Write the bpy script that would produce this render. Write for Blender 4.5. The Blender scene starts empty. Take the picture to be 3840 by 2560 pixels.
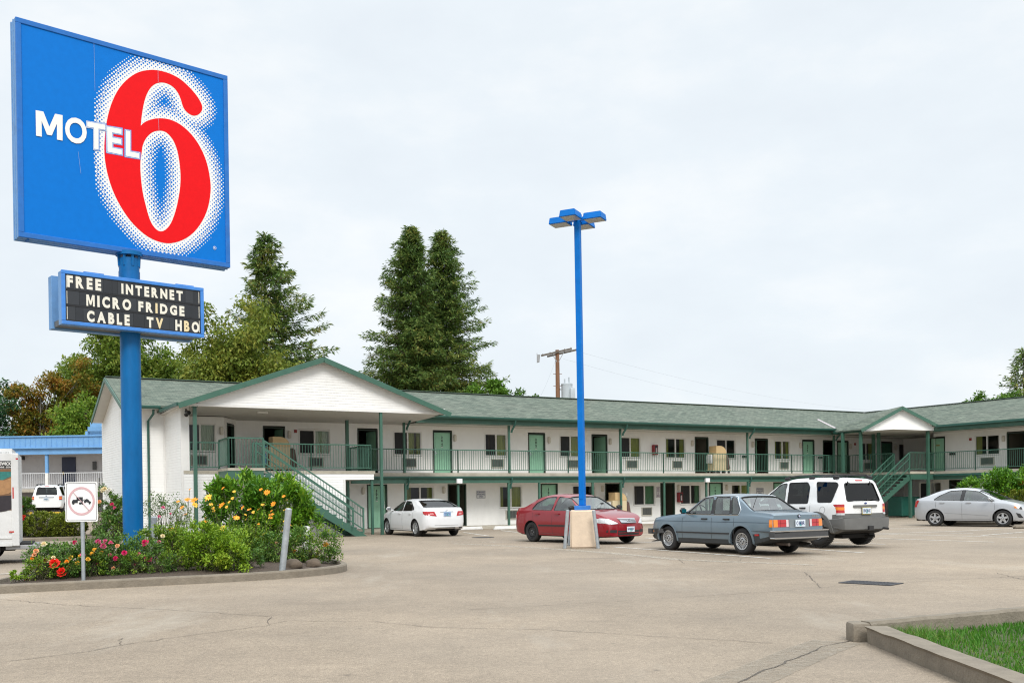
import bpy, bmesh, math, random
from math import sin, cos, pi, radians, sqrt, atan2, hypot
from mathutils import Vector, Matrix, noise
from mathutils.geometry import tessellate_polygon
sc = bpy.context.scene
COL = sc.collection
random.seed(11)
# ------------------------------------------------------------------ camera model (metres; camera stands at x=0,y=0)
F, CX, PY, CH = 3700., 1920., 1884.6, 1.5
ROLL, PIT = radians(.75), radians(-.35)
def ray(px, py):
    u, v = (px-CX)/F, (PY-py)/F
    x, y = u*cos(ROLL)+v*sin(ROLL), -u*sin(ROLL)+v*cos(ROLL)
    Y = cos(PIT)-y*sin(PIT)
    return x/Y, (sin(PIT)+y*cos(PIT))/Y
def gnd(px, py, z=0.):
    u, v = ray(px, py); Y = (z-CH)/v
    return u*Y, Y
def at(px, py, Y):
    u, v = ray(px, py); return Vector((u*Y, Y, CH+v*Y))
BA = radians(59.5)                         # heading of the long wing
D1, D2 = (sin(BA), cos(BA)), (-cos(BA), sin(BA))
BO = gnd(1904, 1978)
def bxy(a, b): return BO[0]+a*D1[0]+b*D2[0], BO[1]+a*D1[1]+b*D2[1]
def pb(px, py, b):
    u, v = ray(px, py); x, y = bxy(0, b)
    a = (u*y-x)/(D1[0]-u*D1[1]); return a, CH+v*(y+a*D1[1])
def pa(px, py, a):
    u, v = ray(px, py); x, y = bxy(a, 0)
    b = (u*y-x)/(D2[0]-u*D2[1]); return b, CH+v*(y+b*D2[1])
def toab(x, y):
    x -= BO[0]; y -= BO[1]; return x*D1[0]+y*D1[1], x*D2[0]+y*D2[1]
def homog(src):
    """homography taking the four src points to the unit square corners TL,TR,BR,BL (s right, t down)"""
    dst = [(0,0),(1,0),(1,1),(0,1)]
    A = []
    for (x, y), (u, v) in zip(src, dst):
        A.append([x,y,1,0,0,0,-u*x,-u*y,u]); A.append([0,0,0,x,y,1,-v*x,-v*y,v])
    n = 8
    for i in range(n):
        p = max(range(i, n), key=lambda r: abs(A[r][i])); A[i], A[p] = A[p], A[i]
        for r in range(n):
            if r != i:
                q = A[r][i]/A[i][i]
                if q:
                    for k in range(i, 9): A[r][k] -= q*A[i][k]
    H = [A[i][8]/A[i][i] for i in range(8)]
    def f(x, y):
        w = H[6]*x+H[7]*y+1
        return (H[0]*x+H[1]*y+H[2])/w, (H[3]*x+H[4]*y+H[5])/w
    return f
# ------------------------------------------------------------------ materials
def s2l(r, g, b):
    f = lambda c: (c/12.92 if c <= .04045 else ((c+.055)/1.055)**2.4)
    return (f(r/255), f(g/255), f(b/255), 1)
MATS = {}
def nd(nt, t, **kw):
    n = nt.nodes.new(t)
    for k, v in kw.items():
        if k in n.inputs: n.inputs[k].default_value = v
        else: setattr(n, k, v)
    return n
def pm(name, col, rough=.6, var=.08, scale=4., bump=0., bscale=60., metal=0., coat=0., spec=.5, dirt=0., stretch=(1,1,1)):
    if name in MATS: return MATS[name]
    m = bpy.data.materials.new(name); m.use_nodes = True
    nt = m.node_tree; P = nt.nodes['Principled BSDF']
    P.inputs['Roughness'].default_value = rough; P.inputs['Metallic'].default_value = metal
    P.inputs['Coat Weight'].default_value = coat; P.inputs['Coat Roughness'].default_value = .04
    P.inputs['Specular IOR Level'].default_value = spec
    col = tuple(col)[:3]+(1,)
    tc = nd(nt, 'ShaderNodeTexCoord')
    mp = nd(nt, 'ShaderNodeMapping'); mp.inputs['Scale'].default_value = stretch
    nt.links.new(tc.outputs['Object'], mp.inputs[0])
    if var > 0 or dirt > 0:
        nz = nd(nt, 'ShaderNodeTexNoise', Scale=scale, Detail=6., Roughness=.62)
        nt.links.new(mp.outputs[0], nz.inputs[0])
        mr = nd(nt, 'ShaderNodeMapRange'); mr.inputs['From Min'].default_value = .25; mr.inputs['From Max'].default_value = .75
        mr.inputs['To Min'].default_value = 1-var; mr.inputs['To Max'].default_value = 1+var
        nt.links.new(nz.outputs[0], mr.inputs[0])
        mx = nd(nt, 'ShaderNodeMix', data_type='RGBA', blend_type='MULTIPLY'); mx.inputs[0].default_value = 1
        mx.inputs[6].default_value = col; nt.links.new(mr.outputs[0], mx.inputs[7])
        out = mx.outputs[2]
        if dirt > 0:
            n2 = nd(nt, 'ShaderNodeTexNoise', Scale=scale*.35, Detail=8., Roughness=.7)
            nt.links.new(mp.outputs[0], n2.inputs[0])
            r2 = nd(nt, 'ShaderNodeMapRange'); r2.inputs['From Min'].default_value = .52; r2.inputs['From Max'].default_value = .75
            r2.inputs['To Max'].default_value = dirt
            nt.links.new(n2.outputs[0], r2.inputs[0])
            m2 = nd(nt, 'ShaderNodeMix', data_type='RGBA'); nt.links.new(r2.outputs[0], m2.inputs[0])
            nt.links.new(out, m2.inputs[6]); m2.inputs[7].default_value = (.16,.13,.09,1)
            out = m2.outputs[2]
        nt.links.new(out, P.inputs['Base Color'])
    else:
        P.inputs['Base Color'].default_value = col
    if bump > 0:
        nb = nd(nt, 'ShaderNodeTexNoise', Scale=bscale, Detail=4.)
        nt.links.new(mp.outputs[0], nb.inputs[0])
        bp = nd(nt, 'ShaderNodeBump'); bp.inputs['Strength'].default_value = bump; bp.inputs['Distance'].default_value = .02
        nt.links.new(nb.outputs[0], bp.inputs['Height']); nt.links.new(bp.outputs[0], P.inputs['Normal'])
    MATS[name] = m; return m
def leafmat(name, cols, sub=.25, rough=.55):
    """foliage: each leaf island picks its own tint"""
    if name in MATS: return MATS[name]
    m = bpy.data.materials.new(name); m.use_nodes = True
    nt = m.node_tree; P = nt.nodes['Principled BSDF']
    g = nd(nt, 'ShaderNodeNewGeometry'); cr = nd(nt, 'ShaderNodeValToRGB')
    tc = nd(nt, 'ShaderNodeTexCoord'); nz = nd(nt, 'ShaderNodeTexNoise', Scale=.55, Detail=2.)
    nt.links.new(tc.outputs['Object'], nz.inputs[0])
    ad = nd(nt, 'ShaderNodeMath', operation='MULTIPLY_ADD'); ad.inputs[1].default_value = .55; 
    nt.links.new(g.outputs['Random Per Island'], ad.inputs[0])
    m3 = nd(nt, 'ShaderNodeMath', operation='MULTIPLY_ADD'); m3.inputs[1].default_value = 1.3; m3.inputs[2].default_value = -.42
    nt.links.new(nz.outputs[0], m3.inputs[0]); nt.links.new(m3.outputs[0], ad.inputs[2])
    nt.links.new(ad.outputs[0], cr.inputs[0])
    e = cr.color_ramp.elements
    while len(e) < len(cols): e.new(.5)
    for i, c in enumerate(cols):
        e[i].position = i/(len(cols)-1); e[i].color = tuple(c)[:3]+(1,)
    nt.links.new(cr.outputs[0], P.inputs['Base Color'])
    P.inputs['Roughness'].default_value = rough; P.inputs['Specular IOR Level'].default_value = .3
    tr = nd(nt, 'ShaderNodeBsdfTranslucent'); nt.links.new(cr.outputs[0], tr.inputs[0])
    ms = nd(nt, 'ShaderNodeMixShader'); ms.inputs[0].default_value = sub
    nt.links.new(P.outputs[0], ms.inputs[1]); nt.links.new(tr.outputs[0], ms.inputs[2])
    nt.links.new(ms.outputs[0], nt.nodes['Material Output'].inputs[0])
    MATS[name] = m; return m
def glassmat(name, tint, refl=1.0, rough=.01, base=.06):
    """thin pane: tinted see-through mixed with mirror reflection by angle"""
    if name in MATS: return MATS[name]
    m = bpy.data.materials.new(name); m.use_nodes = True
    nt = m.node_tree; nt.nodes.remove(nt.nodes['Principled BSDF'])
    t = nd(nt, 'ShaderNodeBsdfTransparent'); t.inputs[0].default_value = tuple(tint)[:3]+(1,)
    g = nd(nt, 'ShaderNodeBsdfGlossy', Roughness=rough); g.inputs[0].default_value = (refl,refl,refl,1)
    lw = nd(nt, 'ShaderNodeLayerWeight'); lw.inputs[0].default_value = .5
    pw = nd(nt, 'ShaderNodeMath', operation='POWER'); pw.inputs[1].default_value = 3.5; nt.links.new(lw.outputs['Facing'], pw.inputs[0])
    mr = nd(nt, 'ShaderNodeMapRange'); mr.inputs['To Min'].default_value = base; mr.inputs['To Max'].default_value = .95
    nt.links.new(pw.outputs[0], mr.inputs[0])
    ms = nd(nt, 'ShaderNodeMixShader'); nt.links.new(mr.outputs[0], ms.inputs[0])
    nt.links.new(t.outputs[0], ms.inputs[1]); nt.links.new(g.outputs[0], ms.inputs[2])
    nt.links.new(ms.outputs[0], nt.nodes['Material Output'].inputs[0])
    MATS[name] = m; return m
# ------------------------------------------------------------------ objects
def tag(o, label, cat, group=None):
    o['label'] = label; o['category'] = cat
    if group: o['group'] = group
    return o
def thing(name, label, cat, loc=(0,0,0), rz=0., group=None):
    o = bpy.data.objects.new(name, None); COL.objects.link(o)
    o.empty_display_size = .3
    o.location = loc; o.rotation_euler = (0,0,rz)
    return tag(o, label, cat, group)
class MB:
    """collects simple solids and links them as one mesh"""
    def __init__(s): s.v = []; s.f = []; s.m = []; s.uv = {}
    def add(s, vs, fs, m=0):
        n = len(s.v); s.v += [tuple(p) for p in vs]
        for f in fs: s.f.append([i+n for i in f]); s.m.append(m)
        return s
    def quad(s, a, b, c, d, m=0, uv=None):
        s.add([a,b,c,d], [(0,1,2,3)], m)
        if uv: s.uv[len(s.f)-1] = uv
        return s
    def box(s, lo, hi, m=0, M=None):
        x0,y0,z0 = lo; x1,y1,z1 = hi
        vs = [Vector(p) for p in ((x0,y0,z0),(x1,y0,z0),(x1,y1,z0),(x0,y1,z0),(x0,y0,z1),(x1,y0,z1),(x1,y1,z1),(x0,y1,z1))]
        if M is not None: vs = [M@p for p in vs]
        return s.add(vs, [(0,3,2,1),(4,5,6,7),(0,1,5,4),(1,2,6,5),(2,3,7,6),(3,0,4,7)], m)
    def bbox(s, lo, hi, bev=.02, m=0, M=None, seg=2):
        """bevelled box"""
        bm = bmesh.new(); bmesh.ops.create_cube(bm, size=1)
        for v in bm.verts: v.co = Vector([lo[i]+(v.co[i]+.5)*(hi[i]-lo[i]) for i in range(3)])
        bmesh.ops.bevel(bm, geom=bm.edges[:], offset=bev, segments=seg, affect='EDGES', profile=.5)
        return s.bm(bm, m, M)
    def bm(s, bm, m=0, M=None):
        bm.verts.index_update()
        vs = [(M@v.co if M is not None else v.co.copy()) for v in bm.verts]
        fs = [[v.index for v in f.verts] for f in bm.faces]
        bm.free(); return s.add(vs, fs, m)
    def bar(s, p, q, w, h=None, m=0, up=(0,0,1)):
        """rectangular bar from p to q"""
        h = h or w; p, q = Vector(p), Vector(q); d = (q-p)
        if d.length < 1e-6: return s
        d.normalize(); up = Vector(up)
        if abs(d.dot(up)) > .99: up = Vector((1,0,0))
        a = d.cross(up).normalized()*w/2; b = a.cross(d).normalized()*h/2
        vs = [p-a-b, p+a-b, p+a+b, p-a+b, q-a-b, q+a-b, q+a+b, q-a+b]
        return s.add(vs, [(0,3,2,1),(4,5,6,7),(0,1,5,4),(1,2,6,5),(2,3,7,6),(3,0,4,7)], m)
    def cyl(s, p, q, r, r2=None, n=12, m=0, cap=True):
        r2 = r if r2 is None else r2; p, q = Vector(p), Vector(q); d = (q-p).normalized()
        u = d.orthogonal().normalized(); w = d.cross(u)
        vs = []
        for c, rr in ((p, r), (q, r2)):
            for i in range(n):
                t = 2*pi*i/n; vs.append(c+u*cos(t)*rr+w*sin(t)*rr)
        fs = [(i, (i+1)%n, n+(i+1)%n, n+i) for i in range(n)]
        if cap: fs += [tuple(range(n-1,-1,-1)), tuple(range(n, 2*n))]
        return s.add(vs, fs, m)
    def tube(s, pts, r, n=6, m=0, r2=None):
        pts = [Vector(p) for p in pts]; k = len(pts); r2 = r if r2 is None else r2
        vs = []; pu = None
        for i, p in enumerate(pts):
            d = (pts[min(i+1,k-1)]-pts[max(i-1,0)]).normalized()
            u = d.orthogonal().normalized() if pu is None else (pu-d*pu.dot(d)).normalized()
            pu = u; w = d.cross(u); rr = r+(r2-r)*i/max(1,k-1)
            for j in range(n): t = 2*pi*j/n; vs.append(p+u*cos(t)*rr+w*sin(t)*rr)
        fs = [(i*n+j, i*n+(j+1)%n, (i+1)*n+(j+1)%n, (i+1)*n+j) for i in range(k-1) for j in range(n)]
        fs += [tuple(range(n-1,-1,-1)), tuple(range((k-1)*n, k*n))]
        return s.add(vs, fs, m)
    def lathe(s, prof, n=24, m=0, M=None):
        """prof: (r, h) turned round local z"""
        vs = []; k = len(prof)
        for r, h in prof:
            for i in range(n): t = 2*pi*i/n; vs.append(Vector((r*cos(t), r*sin(t), h)))
        if M is not None: vs = [M@v for v in vs]
        fs = [(i*n+j, i*n+(j+1)%n, (i+1)*n+(j+1)%n, (i+1)*n+j) for i in range(k-1) for j in range(n)]
        return s.add(vs, fs, m)
    def poly(s, pts, fn, holes=(), m=0, flip=False):
        """flat filled polygon; fn maps (x,y) to a 3-D point"""
        lists = [list(pts)]+[list(h) for h in holes]
        tri = tessellate_polygon([[Vector((x,y,0)) for x,y in l] for l in lists])
        allp = [p for l in lists for p in l]
        fs = []
        for t in tri:
            a, b, c = (allp[i] for i in t)
            ar = (b[0]-a[0])*(c[1]-a[1])-(b[1]-a[1])*(c[0]-a[0])
            t = tuple(t) if (ar > 0) != flip else tuple(reversed(t))
            fs.append(t)
        return s.add([fn(x,y) for x,y in allp], fs, m)
    def patch(s, pts, f1, f0=None, m=0, cuts=3, flip=False):
        """polygon cut fine enough to follow a curved surface; optional rim down to f0"""
        b = bmesh.new(); f = b.faces.new([b.verts.new((x,y,0)) for x,y in pts]); f.normal_update()
        if (f.normal.z < 0) != flip: bmesh.ops.reverse_faces(b, faces=[f])
        bmesh.ops.triangulate(b, faces=b.faces[:]); bmesh.ops.subdivide_edges(b, edges=b.edges[:], cuts=cuts, use_grid_fill=True)
        b.verts.index_update(); P = [(v.co.x,v.co.y) for v in b.verts]
        s.add([f1(*p) for p in P], [[v.index for v in q.verts] for q in b.faces], m)
        if f0:
            n = len(s.v); s.v += [tuple(f0(*p)) for p in P]; k = n-len(P)
            for e in b.edges:
                if e.is_boundary: i, j = e.verts[0].index, e.verts[1].index; s.f.append([k+i,k+j,n+j,n+i]); s.m.append(m)
        b.free(); return s
    def prism(s, pts, f0, f1, m=0):
        """extrude a polygon from f0(x,y) to f1(x,y)"""
        n = len(pts); s.poly(pts, f0, m=m, flip=True); s.poly(pts, f1, m=m)
        vs = [f0(x,y) for x,y in pts]+[f1(x,y) for x,y in pts]
        ar = sum(pts[i][0]*pts[(i+1)%n][1]-pts[(i+1)%n][0]*pts[i][1] for i in range(n))
        fs = [(i,(i+1)%n,n+(i+1)%n,n+i) if ar > 0 else (i,n+i,n+(i+1)%n,(i+1)%n) for i in range(n)]
        return s.add(vs, fs, m)
    def build(s, name, mats, parent=None, smooth=None, loc=None, rz=0., recalc=False):
        me = bpy.data.meshes.new(name); me.from_pydata(s.v, [], s.f)
        mats = mats if isinstance(mats, (list, tuple)) else [mats]
        for m in mats: me.materials.append(m)
        if any(s.m): me.polygons.foreach_set('material_index', s.m)
        if s.uv:
            L = me.uv_layers.new(name='UVMap')
            for fi, uv in s.uv.items():
                for li, c in zip(me.polygons[fi].loop_indices, uv): L.data[li].uv = c
        if recalc:
            b = bmesh.new(); b.from_mesh(me); bmesh.ops.recalc_face_normals(b, faces=b.faces[:]); b.to_mesh(me); b.free()
        if smooth is not None:
            me.polygons.foreach_set('use_smooth', [True]*len(me.polygons))
            me.set_sharp_from_angle(angle=radians(smooth))
        me.update()
        o = bpy.data.objects.new(name, me); COL.objects.link(o)
        if parent: o.parent = parent
        if loc is not None: o.location = loc
        if rz: o.rotation_euler = (0,0,rz)
        return o
def struct(mb, name, mats, **k):
    o = mb.build(name, mats, **k); o['kind'] = 'structure'; return o
def copy_tree(o, parent=None):
    c = o.copy(); COL.objects.link(c); c.parent = parent
    for ch in list(o.children): copy_tree(ch, c)
    return c
_txt = {}
def textverts(s, bold=0.02):
    """outline of a word as flat triangles, normalised so that its box is (0..w, 0..1) ; returns verts, faces, w"""
    k = (s, bold)
    if k in _txt: return _txt[k]
    if s == 'M' and bold > .02:     # drawn by hand so that its strokes never overlap
        P = [(0,0),(0,1),(.27,1),(.475,.45),(.68,1),(.95,1),(.95,0),(.745,0),(.745,.62),(.56,.12),(.39,.12),(.205,.62),(.205,0)]
        tri = tessellate_polygon([[Vector((x,y,0)) for x,y in P]]); _txt[k] = (P, [list(t) for t in tri], .95); return _txt[k]
    cu = bpy.data.curves.new('t', 'FONT'); cu.body = s; cu.size = 1; cu.offset = bold; cu.resolution_u = 4
    o = bpy.data.objects.new('t', cu); COL.objects.link(o)
    dg = bpy.context.evaluated_depsgraph_get()
    me = bpy.data.meshes.new_from_object(o.evaluated_get(dg))
    vs = [v.co.copy() for v in me.vertices]; fs = [list(p.vertices) for p in me.polygons]
    bpy.data.objects.remove(o); bpy.data.curves.remove(cu); bpy.data.meshes.remove(me)
    x0 = min(v.x for v in vs); x1 = max(v.x for v in vs); y0 = min(v.y for v in vs); y1 = max(v.y for v in vs)
    h = max(y1-y0, 1e-6)
    r = ([((v.x-x0)/h, (v.y-y0)/h) for v in vs], fs, (x1-x0)/h)
    _txt[k] = r; return r
def put_text(mb, s, fn, x0, x1, y0, y1, m=0, bold=.02):
    """word stretched into the box x0..x1,y0..y1 of the plane given by fn"""
    vs, fs, w = textverts(s, bold)
    mb.add([fn(x0+(x1-x0)*x/w, y0+(y1-y0)*y) for x,y in vs], fs, m)
def catmull(pts, x):
    """smooth monotone-ish interpolation through (x,y) control points"""
    n = len(pts)
    if x <= pts[0][0]: return pts[0][1]
    if x >= pts[-1][0]: return pts[-1][1]
    for i in range(n-1):
        if pts[i][0] <= x <= pts[i+1][0]: break
    def slope(j):
        if j <= 0 or j >= n-1: 
            k = min(max(j,0), n-2) if j <= 0 else n-2
            return (pts[k+1][1]-pts[k][1])/(pts[k+1][0]-pts[k][0])
        a = (pts[j][1]-pts[j-1][1])/(pts[j][0]-pts[j-1][0]); b = (pts[j+1][1]-pts[j][1])/(pts[j+1][0]-pts[j][0])
        if a*b <= 0: return 0
        return 2*a*b/(a+b)
    (xa, ya), (xb, yb) = pts[i], pts[i+1]; h = xb-xa; t = (x-xa)/h
    ma, mb_ = slope(i)*h, slope(i+1)*h
    return (2*t**3-3*t*t+1)*ya+(t**3-2*t*t+t)*ma+(-2*t**3+3*t*t)*yb+(t**3-t*t)*mb_
# ================================================================== camera, light, sky
cam = bpy.data.cameras.new('camera'); co = bpy.data.objects.new('camera', cam); COL.objects.link(co)
cam.sensor_width = 36; cam.lens = F/3840*36; cam.shift_y = (PY-1280)/3840; cam.clip_end = 4000; cam.clip_start = .1
co.matrix_world = Matrix.Translation((0,0,CH)) @ Matrix.Rotation(pi/2+PIT, 4, 'X') @ Matrix.Rotation(-ROLL, 4, 'Z')
sc.camera = co
SUN_EL, SUN_AZ = radians(42), radians(168)          # azimuth clockwise from +Y : behind the camera, to the left
sd = bpy.data.lights.new('sun', 'SUN'); so = bpy.data.objects.new('sun', sd); COL.objects.link(so)
sd.energy = 1.5; sd.angle = radians(20); sd.color = (1,.965,.92)
dv = Vector((sin(SUN_AZ)*cos(SUN_EL), cos(SUN_AZ)*cos(SUN_EL), sin(SUN_EL)))
so.rotation_euler = dv.to_track_quat('Z', 'Y').to_euler(); so.location = dv*60
w = bpy.data.worlds.new('World'); sc.world = w; w.use_nodes = True
nt = w.node_tree; bg = nt.nodes['Background']; bg.inputs[1].default_value = .1
sky = nd(nt, 'ShaderNodeTexSky', sky_type='NISHITA', sun_disc=False); sky.sun_elevation = SUN_EL; sky.sun_rotation = SUN_AZ
sky.dust_density = 3.
tc = nd(nt, 'ShaderNodeTexCoord'); mp = nd(nt, 'ShaderNodeMapping'); mp.inputs['Scale'].default_value = (1,1,2.2)
nt.links.new(tc.outputs['Generated'], mp.inputs[0])
n1 = nd(nt, 'ShaderNodeTexNoise', Scale=5.5, Detail=7., Roughness=.55); nt.links.new(mp.outputs[0], n1.inputs[0])
r1 = nd(nt, 'ShaderNodeValToRGB'); e = r1.color_ramp.elements
e[0].position = .3; e[0].color = (6.0,6.45,6.85,1); e[1].position = .72; e[1].color = (7.1,7.3,7.4,1)
m_ = e = r1.color_ramp.elements.new(.5); m_.color = (6.3,6.75,7.1,1)
nt.links.new(n1.outputs[0], r1.inputs[0])
sx = nd(nt, 'ShaderNodeSeparateXYZ'); nt.links.new(tc.outputs['Generated'], sx.inputs[0])
mr = nd(nt, 'ShaderNodeMapRange', interpolation_type='SMOOTHSTEP'); mr.inputs['From Min'].default_value = .42; mr.inputs['From Max'].default_value = .95
mr.inputs['To Min'].default_value = 1.; mr.inputs['To Max'].default_value = 2.6
nt.links.new(sx.outputs['Z'], mr.inputs[0])
mm = nd(nt, 'ShaderNodeMix', data_type='RGBA', blend_type='MULTIPLY'); mm.inputs[0].default_value = 1
nt.links.new(r1.outputs[0], mm.inputs[6]); nt.links.new(mr.outputs[0], mm.inputs[7])
mk = nd(nt, 'ShaderNodeMix', data_type='RGBA'); mk.inputs[0].default_value = .93
nt.links.new(sky.outputs[0], mk.inputs[6]); nt.links.new(mm.outputs[2], mk.inputs[7]); nt.links.new(mk.outputs[2], bg.inputs[0])
sc.view_settings.view_transform = 'Standard'; sc.view_settings.look = 'None'; sc.view_settings.exposure = .5; sc.view_settings.gamma = 1
sc.cycles.max_bounces = 8; sc.cycles.transparent_max_bounces = 16
sc.cycles.use_denoising = True; sc.cycles.denoiser = 'OPENIMAGEDENOISE'; sc.cycles.denoising_prefilter = 'NONE'; sc.cycles.filter_width = 1.15; sc.cycles.use_adaptive_sampling = False; sc.cycles.sample_clamp_indirect = 4
# ================================================================== ground
def sstep(x): x = min(1, max(0, x)); return x*x*(3-2*x)
def gz(b): return .9*sstep((b-3)/12)
def concrete(name, base, agg=1.):
    m = bpy.data.materials.new(name); m.use_nodes = True; nt = m.node_tree; P = nt.nodes['Principled BSDF']
    P.inputs['Roughness'].default_value = .8; P.inputs['Specular IOR Level'].default_value = .35
    tc = nd(nt, 'ShaderNodeTexCoord')
    def noi(scale, det, rough=.6, st=(1,1,1)):
        mp = nd(nt, 'ShaderNodeMapping'); mp.inputs['Scale'].default_value = st
        nt.links.new(tc.outputs['Object'], mp.inputs[0])
        n = nd(nt, 'ShaderNodeTexNoise', Scale=scale, Detail=det, Roughness=rough); nt.links.new(mp.outputs[0], n.inputs[0]); return n.outputs[0]
    def ramp(inp, a, b, lo, hi):
        r = nd(nt, 'ShaderNodeMapRange'); 
        for k, v in zip(('From Min','From Max','To Min','To Max'), (a,b,lo,hi)): r.inputs[k].default_value = v
        nt.links.new(inp, r.inputs[0]); return r.outputs[0]
    def mul(c, f):
        x = nd(nt, 'ShaderNodeMix', data_type='RGBA', blend_type='MULTIPLY'); x.inputs[0].default_value = 1
        if isinstance(c, tuple): x.inputs[6].default_value = c
        else: nt.links.new(c, x.inputs[6])
        nt.links.new(f, x.inputs[7]); return x.outputs[2]
    def mixc(c, f, col):
        x = nd(nt, 'ShaderNodeMix', data_type='RGBA'); nt.links.new(f, x.inputs[0]); nt.links.new(c, x.inputs[6]); x.inputs[7].default_value = col; return x.outputs[2]
    c = mul(tuple(base)+(1,), ramp(noi(.16, 5), .32, .68, .80, 1.2))
    c = mul(c, ramp(noi(1.1, 6, .65), .3, .7, .91, 1.08))
    c = mul(c, ramp(noi(95, 3, .75), .32, .68, 1-.5*agg, 1+.5*agg))        # exposed aggregate
    c = mul(c, ramp(noi(26, 5, .85), .32, .68, 1-.27*agg, 1+.27*agg))
    c = mul(c, ramp(noi(6.5, 6, .75), .32, .68, .88, 1.13))
    c = mixc(c, ramp(noi(.5, 7, .7, (1,.28,1)), .55, .72, 0, .6), (.40,.355,.29,1))   # pale worn streaks
    c = mixc(c, ramp(noi(.33, 6, .7, (.35,1,1)), .57, .74, 0, .5), (.14,.115,.09,1))  # tyre and oil staining
    vo = nd(nt, 'ShaderNodeTexVoronoi', Scale=1.1); nt.links.new(tc.outputs['Object'], vo.inputs[0])
    c = mixc(c, ramp(vo.outputs['Distance'], .02, .05, .55, 0), (.09,.075,.06,1))      # gum and drip spots
    c = mixc(c, ramp(noi(.09, 4, .6), .44, .6, 0, .30), (.225,.195,.16,1))   # greyer worn slabs
    nt.links.new(c, P.inputs['Base Color'])
    bp = nd(nt, 'ShaderNodeBump'); bp.inputs['Strength'].default_value = .5; bp.inputs['Distance'].default_value = .012
    nt.links.new(noi(90, 4, .7), bp.inputs['Height']); nt.links.new(bp.outputs[0], P.inputs['Normal'])
    MATS[name] = m; return m
M_conc = concrete('aggregate_concrete', (.278,.224,.166))
g = MB()
bl = [-700,-60]+[2+.8*i for i in range(18)]+[17,700]
for i in range(len(bl)-1):
    for a0, a1 in ((-900,-60),(-60,60),(60,900)):
        p = []
        for a, b in ((a0,bl[i]),(a1,bl[i]),(a1,bl[i+1]),(a0,bl[i+1])):
            x, y = bxy(a, b); p.append((x, y, gz(b)))
        g.quad(*p)
struct(g, 'parking_lot', M_conc, smooth=60)
# ---- markings, joints
def ribbon(mb, pts, wd, z, px=True, jit=0., seed=0, m=0):
    P = [Vector(gnd(*p)) if px else Vector(p) for p in pts]
    rnd = random.Random(seed)
    if jit:
        Q = []
        for i in range(len(P)-1):
            n = max(2, int((P[i+1]-P[i]).length/.12))
            for k in range(n): 
                q = P[i].lerp(P[i+1], k/n); d = (P[i+1]-P[i]).normalized(); Q.append(q+Vector((-d.y,d.x))*jit*rnd.gauss(0,1))
        P = Q+[P[-1]]
    L = []
    for i, p in enumerate(P):
        d = (P[min(i+1,len(P)-1)]-P[max(i-1,0)]).normalized(); nn = Vector((-d.y,d.x))*wd/2*(1 if not jit else rnd.uniform(.4,1.3))
        L.append((p+nn, p-nn))
    for i in range(len(L)-1):
        a, b = L[i]; c, d = L[i+1]
        mb.quad((a.x,a.y,z),(b.x,b.y,z),(d.x,d.y,z),(c.x,c.y,z), m)
def wornpaint(name, col, lo, hi):
    m = pm(name, col, .7, .12, 3.); nt = m.node_tree; P = nt.nodes['Principled BSDF']
    tc = nd(nt, 'ShaderNodeTexCoord'); n = nd(nt, 'ShaderNodeTexNoise', Scale=9., Detail=8., Roughness=.75); nt.links.new(tc.outputs['Object'], n.inputs[0])
    r = nd(nt, 'ShaderNodeMapRange'); r.inputs['From Min'].default_value = lo; r.inputs['From Max'].default_value = hi; nt.links.new(n.outputs[0], r.inputs[0])
    nt.links.new(r.outputs[0], P.inputs['Alpha']); return m
mk_ = MB()
for i, p in enumerate([[(2300,2050),(2600,2071),(2889,2093)],[(3014,2057),(3240,2072)],[(3126,2033),(3320,2040)],[(3287,2001),(3840,2015)],
          [(3295,2001),(3593,1991),(3804,1980)],[(3681,2007),(3840,1994)],[(3291,2018),(3727,2032)],[(3330,1981),(3470,1981)],
          [(1738,1995),(1834,2009)],[(1878,1988),(1939,1995)],[(2420,2016),(2520,2026)],[(2350,2003),(2440,2004)],[(2380,2035),(2490,2029)],[(0,2152),(95,2147)],[(95,2040),(330,2032)],[(3560,1998),(3650,1999)]]):
    ribbon(mk_, p, .1, .008)
struct(mk_, 'parking_lines', wornpaint('worn_white_paint', (.66,.64,.59), .36, .5))
band = MB()
ribbon(band, [(1700,2037),(1900,2046),(2150,2062),(2300,2074),(2420,2084),(2541,2097)], .32, .004)
ribbon(band, [(2541,2097),(2700,2104),(2850,2109),(3060,2118)], .26, .004)
ribbon(band, [(1690,2030),(1850,2032),(2050,2036)], .2, .004)
struct(band, 'concrete_gutter_strip', wornpaint('pale_concrete', (.40,.35,.28), .3, .6))
ck = MB()
for i, (p, wd) in enumerate([([(-200,2232),(0,2246),(245,2267),(653,2287),(1012,2311)],.022),([(1012,2311),(1004,2340),(1077,2327),(1404,2331),(1632,2352),(2040,2360),(2450,2385),(2900,2410)],.02),
        ([(-200,2510),(0,2483),(326,2442),(457,2417),(686,2385),(1012,2343)],.02),([(457,2417),(448,2400),(460,2392)],.015),([(1763,2285),(2300,2255),(2900,2217),(3069,2203),(3500,2178),(3840,2158)],.02),
        ([(3020,2145),(3047,2172),(3077,2203)],.025),([(3739,2148),(3840,2174)],.025),([(3192,2401),(3086,2424),(2775,2556),(2600,2640)],.04),([(2541,2097),(2568,2112)],.03),
        ([(2541,2097),(2700,2108),(2770,2103),(2780,2093),(2760,2087)],.02)]):
    ribbon(ck, p, wd*.5, .006, jit=.014, seed=i)
struct(ck, 'ground_cracks', wornpaint('crack_dirt', (.075,.06,.045), .34, .44))
rp = MB(); ribbon(rp, [(3140,2404),(3040,2440),(2720,2575)], .5, .004)
struct(rp, 'concrete_patch', wornpaint('pale_patch', (.31,.265,.205), .3, .75))
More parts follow.
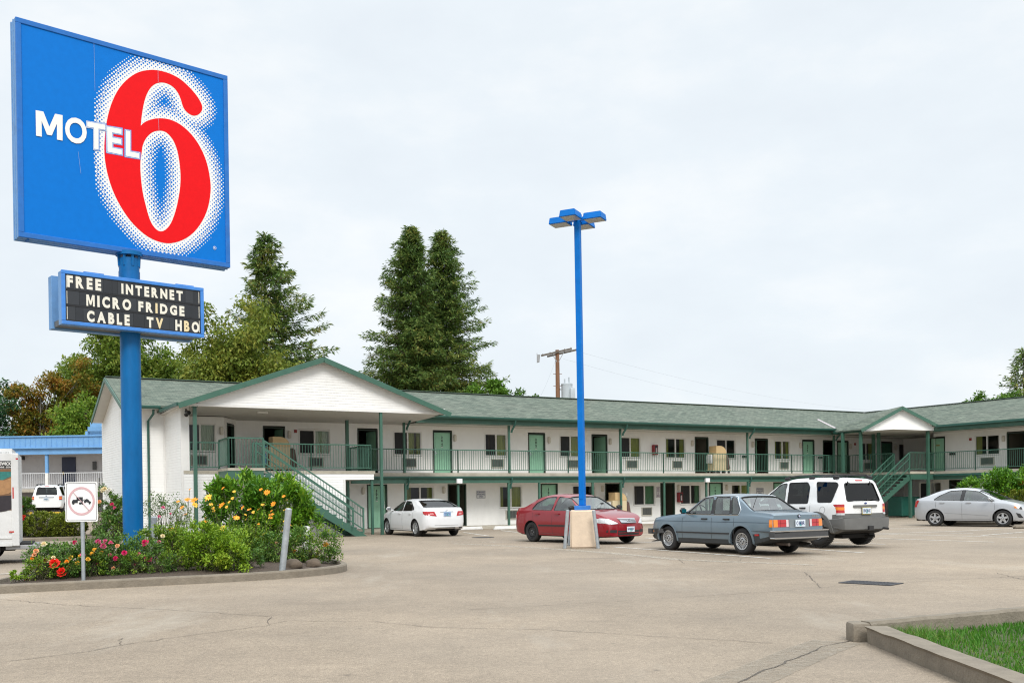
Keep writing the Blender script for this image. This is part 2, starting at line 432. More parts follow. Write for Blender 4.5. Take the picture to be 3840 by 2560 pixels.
# ---- kerbed islands
M_kerb = pm('kerb_concrete', (.2,.17,.13), .85, .22, 5., bump=.5, bscale=35, dirt=.45)
M_soil = pm('bark_soil', (.07,.05,.035), .95, .5, 22., bump=1., bscale=40)
def rounded(pts, r, n=7):
    out = []; k = len(pts)
    for i in range(k):
        p = Vector(pts[i]); a = (Vector(pts[i-1])-p); b = (Vector(pts[(i+1)%k])-p)
        rr = min(r[i], a.length*.48, b.length*.48)
        A, B = p+a.normalized()*rr, p+b.normalized()*rr
        for j in range(n+1):
            t = j/n; out.append(tuple((1-t)**2*A+2*t*(1-t)*p+t*t*B))
    return out
def inset(pts, d):
    n = len(pts); out = []
    ar = sum(pts[i][0]*pts[(i+1)%n][1]-pts[(i+1)%n][0]*pts[i][1] for i in range(n)); sg = 1 if ar > 0 else -1
    for i in range(n):
        t = (Vector(pts[(i+1)%n])-Vector(pts[i-1])).normalized(); out.append((pts[i][0]-sg*t.y*d, pts[i][1]+sg*t.x*d))
    return out
def kerb_ring(name, pts, wd=.15, h=.15, z0=0., soil=.1, bulge=.0):
    ar = sum(pts[i][0]*pts[(i+1)%len(pts)][1]-pts[(i+1)%len(pts)][0]*pts[i][1] for i in range(len(pts)))
    if ar < 0: pts = pts[::-1]
    loops = [(pts,-.05), (inset(pts,.01), h-.03), (inset(pts,.03), h), (inset(pts,wd-.02), h), (inset(pts,wd), h-.08)]
    m = MB(); n = len(pts)
    for (A, za), (B, zb) in zip(loops, loops[1:]):
        for i in range(n):
            j = (i+1)%n; m.quad((*A[i],z0+za),(*A[j],z0+za),(*B[j],z0+zb),(*B[i],z0+zb))
    struct(m, name, M_kerb, smooth=50)
    s_ = MB(); A = inset(pts, wd-.01)
    c = Vector((sum(p[0] for p in A)/n, sum(p[1] for p in A)/n))
    R = [1,.8,.5,.0]; zz = [soil-.02, soil+bulge*.6, soil+bulge, soil+bulge*1.1]
    for q in range(3):
        for i in range(n):
            j = (i+1)%n; f = lambda k, r: tuple(c+(Vector(A[k])-c)*r)
            s_.quad((*f(i,R[q]),z0+zz[q]),(*f(j,R[q]),z0+zz[q]),(*f(j,R[q+1]),z0+zz[q+1]),(*f(i,R[q+1]),z0+zz[q+1]))
    struct(s_, name.replace('kerb','soil'), M_soil, smooth=60)
k0, k1, k2 = gnd(0,2225), gnd(1045,2172), gnd(1305,2138)
isl = rounded([(-9.05,16.15), k1, (-3.25,20.3), (-5.6,26.6), (-10.4,25.4)], [.8,2.2,1.6,1.6,1.2])
kerb_ring('planter_kerb', isl, bulge=.08)
kerb_ring('far_bed_kerb', rounded([bxy(-34,1.4), bxy(-17.4,1.4), bxy(-17.4,4.2), bxy(-34,4.2)], [1,.6,.4,.4]), soil=.12, z0=.0)
kerb_ring('right_bed_kerb', rounded([(19.2,43.9),(26,39.6),(28,43),(20.2,47.0)], [.6,.6,.6,.8]), soil=.12)
# ---- lawn corner, bottom right
M_lawnsoil = pm('lawn_soil', (.06,.075,.025), .95, .4, 12.)
C = Vector((3.46,10.02)); wd = .16
fa = Vector(gnd(3840,2318,.05)); dfa = (fa-C).normalized(); 
lk = MB()
def kseg(m, p, q, w_, h, broken=False):
    p, q = Vector(p), Vector(q); d = (q-p).normalized(); nn = Vector((-d.y,d.x))
    k = max(2, int((q-p).length/.25)); prof = [(0,-.05),(.012,h-.03),(.035,h),(w_-.03,h),(w_-.008,h-.03),(w_,-.05)]
    rows = []
    for i in range(k+1):
        c = p.lerp(q, i/k); r_ = []
        for o_, z in prof:
            jx = .006*noise.noise((c.x*3,c.y*3,z*9)); pt = c-nn*(o_+jx); r_.append((pt.x,pt.y,z+.012*noise.noise((c.x*2.3,c.y*2.3,5))*(z>0)))
        rows.append(r_)
    for i in range(k):
        for j in range(len(prof)-1): m.quad(rows[i][j],rows[i+1][j],rows[i+1][j+1],rows[i][j+1])
    m.add(rows[0],[tuple(range(len(prof)))]); m.add(rows[-1],[tuple(range(len(prof)-1,-1,-1))])
kseg(lk, C+Vector((.06,-.22)), (3.47,4.5), -wd, .17)
kseg(lk, C+Vector((.05,0)), C+dfa*12, .17, .2)
lk.bbox((C.x-.06,C.y-.14,-.03),(C.x+.2,C.y+.1,.19), .035, M=None)
struct(lk, 'lawn_kerb', M_kerb, smooth=45)
ls = MB(); e1 = C+dfa*14
ls.quad((C.x+.1,C.y-.05,.03),(3.6,3,.03),(16,3,.03),(e1.x,e1.y-.1,.03))
struct(ls, 'lawn', M_lawnsoil)
gr = MB(); rg = random.Random(4)
def inl(x, y):   # inside lawn
    return x > 3.66 and (y-C.y) < (x-C.x)*dfa.y/dfa.x-.06
N = 0
while N < 19000:
    x, y = rg.uniform(3.6,7.6), rg.uniform(6.3,12.0)
    if not inl(x,y): continue
    pt = noise.noise((x*1.1,y*1.1,2)); h = rg.uniform(.03,.07)*(1+.5*pt); a = rg.uniform(0,2*pi); wdt = rg.uniform(.004,.008)
    if pt > .42 and rg.random() < .6: N += 1; continue
    lean = rg.uniform(.1,.7)*h; b_ = rg.uniform(0,2*pi); dx, dy = cos(a)*wdt, sin(a)*wdt; lx, ly = cos(b_)*lean, sin(b_)*lean
    z = .03
    gr.add([(x-dx,y-dy,z),(x+dx,y+dy,z),(x+dx*.7+lx*.4,y+dy*.7+ly*.4,z+h*.6),(x-dx*.7+lx*.4,y-dy*.7+ly*.4,z+h*.6),(x+lx,y+ly,z+h)], [(0,1,2,3),(3,2,4)])
    N += 1
for k in range(700):   # tufts spilling over the kerb at the corner
    x, y = rg.gauss(3.95,.25), rg.gauss(9.95,.16)
    if not inl(x,y): continue
    h = rg.uniform(.06,.13); a = rg.uniform(0,2*pi); l = rg.uniform(.05,.15)
    gr.add([(x-.004,y,.03),(x+.004,y,.03),(x+cos(a)*l,y+sin(a)*l,.05+h)],[(0,1,2)])
o = gr.build('grass', leafmat('grass_blades', [(.03,.10,.008),(.05,.17,.014),(.085,.24,.022),(.22,.22,.07)], .3))
tag(o, 'short green lawn grass inside the concrete kerb corner', 'grass'); o['kind'] = 'stuff'
# ================================================================== pylon sign
M_sblue = pm('sign_blue', s2l(0,110,198), .5, .05, 7., bump=.12, bscale=90, spec=.15)
M_sframe = pm('sign_frame_blue', s2l(46,108,182), .5, .12, 6., spec=.2, dirt=.12)
M_sred = pm('sign_red', s2l(222,14,22), .5, .05, 9., bump=.1, bscale=90, spec=.15)
M_swht = pm('sign_white', (.78,.78,.75), .45, .03, 9.)
M_pole = pm('pole_blue', s2l(0,96,156), .45, .2, 3.5, bump=.2, bscale=30, stretch=(1,1,.3), spec=.25, dirt=.1)
M_galv = pm('galvanised', (.36,.39,.41), .5, .22, 9., metal=.35, bump=.1)
M_dgrey = pm('dark_grey_metal', (.09,.1,.11), .6, .2, 6.)
M_panel = pm('reader_black', (.018,.021,.026), .42, .25, 3.)
M_cream = pm('letter_cream', (.75,.72,.62), .5, .05, 9.)
PB = Vector((*[c*24.0 for c in (ray(492,1500)[0], 1.)], .12))
TL, TR, BR, BL = (57,65),(855,282),(863,1001),(72,890)
q = (ray(*TL)[1]-ray(*BL)[1])/(ray(*TR)[1]-ray(*BR)[1]); Yl = 2*23.85/(1+q); Yr = Yl*q
pl, pr = at(*TL, Yl), at(*TR, Yr)
syaw = atan2(pr.y-pl.y, pr.x-pl.x)
SX, SY = Vector((cos(syaw), sin(syaw))), Vector((-sin(syaw), cos(syaw)))
pyl = thing('pylon_sign', 'tall blue roadside pole sign with big red 6 and black letter board', 'sign', PB, syaw)
fy = (Vector((pl.x,pl.y))-Vector((PB.x,PB.y))).dot(SY)          # depth of the sign face from the pole axis
def sg(px, py, y):      # pixel -> (x,z) on the plane y=const of the sign's own frame
    u, v = ray(px, py); bx, by = PB.x+SY.x*y, PB.y+SY.y*y
    x = (u*by-bx)/(SX.x-u*SX.y); return x, CH+v*(by+x*SX.y)-PB.z
sx0 = (sg(*TL,fy)[0]+sg(*BL,fy)[0])/2; sx1 = (sg(*TR,fy)[0]+sg(*BR,fy)[0])/2
sz1 = (sg(*TL,fy)[1]+sg(*TR,fy)[1])/2; sz0 = (sg(*BL,fy)[1]+sg(*BR,fy)[1])/2
m = MB(); m.cyl((0,0,-.2),(0,0,sz0-.1), .235, n=40)
m.cyl((0,0,sz0-1.0),(0,0,sz0-.42), .245, n=40)
for k in range(8):
    t = k*pi/4; m.bar((.235*cos(t),.235*sin(t),sz0-.3),(.25*cos(t),.25*sin(t),sz0-.03),.025,.06)
m.cyl((0,0,sz0-.04),(0,0,sz0+.05),.31,n=24)
m.build('pole', M_pole, pyl, smooth=40)
TH = .42
m = MB()
m.bbox((sx0,fy+.06,sz0),(sx1,fy+TH-.05,sz1),.012)
m.box((sx0-.012,fy+TH*.5-.012,sz0-.012),(sx1+.012,fy+TH*.5+.012,sz1+.012))
m.box((sx0-.01,fy+TH-.06,sz0-.01),(sx1+.01,fy+TH,sz1+.01))
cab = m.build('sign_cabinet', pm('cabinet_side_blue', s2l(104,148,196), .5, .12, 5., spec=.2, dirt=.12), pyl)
fw = .115
m = MB()
for a, b in (((sx0,sz0),(sx1,sz0+fw)),((sx0,sz1-fw),(sx1,sz1)),((sx0,sz0+fw),(sx0+fw,sz1-fw)),((sx1-fw,sz0+fw),(sx1,sz1-fw))):
    m.bbox((a[0],fy,a[1]),(b[0],fy+.07,b[1]),.01)
m.box((sx0+.2,fy+.1,sz0-.03),(sx0+.24,fy+.3,sz0-.003))
m.build('frame', M_sframe, cab)
m = MB(); m.quad((sx0+fw,fy+.025,sz0+fw),(sx1-fw,fy+.025,sz0+fw),(sx1-fw,fy+.025,sz1-fw),(sx0+fw,fy+.025,sz1-fw))
face = m.build('sign_face', M_sblue, cab)
H1 = homog([(70,80),(1047,346),(1057,1226),(88,1090)])     # coordinates of the 1176-pixel crop
def fc(x, y):
    u, v = H1(x, y); return sx0+(sx1-sx0)*u, sz1-(sz1-sz0)*v
outer = [(931,490),(927,510),(910,526),(885,529),(858,512),(842,488),(832,455),(818,424),(796,398),(766,382),(735,379),(706,391),(682,420),(664,468),(653,528),(648,578),
 (665,562),(692,550),(730,543),(780,548),(830,571),(880,615),(920,672),(950,742),(966,820),(968,880),(956,950),(931,1010),(891,1064),(841,1099),(786,1115),(735,1110),(680,1086),(630,1046),(590,1001),(553,945),
 (523,885),(500,820),(485,750),(480,690),(482,640),(488,580),(500,520),(520,460),(550,405),(592,360),(640,331),(690,321),(730,323),(780,336),(830,362),(873,400),(905,437),(924,468)]
inner = [(652,700),(657,668),(673,634),(701,608),(734,600),(765,608),(795,641),(815,690),(827,760),(830,830),(822,900),(806,970),(785,1024),(760,1054),(735,1061),(711,1045),(690,1010),(672,950),(656,880),(647,800),(646,745)]
def smoothloop(P, sharp=()):
    out = []; n = len(P)
    for i in range(n):
        p0, p1, p2, p3 = (Vector(P[(i+k)%n]) for k in (-1,0,1,2))
        t1 = (p2-p0)*.5 if i not in sharp else (p2-p1); t2 = (p3-p1)*.5 if (i+1)%n not in sharp else (p2-p1)
        for j in range(3):
            t = j/3; out.append(tuple((2*t**3-3*t*t+1)*p1+(t**3-2*t*t+t)*t1+(-2*t**3+3*t*t)*p2+(t**3-t*t)*t2))
    return out
outer = [fc(*p) for p in smoothloop(outer, (15,))]; inner = [fc(*p) for p in smoothloop(inner)]
six = MB(); six.poly(outer, lambda x,z: (x,fy+.017,z), holes=[inner])
six.build('digit', M_sred, cab)
segs = []
for L in (outer, inner):
    for i in range(len(L)): segs.append((L[i], L[(i+1)%len(L)]))
import numpy as np
A_ = np.array([s[0] for s in segs]); B_ = np.array([s[1] for s in segs]); AB = B_-A_; L2 = (AB**2).sum(1)+1e-12
def inpoly(x, z, P):
    c = False; n = len(P); j = n-1
    for i in range(n):
        if (P[i][1] > z) != (P[j][1] > z) and x < (P[j][0]-P[i][0])*(z-P[i][1])/(P[j][1]-P[i][1])+P[i][0]: c = not c
        j = i
    return c
def dist(x, z):
    t = np.clip(((x-A_[:,0])*AB[:,0]+(z-A_[:,1])*AB[:,1])/L2, 0, 1)
    return float(np.sqrt(((A_[:,0]+t*AB[:,0]-x)**2+(A_[:,1]+t*AB[:,1]-z)**2).min()))
wd_ = sx1-sx0; pt = wd_/50; D0 = wd_*.079
dots = MB()
def disc(mb, x, z, r, y, m): mb.add([(x+r*cos(k*pi/4),y,z+r*sin(k*pi/4)) for k in range(8)], [tuple(range(8))], m)
ix = 0
for i in range(int(wd_/pt*1)+1):
    for j in range(int((sz1-sz0)/pt*2)+2):
        x = sx0+i*pt+(pt/2 if j%2 else 0); z = sz0+j*pt/2
        if not (sx0+fw+.02 < x < sx1-fw-.02 and sz0+fw+.02 < z < sz1-fw-.02): continue
        if x < sx0+.33*wd_: continue
        inside = inpoly(x,z,outer) and not inpoly(x,z,inner); d = dist(x,z)
        if inside:
            if d < pt*1.2: dots.add([(x-pt/2,fy+.021,z),(x,fy+.021,z-pt/2),(x+pt/2,fy+.021,z),(x,fy+.021,z+pt/2)], [(0,1,2,3)], 0)
            continue
        c = 1-.97*(d/D0)**1.15 if d < D0 else 0
        if c <= .02: continue
        if c > .5:
            dots.add([(x-pt/2,fy+.021,z),(x,fy+.021,z-pt/2),(x+pt/2,fy+.021,z),(x,fy+.021,z+pt/2)], [(0,1,2,3)], 0)
            r = sqrt((1-c)*.5/pi)*pt
            if r > pt*.07: disc(dots, x, z, r, fy+.0185, 1)
        else: disc(dots, x, z, sqrt(c*.5/pi)*pt*1.05, fy+.021, 0)
dots.build('halftone_halo', [M_swht, M_sblue], cab)
let = MB()
def letter(ch, P, y, m, bold, grow=0.):
    """P: four crop corners TL,TR,BR,BL of the letter; mapped affinely"""
    q = [fc(*p) for p in P]
    vs, fs, w = textverts(ch, bold)
    def f(x, t):
        u = x/w; a = [q[3][k]*(1-u)+q[2][k]*u for k in (0,1)]; b = [q[0][k]*(1-u)+q[1][k]*u for k in (0,1)]
        X, Z = a[0]+(b[0]-a[0])*t, a[1]+(b[1]-a[1])*t
        cx, cz = sum(p[0] for p in q)/4, sum(p[1] for p in q)/4
        return (X, y, Z)
    let.add([f(*v) for v in vs], fs, m)
for ch, P in (('M',[(164,511),(288,533),(288,650),(166,628)]),('O',[(299,535),(399,553),(399,672),(299,653)]),('T',[(401,561),(484,575),(484,695),(401,681)]),('E',[(492,583),(560,595),(560,712),(494,699)]),('L',[(578,600),(640,612),(640,728),(578,717)])):
    if ch in 'TEL':
        for gx, yy, mm, bb in ((6.5,.0145,1,.03),(4.,.0125,0,.03),(2.,.0105,1,.03)):
            Q = [(P[0][0]-gx,P[0][1]-gx),(P[1][0]+gx,P[1][1]-gx),(P[2][0]+gx,P[2][1]+gx),(P[3][0]-gx,P[3][1]+gx)]
            letter(ch, Q, fy+yy, mm, bb+.012*gx/2)
    letter(ch, P, fy+.0085, 0, .03); let.build('letter', [M_swht, M_sblue], cab); let = MB()
x, z = fc(986,1135); disc(let, x, z, .045, fy+.0145, 0); disc(let, x, z, .036, fy+.0125, 1)
put_text(let, 'R', lambda a,b: (a,fy+.0105,b), x-.016, x+.016, z-.022, z+.022, 0)
let.build('trademark', [M_swht, M_sblue], cab)
for (xa,ya),(xb,yb) in (((432,196),(437,420)),((727,320),(728,378)),((729,545),(731,598)),((360,700),(372,800))):
    p, q_ = fc(xa,ya), fc(xb,yb); m = MB(); m.bar((p[0],fy+.0135,p[1]),(q_[0],fy+.0135,q_[1]),.008,.004); m.build('panel_seam', pm('seam_pale', (.3,.42,.6), .5), cab)
# ---- reader board : two cabinets either side of the pole
ry = -.52
bT = [sg(227,1012,ry), sg(763,1078,ry), sg(766,1267,ry), sg(234,1214,ry)]
rx0, rx1 = (bT[0][0]+bT[3][0])/2, (bT[1][0]+bT[2][0])/2; rz1, rz0 = (bT[0][1]+bT[1][1])/2, (bT[2][1]+bT[3][1])/2
rb = MB()
rb.bbox((rx0+.01,ry+.03,rz0+.01),(rx1-.01,ry+.28,rz1-.01),.01)
rb.box((rx0+.05,ry+.28,rz0+.03),(rx1-.05,ry+.76,rz0+.16),1); rb.box((rx0+.3,ry+.28,rz1-.2),(rx1-.3,ry+.76,rz1-.12),1)
rb.bbox((rx0-.0,ry+.76,rz0),(rx1,ry+1.02,rz1),.01)
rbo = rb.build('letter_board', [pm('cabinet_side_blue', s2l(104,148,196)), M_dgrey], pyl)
m = MB(); f2 = .085
for a, b in (((rx0,rz0),(rx1,rz0+f2)),((rx0,rz1-f2),(rx1,rz1)),((rx0,rz0+f2),(rx0+f2,rz1-f2)),((rx1-f2,rz0+f2),(rx1,rz1-f2))):
    m.bbox((a[0],ry-.02,a[1]),(b[0],ry+.04,b[1]),.012)
m.box((rx0+.5,ry,rz1-.005),(rx0+.95,ry+.05,rz1+.025)); m.box((rx1-.7,ry,rz1-.005),(rx1-.25,ry+.05,rz1+.022))
m.build('board_frame', pm('board_frame_blue', s2l(62,128,205), .5, .16, 7., dirt=.25), rbo)
m = MB(); m.box((rx0+f2,ry+.012,rz0+f2),(rx1-f2,ry+.03,rz1-f2))
rr = random.Random(3); hh = (rz1-rz0-2*f2)/3
for k in range(3):
    z0 = rz0+f2+k*hh; m.box((rx0+f2,ry+.001,z0-.012),(rx1-f2,ry+.012,z0+.016),1)
    x = rx0+f2+.05
    while x < rx1-f2-.25:
        wv = rr.choice([.13,.17,.2,.26]); m.box((x,ry+.006,z0+.03),(x+wv-.008,ry+.012,z0+hh-.02),rr.choice([0,0,2])); x += wv
    m.box((rx0+f2+.03,ry+.004,z0+.04),(rx0+f2+.042,ry+.012,z0+hh-.03),3); m.box((rx1-f2-.042,ry+.004,z0+.04),(rx1-f2-.03,ry+.012,z0+hh-.03),3)
m.build('board_panel', [M_panel, pm('track_black', (.01,.01,.012), .5), pm('reader_tile', (.026,.03,.036), .5), M_cream], rbo)
H2 = homog([(278,1240),(935,1320),(938,1552),(287,1490)])
def f3(x, y): u, v = H2(x,y); return rx0+(rx1-rx0)*u, rz1-(rz1-rz0)*v
M_yel = pm('letter_yellowed', (.72,.6,.36), .5, .05)
def word(chars, tlx, tly, brx, bry):
    m = MB()
    (x0, z1), (x1, z0) = f3(tlx,tly), f3(brx,bry)
    ws = [textverts(c[0], .055)[2]*.86 for c in chars]; gap = .26; tot = sum(ws)+gap*(len(ws)-1); x = x0; s = (x1-x0)/tot
    for (c, mt), w_ in zip(chars, ws):
        put_text(m, c, lambda a,b: (a,ry-.001,b), x, x+w_*s, z0, z1, mt, .055); x += (w_+gap)*s
    m.build('lettering', [M_cream, M_yel], rbo)
W_ = lambda t, y=(): [(c, 1 if i in y else 0) for i, c in enumerate(t)]
word(W_('FREE'), 306,1266,462,1338); word(W_('INTERNET'), 553,1302,838,1382)
word(W_('MICRO'), 394,1354,600,1428); word(W_('FRIDGE',[2]), 632,1383,846,1453)
word(W_('CABLE'), 398,1427,594,1498); word(W_('TV',[1]), 671,1455,748,1512); word(W_('HBO',[1]), 803,1468,915,1529)
# ================================================================== no-truck sign on its post
px_, py_ = ray(306,1880)[0]*17.4, 17.4
ns = thing('road_sign', 'small white square sign with a struck-out tow truck on a steel post', 'sign', (px_,py_,.12), radians(4))
s_ = 17.4/F; W2, zt, zb = 59*s_, at(306,1806,17.4).z-.12, at(306,1955,17.4).z-.12
m = MB(); m.cyl((.0,.03,-.1),(.0,.03,zt-.03),.033,n=14); m.build('post', M_galv, ns, smooth=40)
m = MB()
rp_ = rounded([(-W2,zb),(W2,zb),(W2,zt),(-W2,zt)],[.035]*4,4); m.prism(rp_, lambda x,z:(x,-.004,z), lambda x,z:(x,-.008,z)) 
pn = m.build('panel', pm('sign_panel_white', (.8,.8,.79), .4, .03), ns, recalc=True)
m = MB(); ri = [(x*.93,zb+(zt-zb)*.5+(z-(zb+zt)/2)*.945) for x,z in rp_]; ri2 = [(x*.905,(zb+zt)/2+(z-(zb+zt)/2)*.925) for x,z in rp_]
for i in range(len(ri)):
    j = (i+1)%len(ri); m.quad(*[(x,-.0105,z) for x,z in (ri[i],ri[j],ri2[j],ri2[i])])
m.build('border', M_panel, pn)
cz = (zt+zb)/2+.012; R1, R2 = W2*.83, W2*.70
m = MB()
for k in range(48):
    a, b = k*pi/24, (k+1)*pi/24
    m.quad(*[(r*cos(t),-.0125,cz+r*1.09*sin(t)) for r,t in ((R1,a),(R1,b),(R2,b),(R2,a))])
m.bar((-R2*.68,-.0145,cz+R2*.82),(R2*.68,-.0145,cz-R2*.82),.003,.036,up=(0,1,0))
m.build('prohibition_ring', pm('faded_red', (.6,.38,.4), .5, .1, 20.), pn)
m = MB(); y_ = -.0105
def P2(pts, mm=0): m.poly([(x*W2,cz+z*W2) for x,z in pts], lambda x,z:(x,y_,z), m=mm)
P2([(-.02,-.12),(.09,-.12),(.09,.26),(-.3,.26),(-.3,.02),(-.02,.02)]); P2([(-.6,-.12),(-.22,-.12),(-.22,.1),(-.52,.1),(-.58,.0)])
P2([(.14,-.02),(.58,-.14),(.6,-.04),(.5,.0),(.42,.12),(.3,.14),(.18,.06)]); P2([(.09,0),(.2,.12),(.18,.14),(.09,.05)])
for x, z, r in ((-.5,-.14,.075),(-.08,-.14,.075),(.05,-.14,.07),(.22,-.07,.06),(.5,-.15,.06)):
    m.add([(x*W2+r*W2*cos(k*pi/6),y_-.001,cz+z*W2+r*W2*sin(k*pi/6)) for k in range(12)],[tuple(range(12))])
m.build('symbol', M_panel, pn)
# ================================================================== car-park lamp
lb = gnd(2187,2052)
lp = thing('lamp_post', 'tall bright blue lamp post with four box lamps on a tan concrete base', 'lamp post', (*lb,0), 0)
lp.rotation_euler = (0,radians(-.28),0)
m = MB(); s_ = lb[1]/F
vs = []; wb, wt, ht = 48*s_, 46*s_, 141*s_
bmx = bmesh.new(); bmesh.ops.create_cube(bmx, size=1)
for v in bmx.verts:
    k = wb if v.co.z < 0 else wt; v.co = Vector((v.co.x*2*k, v.co.y*2*k, (v.co.z+.5)*ht))
bmesh.ops.bevel(bmx, geom=[e for e in bmx.edges], offset=.035, segments=3, affect='EDGES')
bmesh.ops.subdivide_edges(bmx, edges=bmx.edges[:], cuts=2)
m.bm(bmx, M=Matrix.Rotation(radians(-3),4,'Z')); m.build('pedestal', pm('tan_concrete', (.66,.53,.40), .85, .1, 5., bump=.25, bscale=18, dirt=.1), lp, smooth=40)
PT = at(2166,806,lb[1]).z; M_lb = pm('lamp_blue', s2l(0,106,190), .5, .12, 4., spec=.2)
RZ = Matrix.Rotation(radians(-25.5),4,'Z')
m = MB(); m.bbox((-.185,-.185,ht-.01),(.185,.185,ht+.13),.012,M=RZ)
m.build('base_plate', pm('scuffed_blue', s2l(42,112,190), .6, .2, 8., dirt=.3), lp)
m = MB(); m.bbox((-.083,-.083,ht+.13),(.083,.083,PT),.016,M=RZ); m.box((-.05,-.1,ht+.32),(.05,-.083,ht+.5),M=RZ)
m.box((-.1,-.1,PT-.02),(.1,.1,PT+.015),M=RZ)
m.build('pole', M_lb, lp)
M_lens = pm('lamp_lens', (.42,.4,.36), .25, .15, 12.)
for k in range(4):
    MR = Matrix.Rotation(radians(-25.5)-pi/2+k*pi/2,4,'Z')
    m = MB(); m.bar(MR@Vector((.06,0,PT-.14)),MR@Vector((.3,0,PT-.12)),.09,.09)
    bmx = bmesh.new(); bmesh.ops.create_cube(bmx, size=1)
    for v in bmx.verts:
        top = v.co.z > 0; v.co = Vector((.53+v.co.x*(.52 if top else .56), v.co.y*(.44 if top else .5), PT-.13+v.co.z*.19))
    bmesh.ops.bevel(bmx, geom=bmx.edges[:], offset=.012, segments=2, affect='EDGES'); m.bm(bmx, M=MR)
    hd = m.build('lamp_head', M_lb, lp)
    m = MB(); m.box((.28,-.22,PT-.232),(.78,.22,PT-.222),M=MR); m.build('lens', M_lens, hd)
# ================================================================== bollards
def bollard(base, top, r, mt, label, z0=0.):
    b = Vector((*gnd(*base,z0),z0)); t = at(*top, b.y); d = t-b
    o = thing('bollard', label, 'bollard', b, group='steel guard posts')
    m = MB(); m.cyl(Vector((0,0,0))-d*.08, d*.985, r, n=18); m.lathe([(r,0),(r*.92,r*.25),(r*.6,r*.42),(0.001,r*.5)], 18, M=Matrix.Translation(d*.985)@d.to_track_quat('Z','Y').to_matrix().to_4x4())
    m.build('pipe', mt, o, smooth=50)
    m = MB(); m.cyl((0,0,-.02),(0,0,.012), r*1.5, n=16); m.build('footing', M_kerb, o)
M_wp = pm('chipped_white_paint', (.62,.62,.6), .6, .12, 14., dirt=.3)
bollard((2118,2056),(2129,1912),.05,M_galv,'leaning grey steel post at the left of the tan lamp base')
bollard((2243,2056),(2226,1912),.05,M_galv,'leaning grey steel post at the right of the tan lamp base')
bollard((2134,2044),(2146,1912),.05,M_galv,'grey steel post mostly hidden behind the tan lamp base')
bollard((1058,2141),(1083,1906),.063,M_galv,'thick grey steel post leaning in front of the large shrub',.12)
bollard((1140,2096),(1150,1975),.08,M_wp,'white post showing behind the right edge of the large shrub',.1)
bollard((577,2078),(577,1938),.075,M_galv,'short weathered grey post behind the yellow flowers, beside the blue pole',.15)
# ================================================================== two-storey motel
M_sid = pm('white_siding', (.84,.835,.81), .5, .04, 2.2, dirt=.12, stretch=(1,1,.5))
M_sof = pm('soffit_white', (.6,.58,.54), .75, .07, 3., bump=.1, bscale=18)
M_trim = pm('white_trim', (.76,.75,.72), .5, .04, 4.)
M_grn = pm('green_paint', s2l(58,97,82), .5, .16, 2.5, dirt=.12)
M_gut = pm('gutter_green', s2l(44,86,76), .4, .14, 3.)
M_rail = pm('rail_green', s2l(64,104,88), .45, .14, 4.)
M_frm = pm('door_frame_green', s2l(40,56,46), .55, .15, 4.)
M_door = pm('door_mint', s2l(150,202,172), .5, .07, 5.)
M_doord = pm('door_deep_green', s2l(52,104,80), .5, .08, 5.)
M_slab = pm('slab_concrete', (.42,.385,.31), .85, .2, 2.5, dirt=.3, bump=.2)
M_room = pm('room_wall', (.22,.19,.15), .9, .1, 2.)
M_glass = glassmat('window_glass', (.78,.82,.8), .8, .015, .035)
M_scr = pm('insect_screen', (.022,.023,.025), .8, .2, 90.)
M_curt = pm('curtain_olive', s2l(168,172,96), .85, .14, 9., stretch=(1,1,.2))
M_curt2 = pm('curtain_pale', s2l(205,215,195), .85, .14, 9., stretch=(1,1,.2))
M_curt3 = pm('curtain_green', s2l(100,150,110), .85, .14, 9., stretch=(1,1,.2))
M_ac = pm('ac_grille', (.15,.16,.15), .6, .15, 7.); M_acf = pm('ac_frame', (.5,.48,.41), .6, .1, 6.)
M_lampw = pm('wall_lamp_white', (.62,.58,.5), .5, .06, 8.)
M_blk = pm('black_plastic', (.015,.015,.015), .4, .1, 9.)
M_redal = pm('alarm_red', (.3,.03,.025), .4, .05, 9.)
M_chr = pm('chrome', (.62,.63,.64), .15, .05, 9., metal=1.)
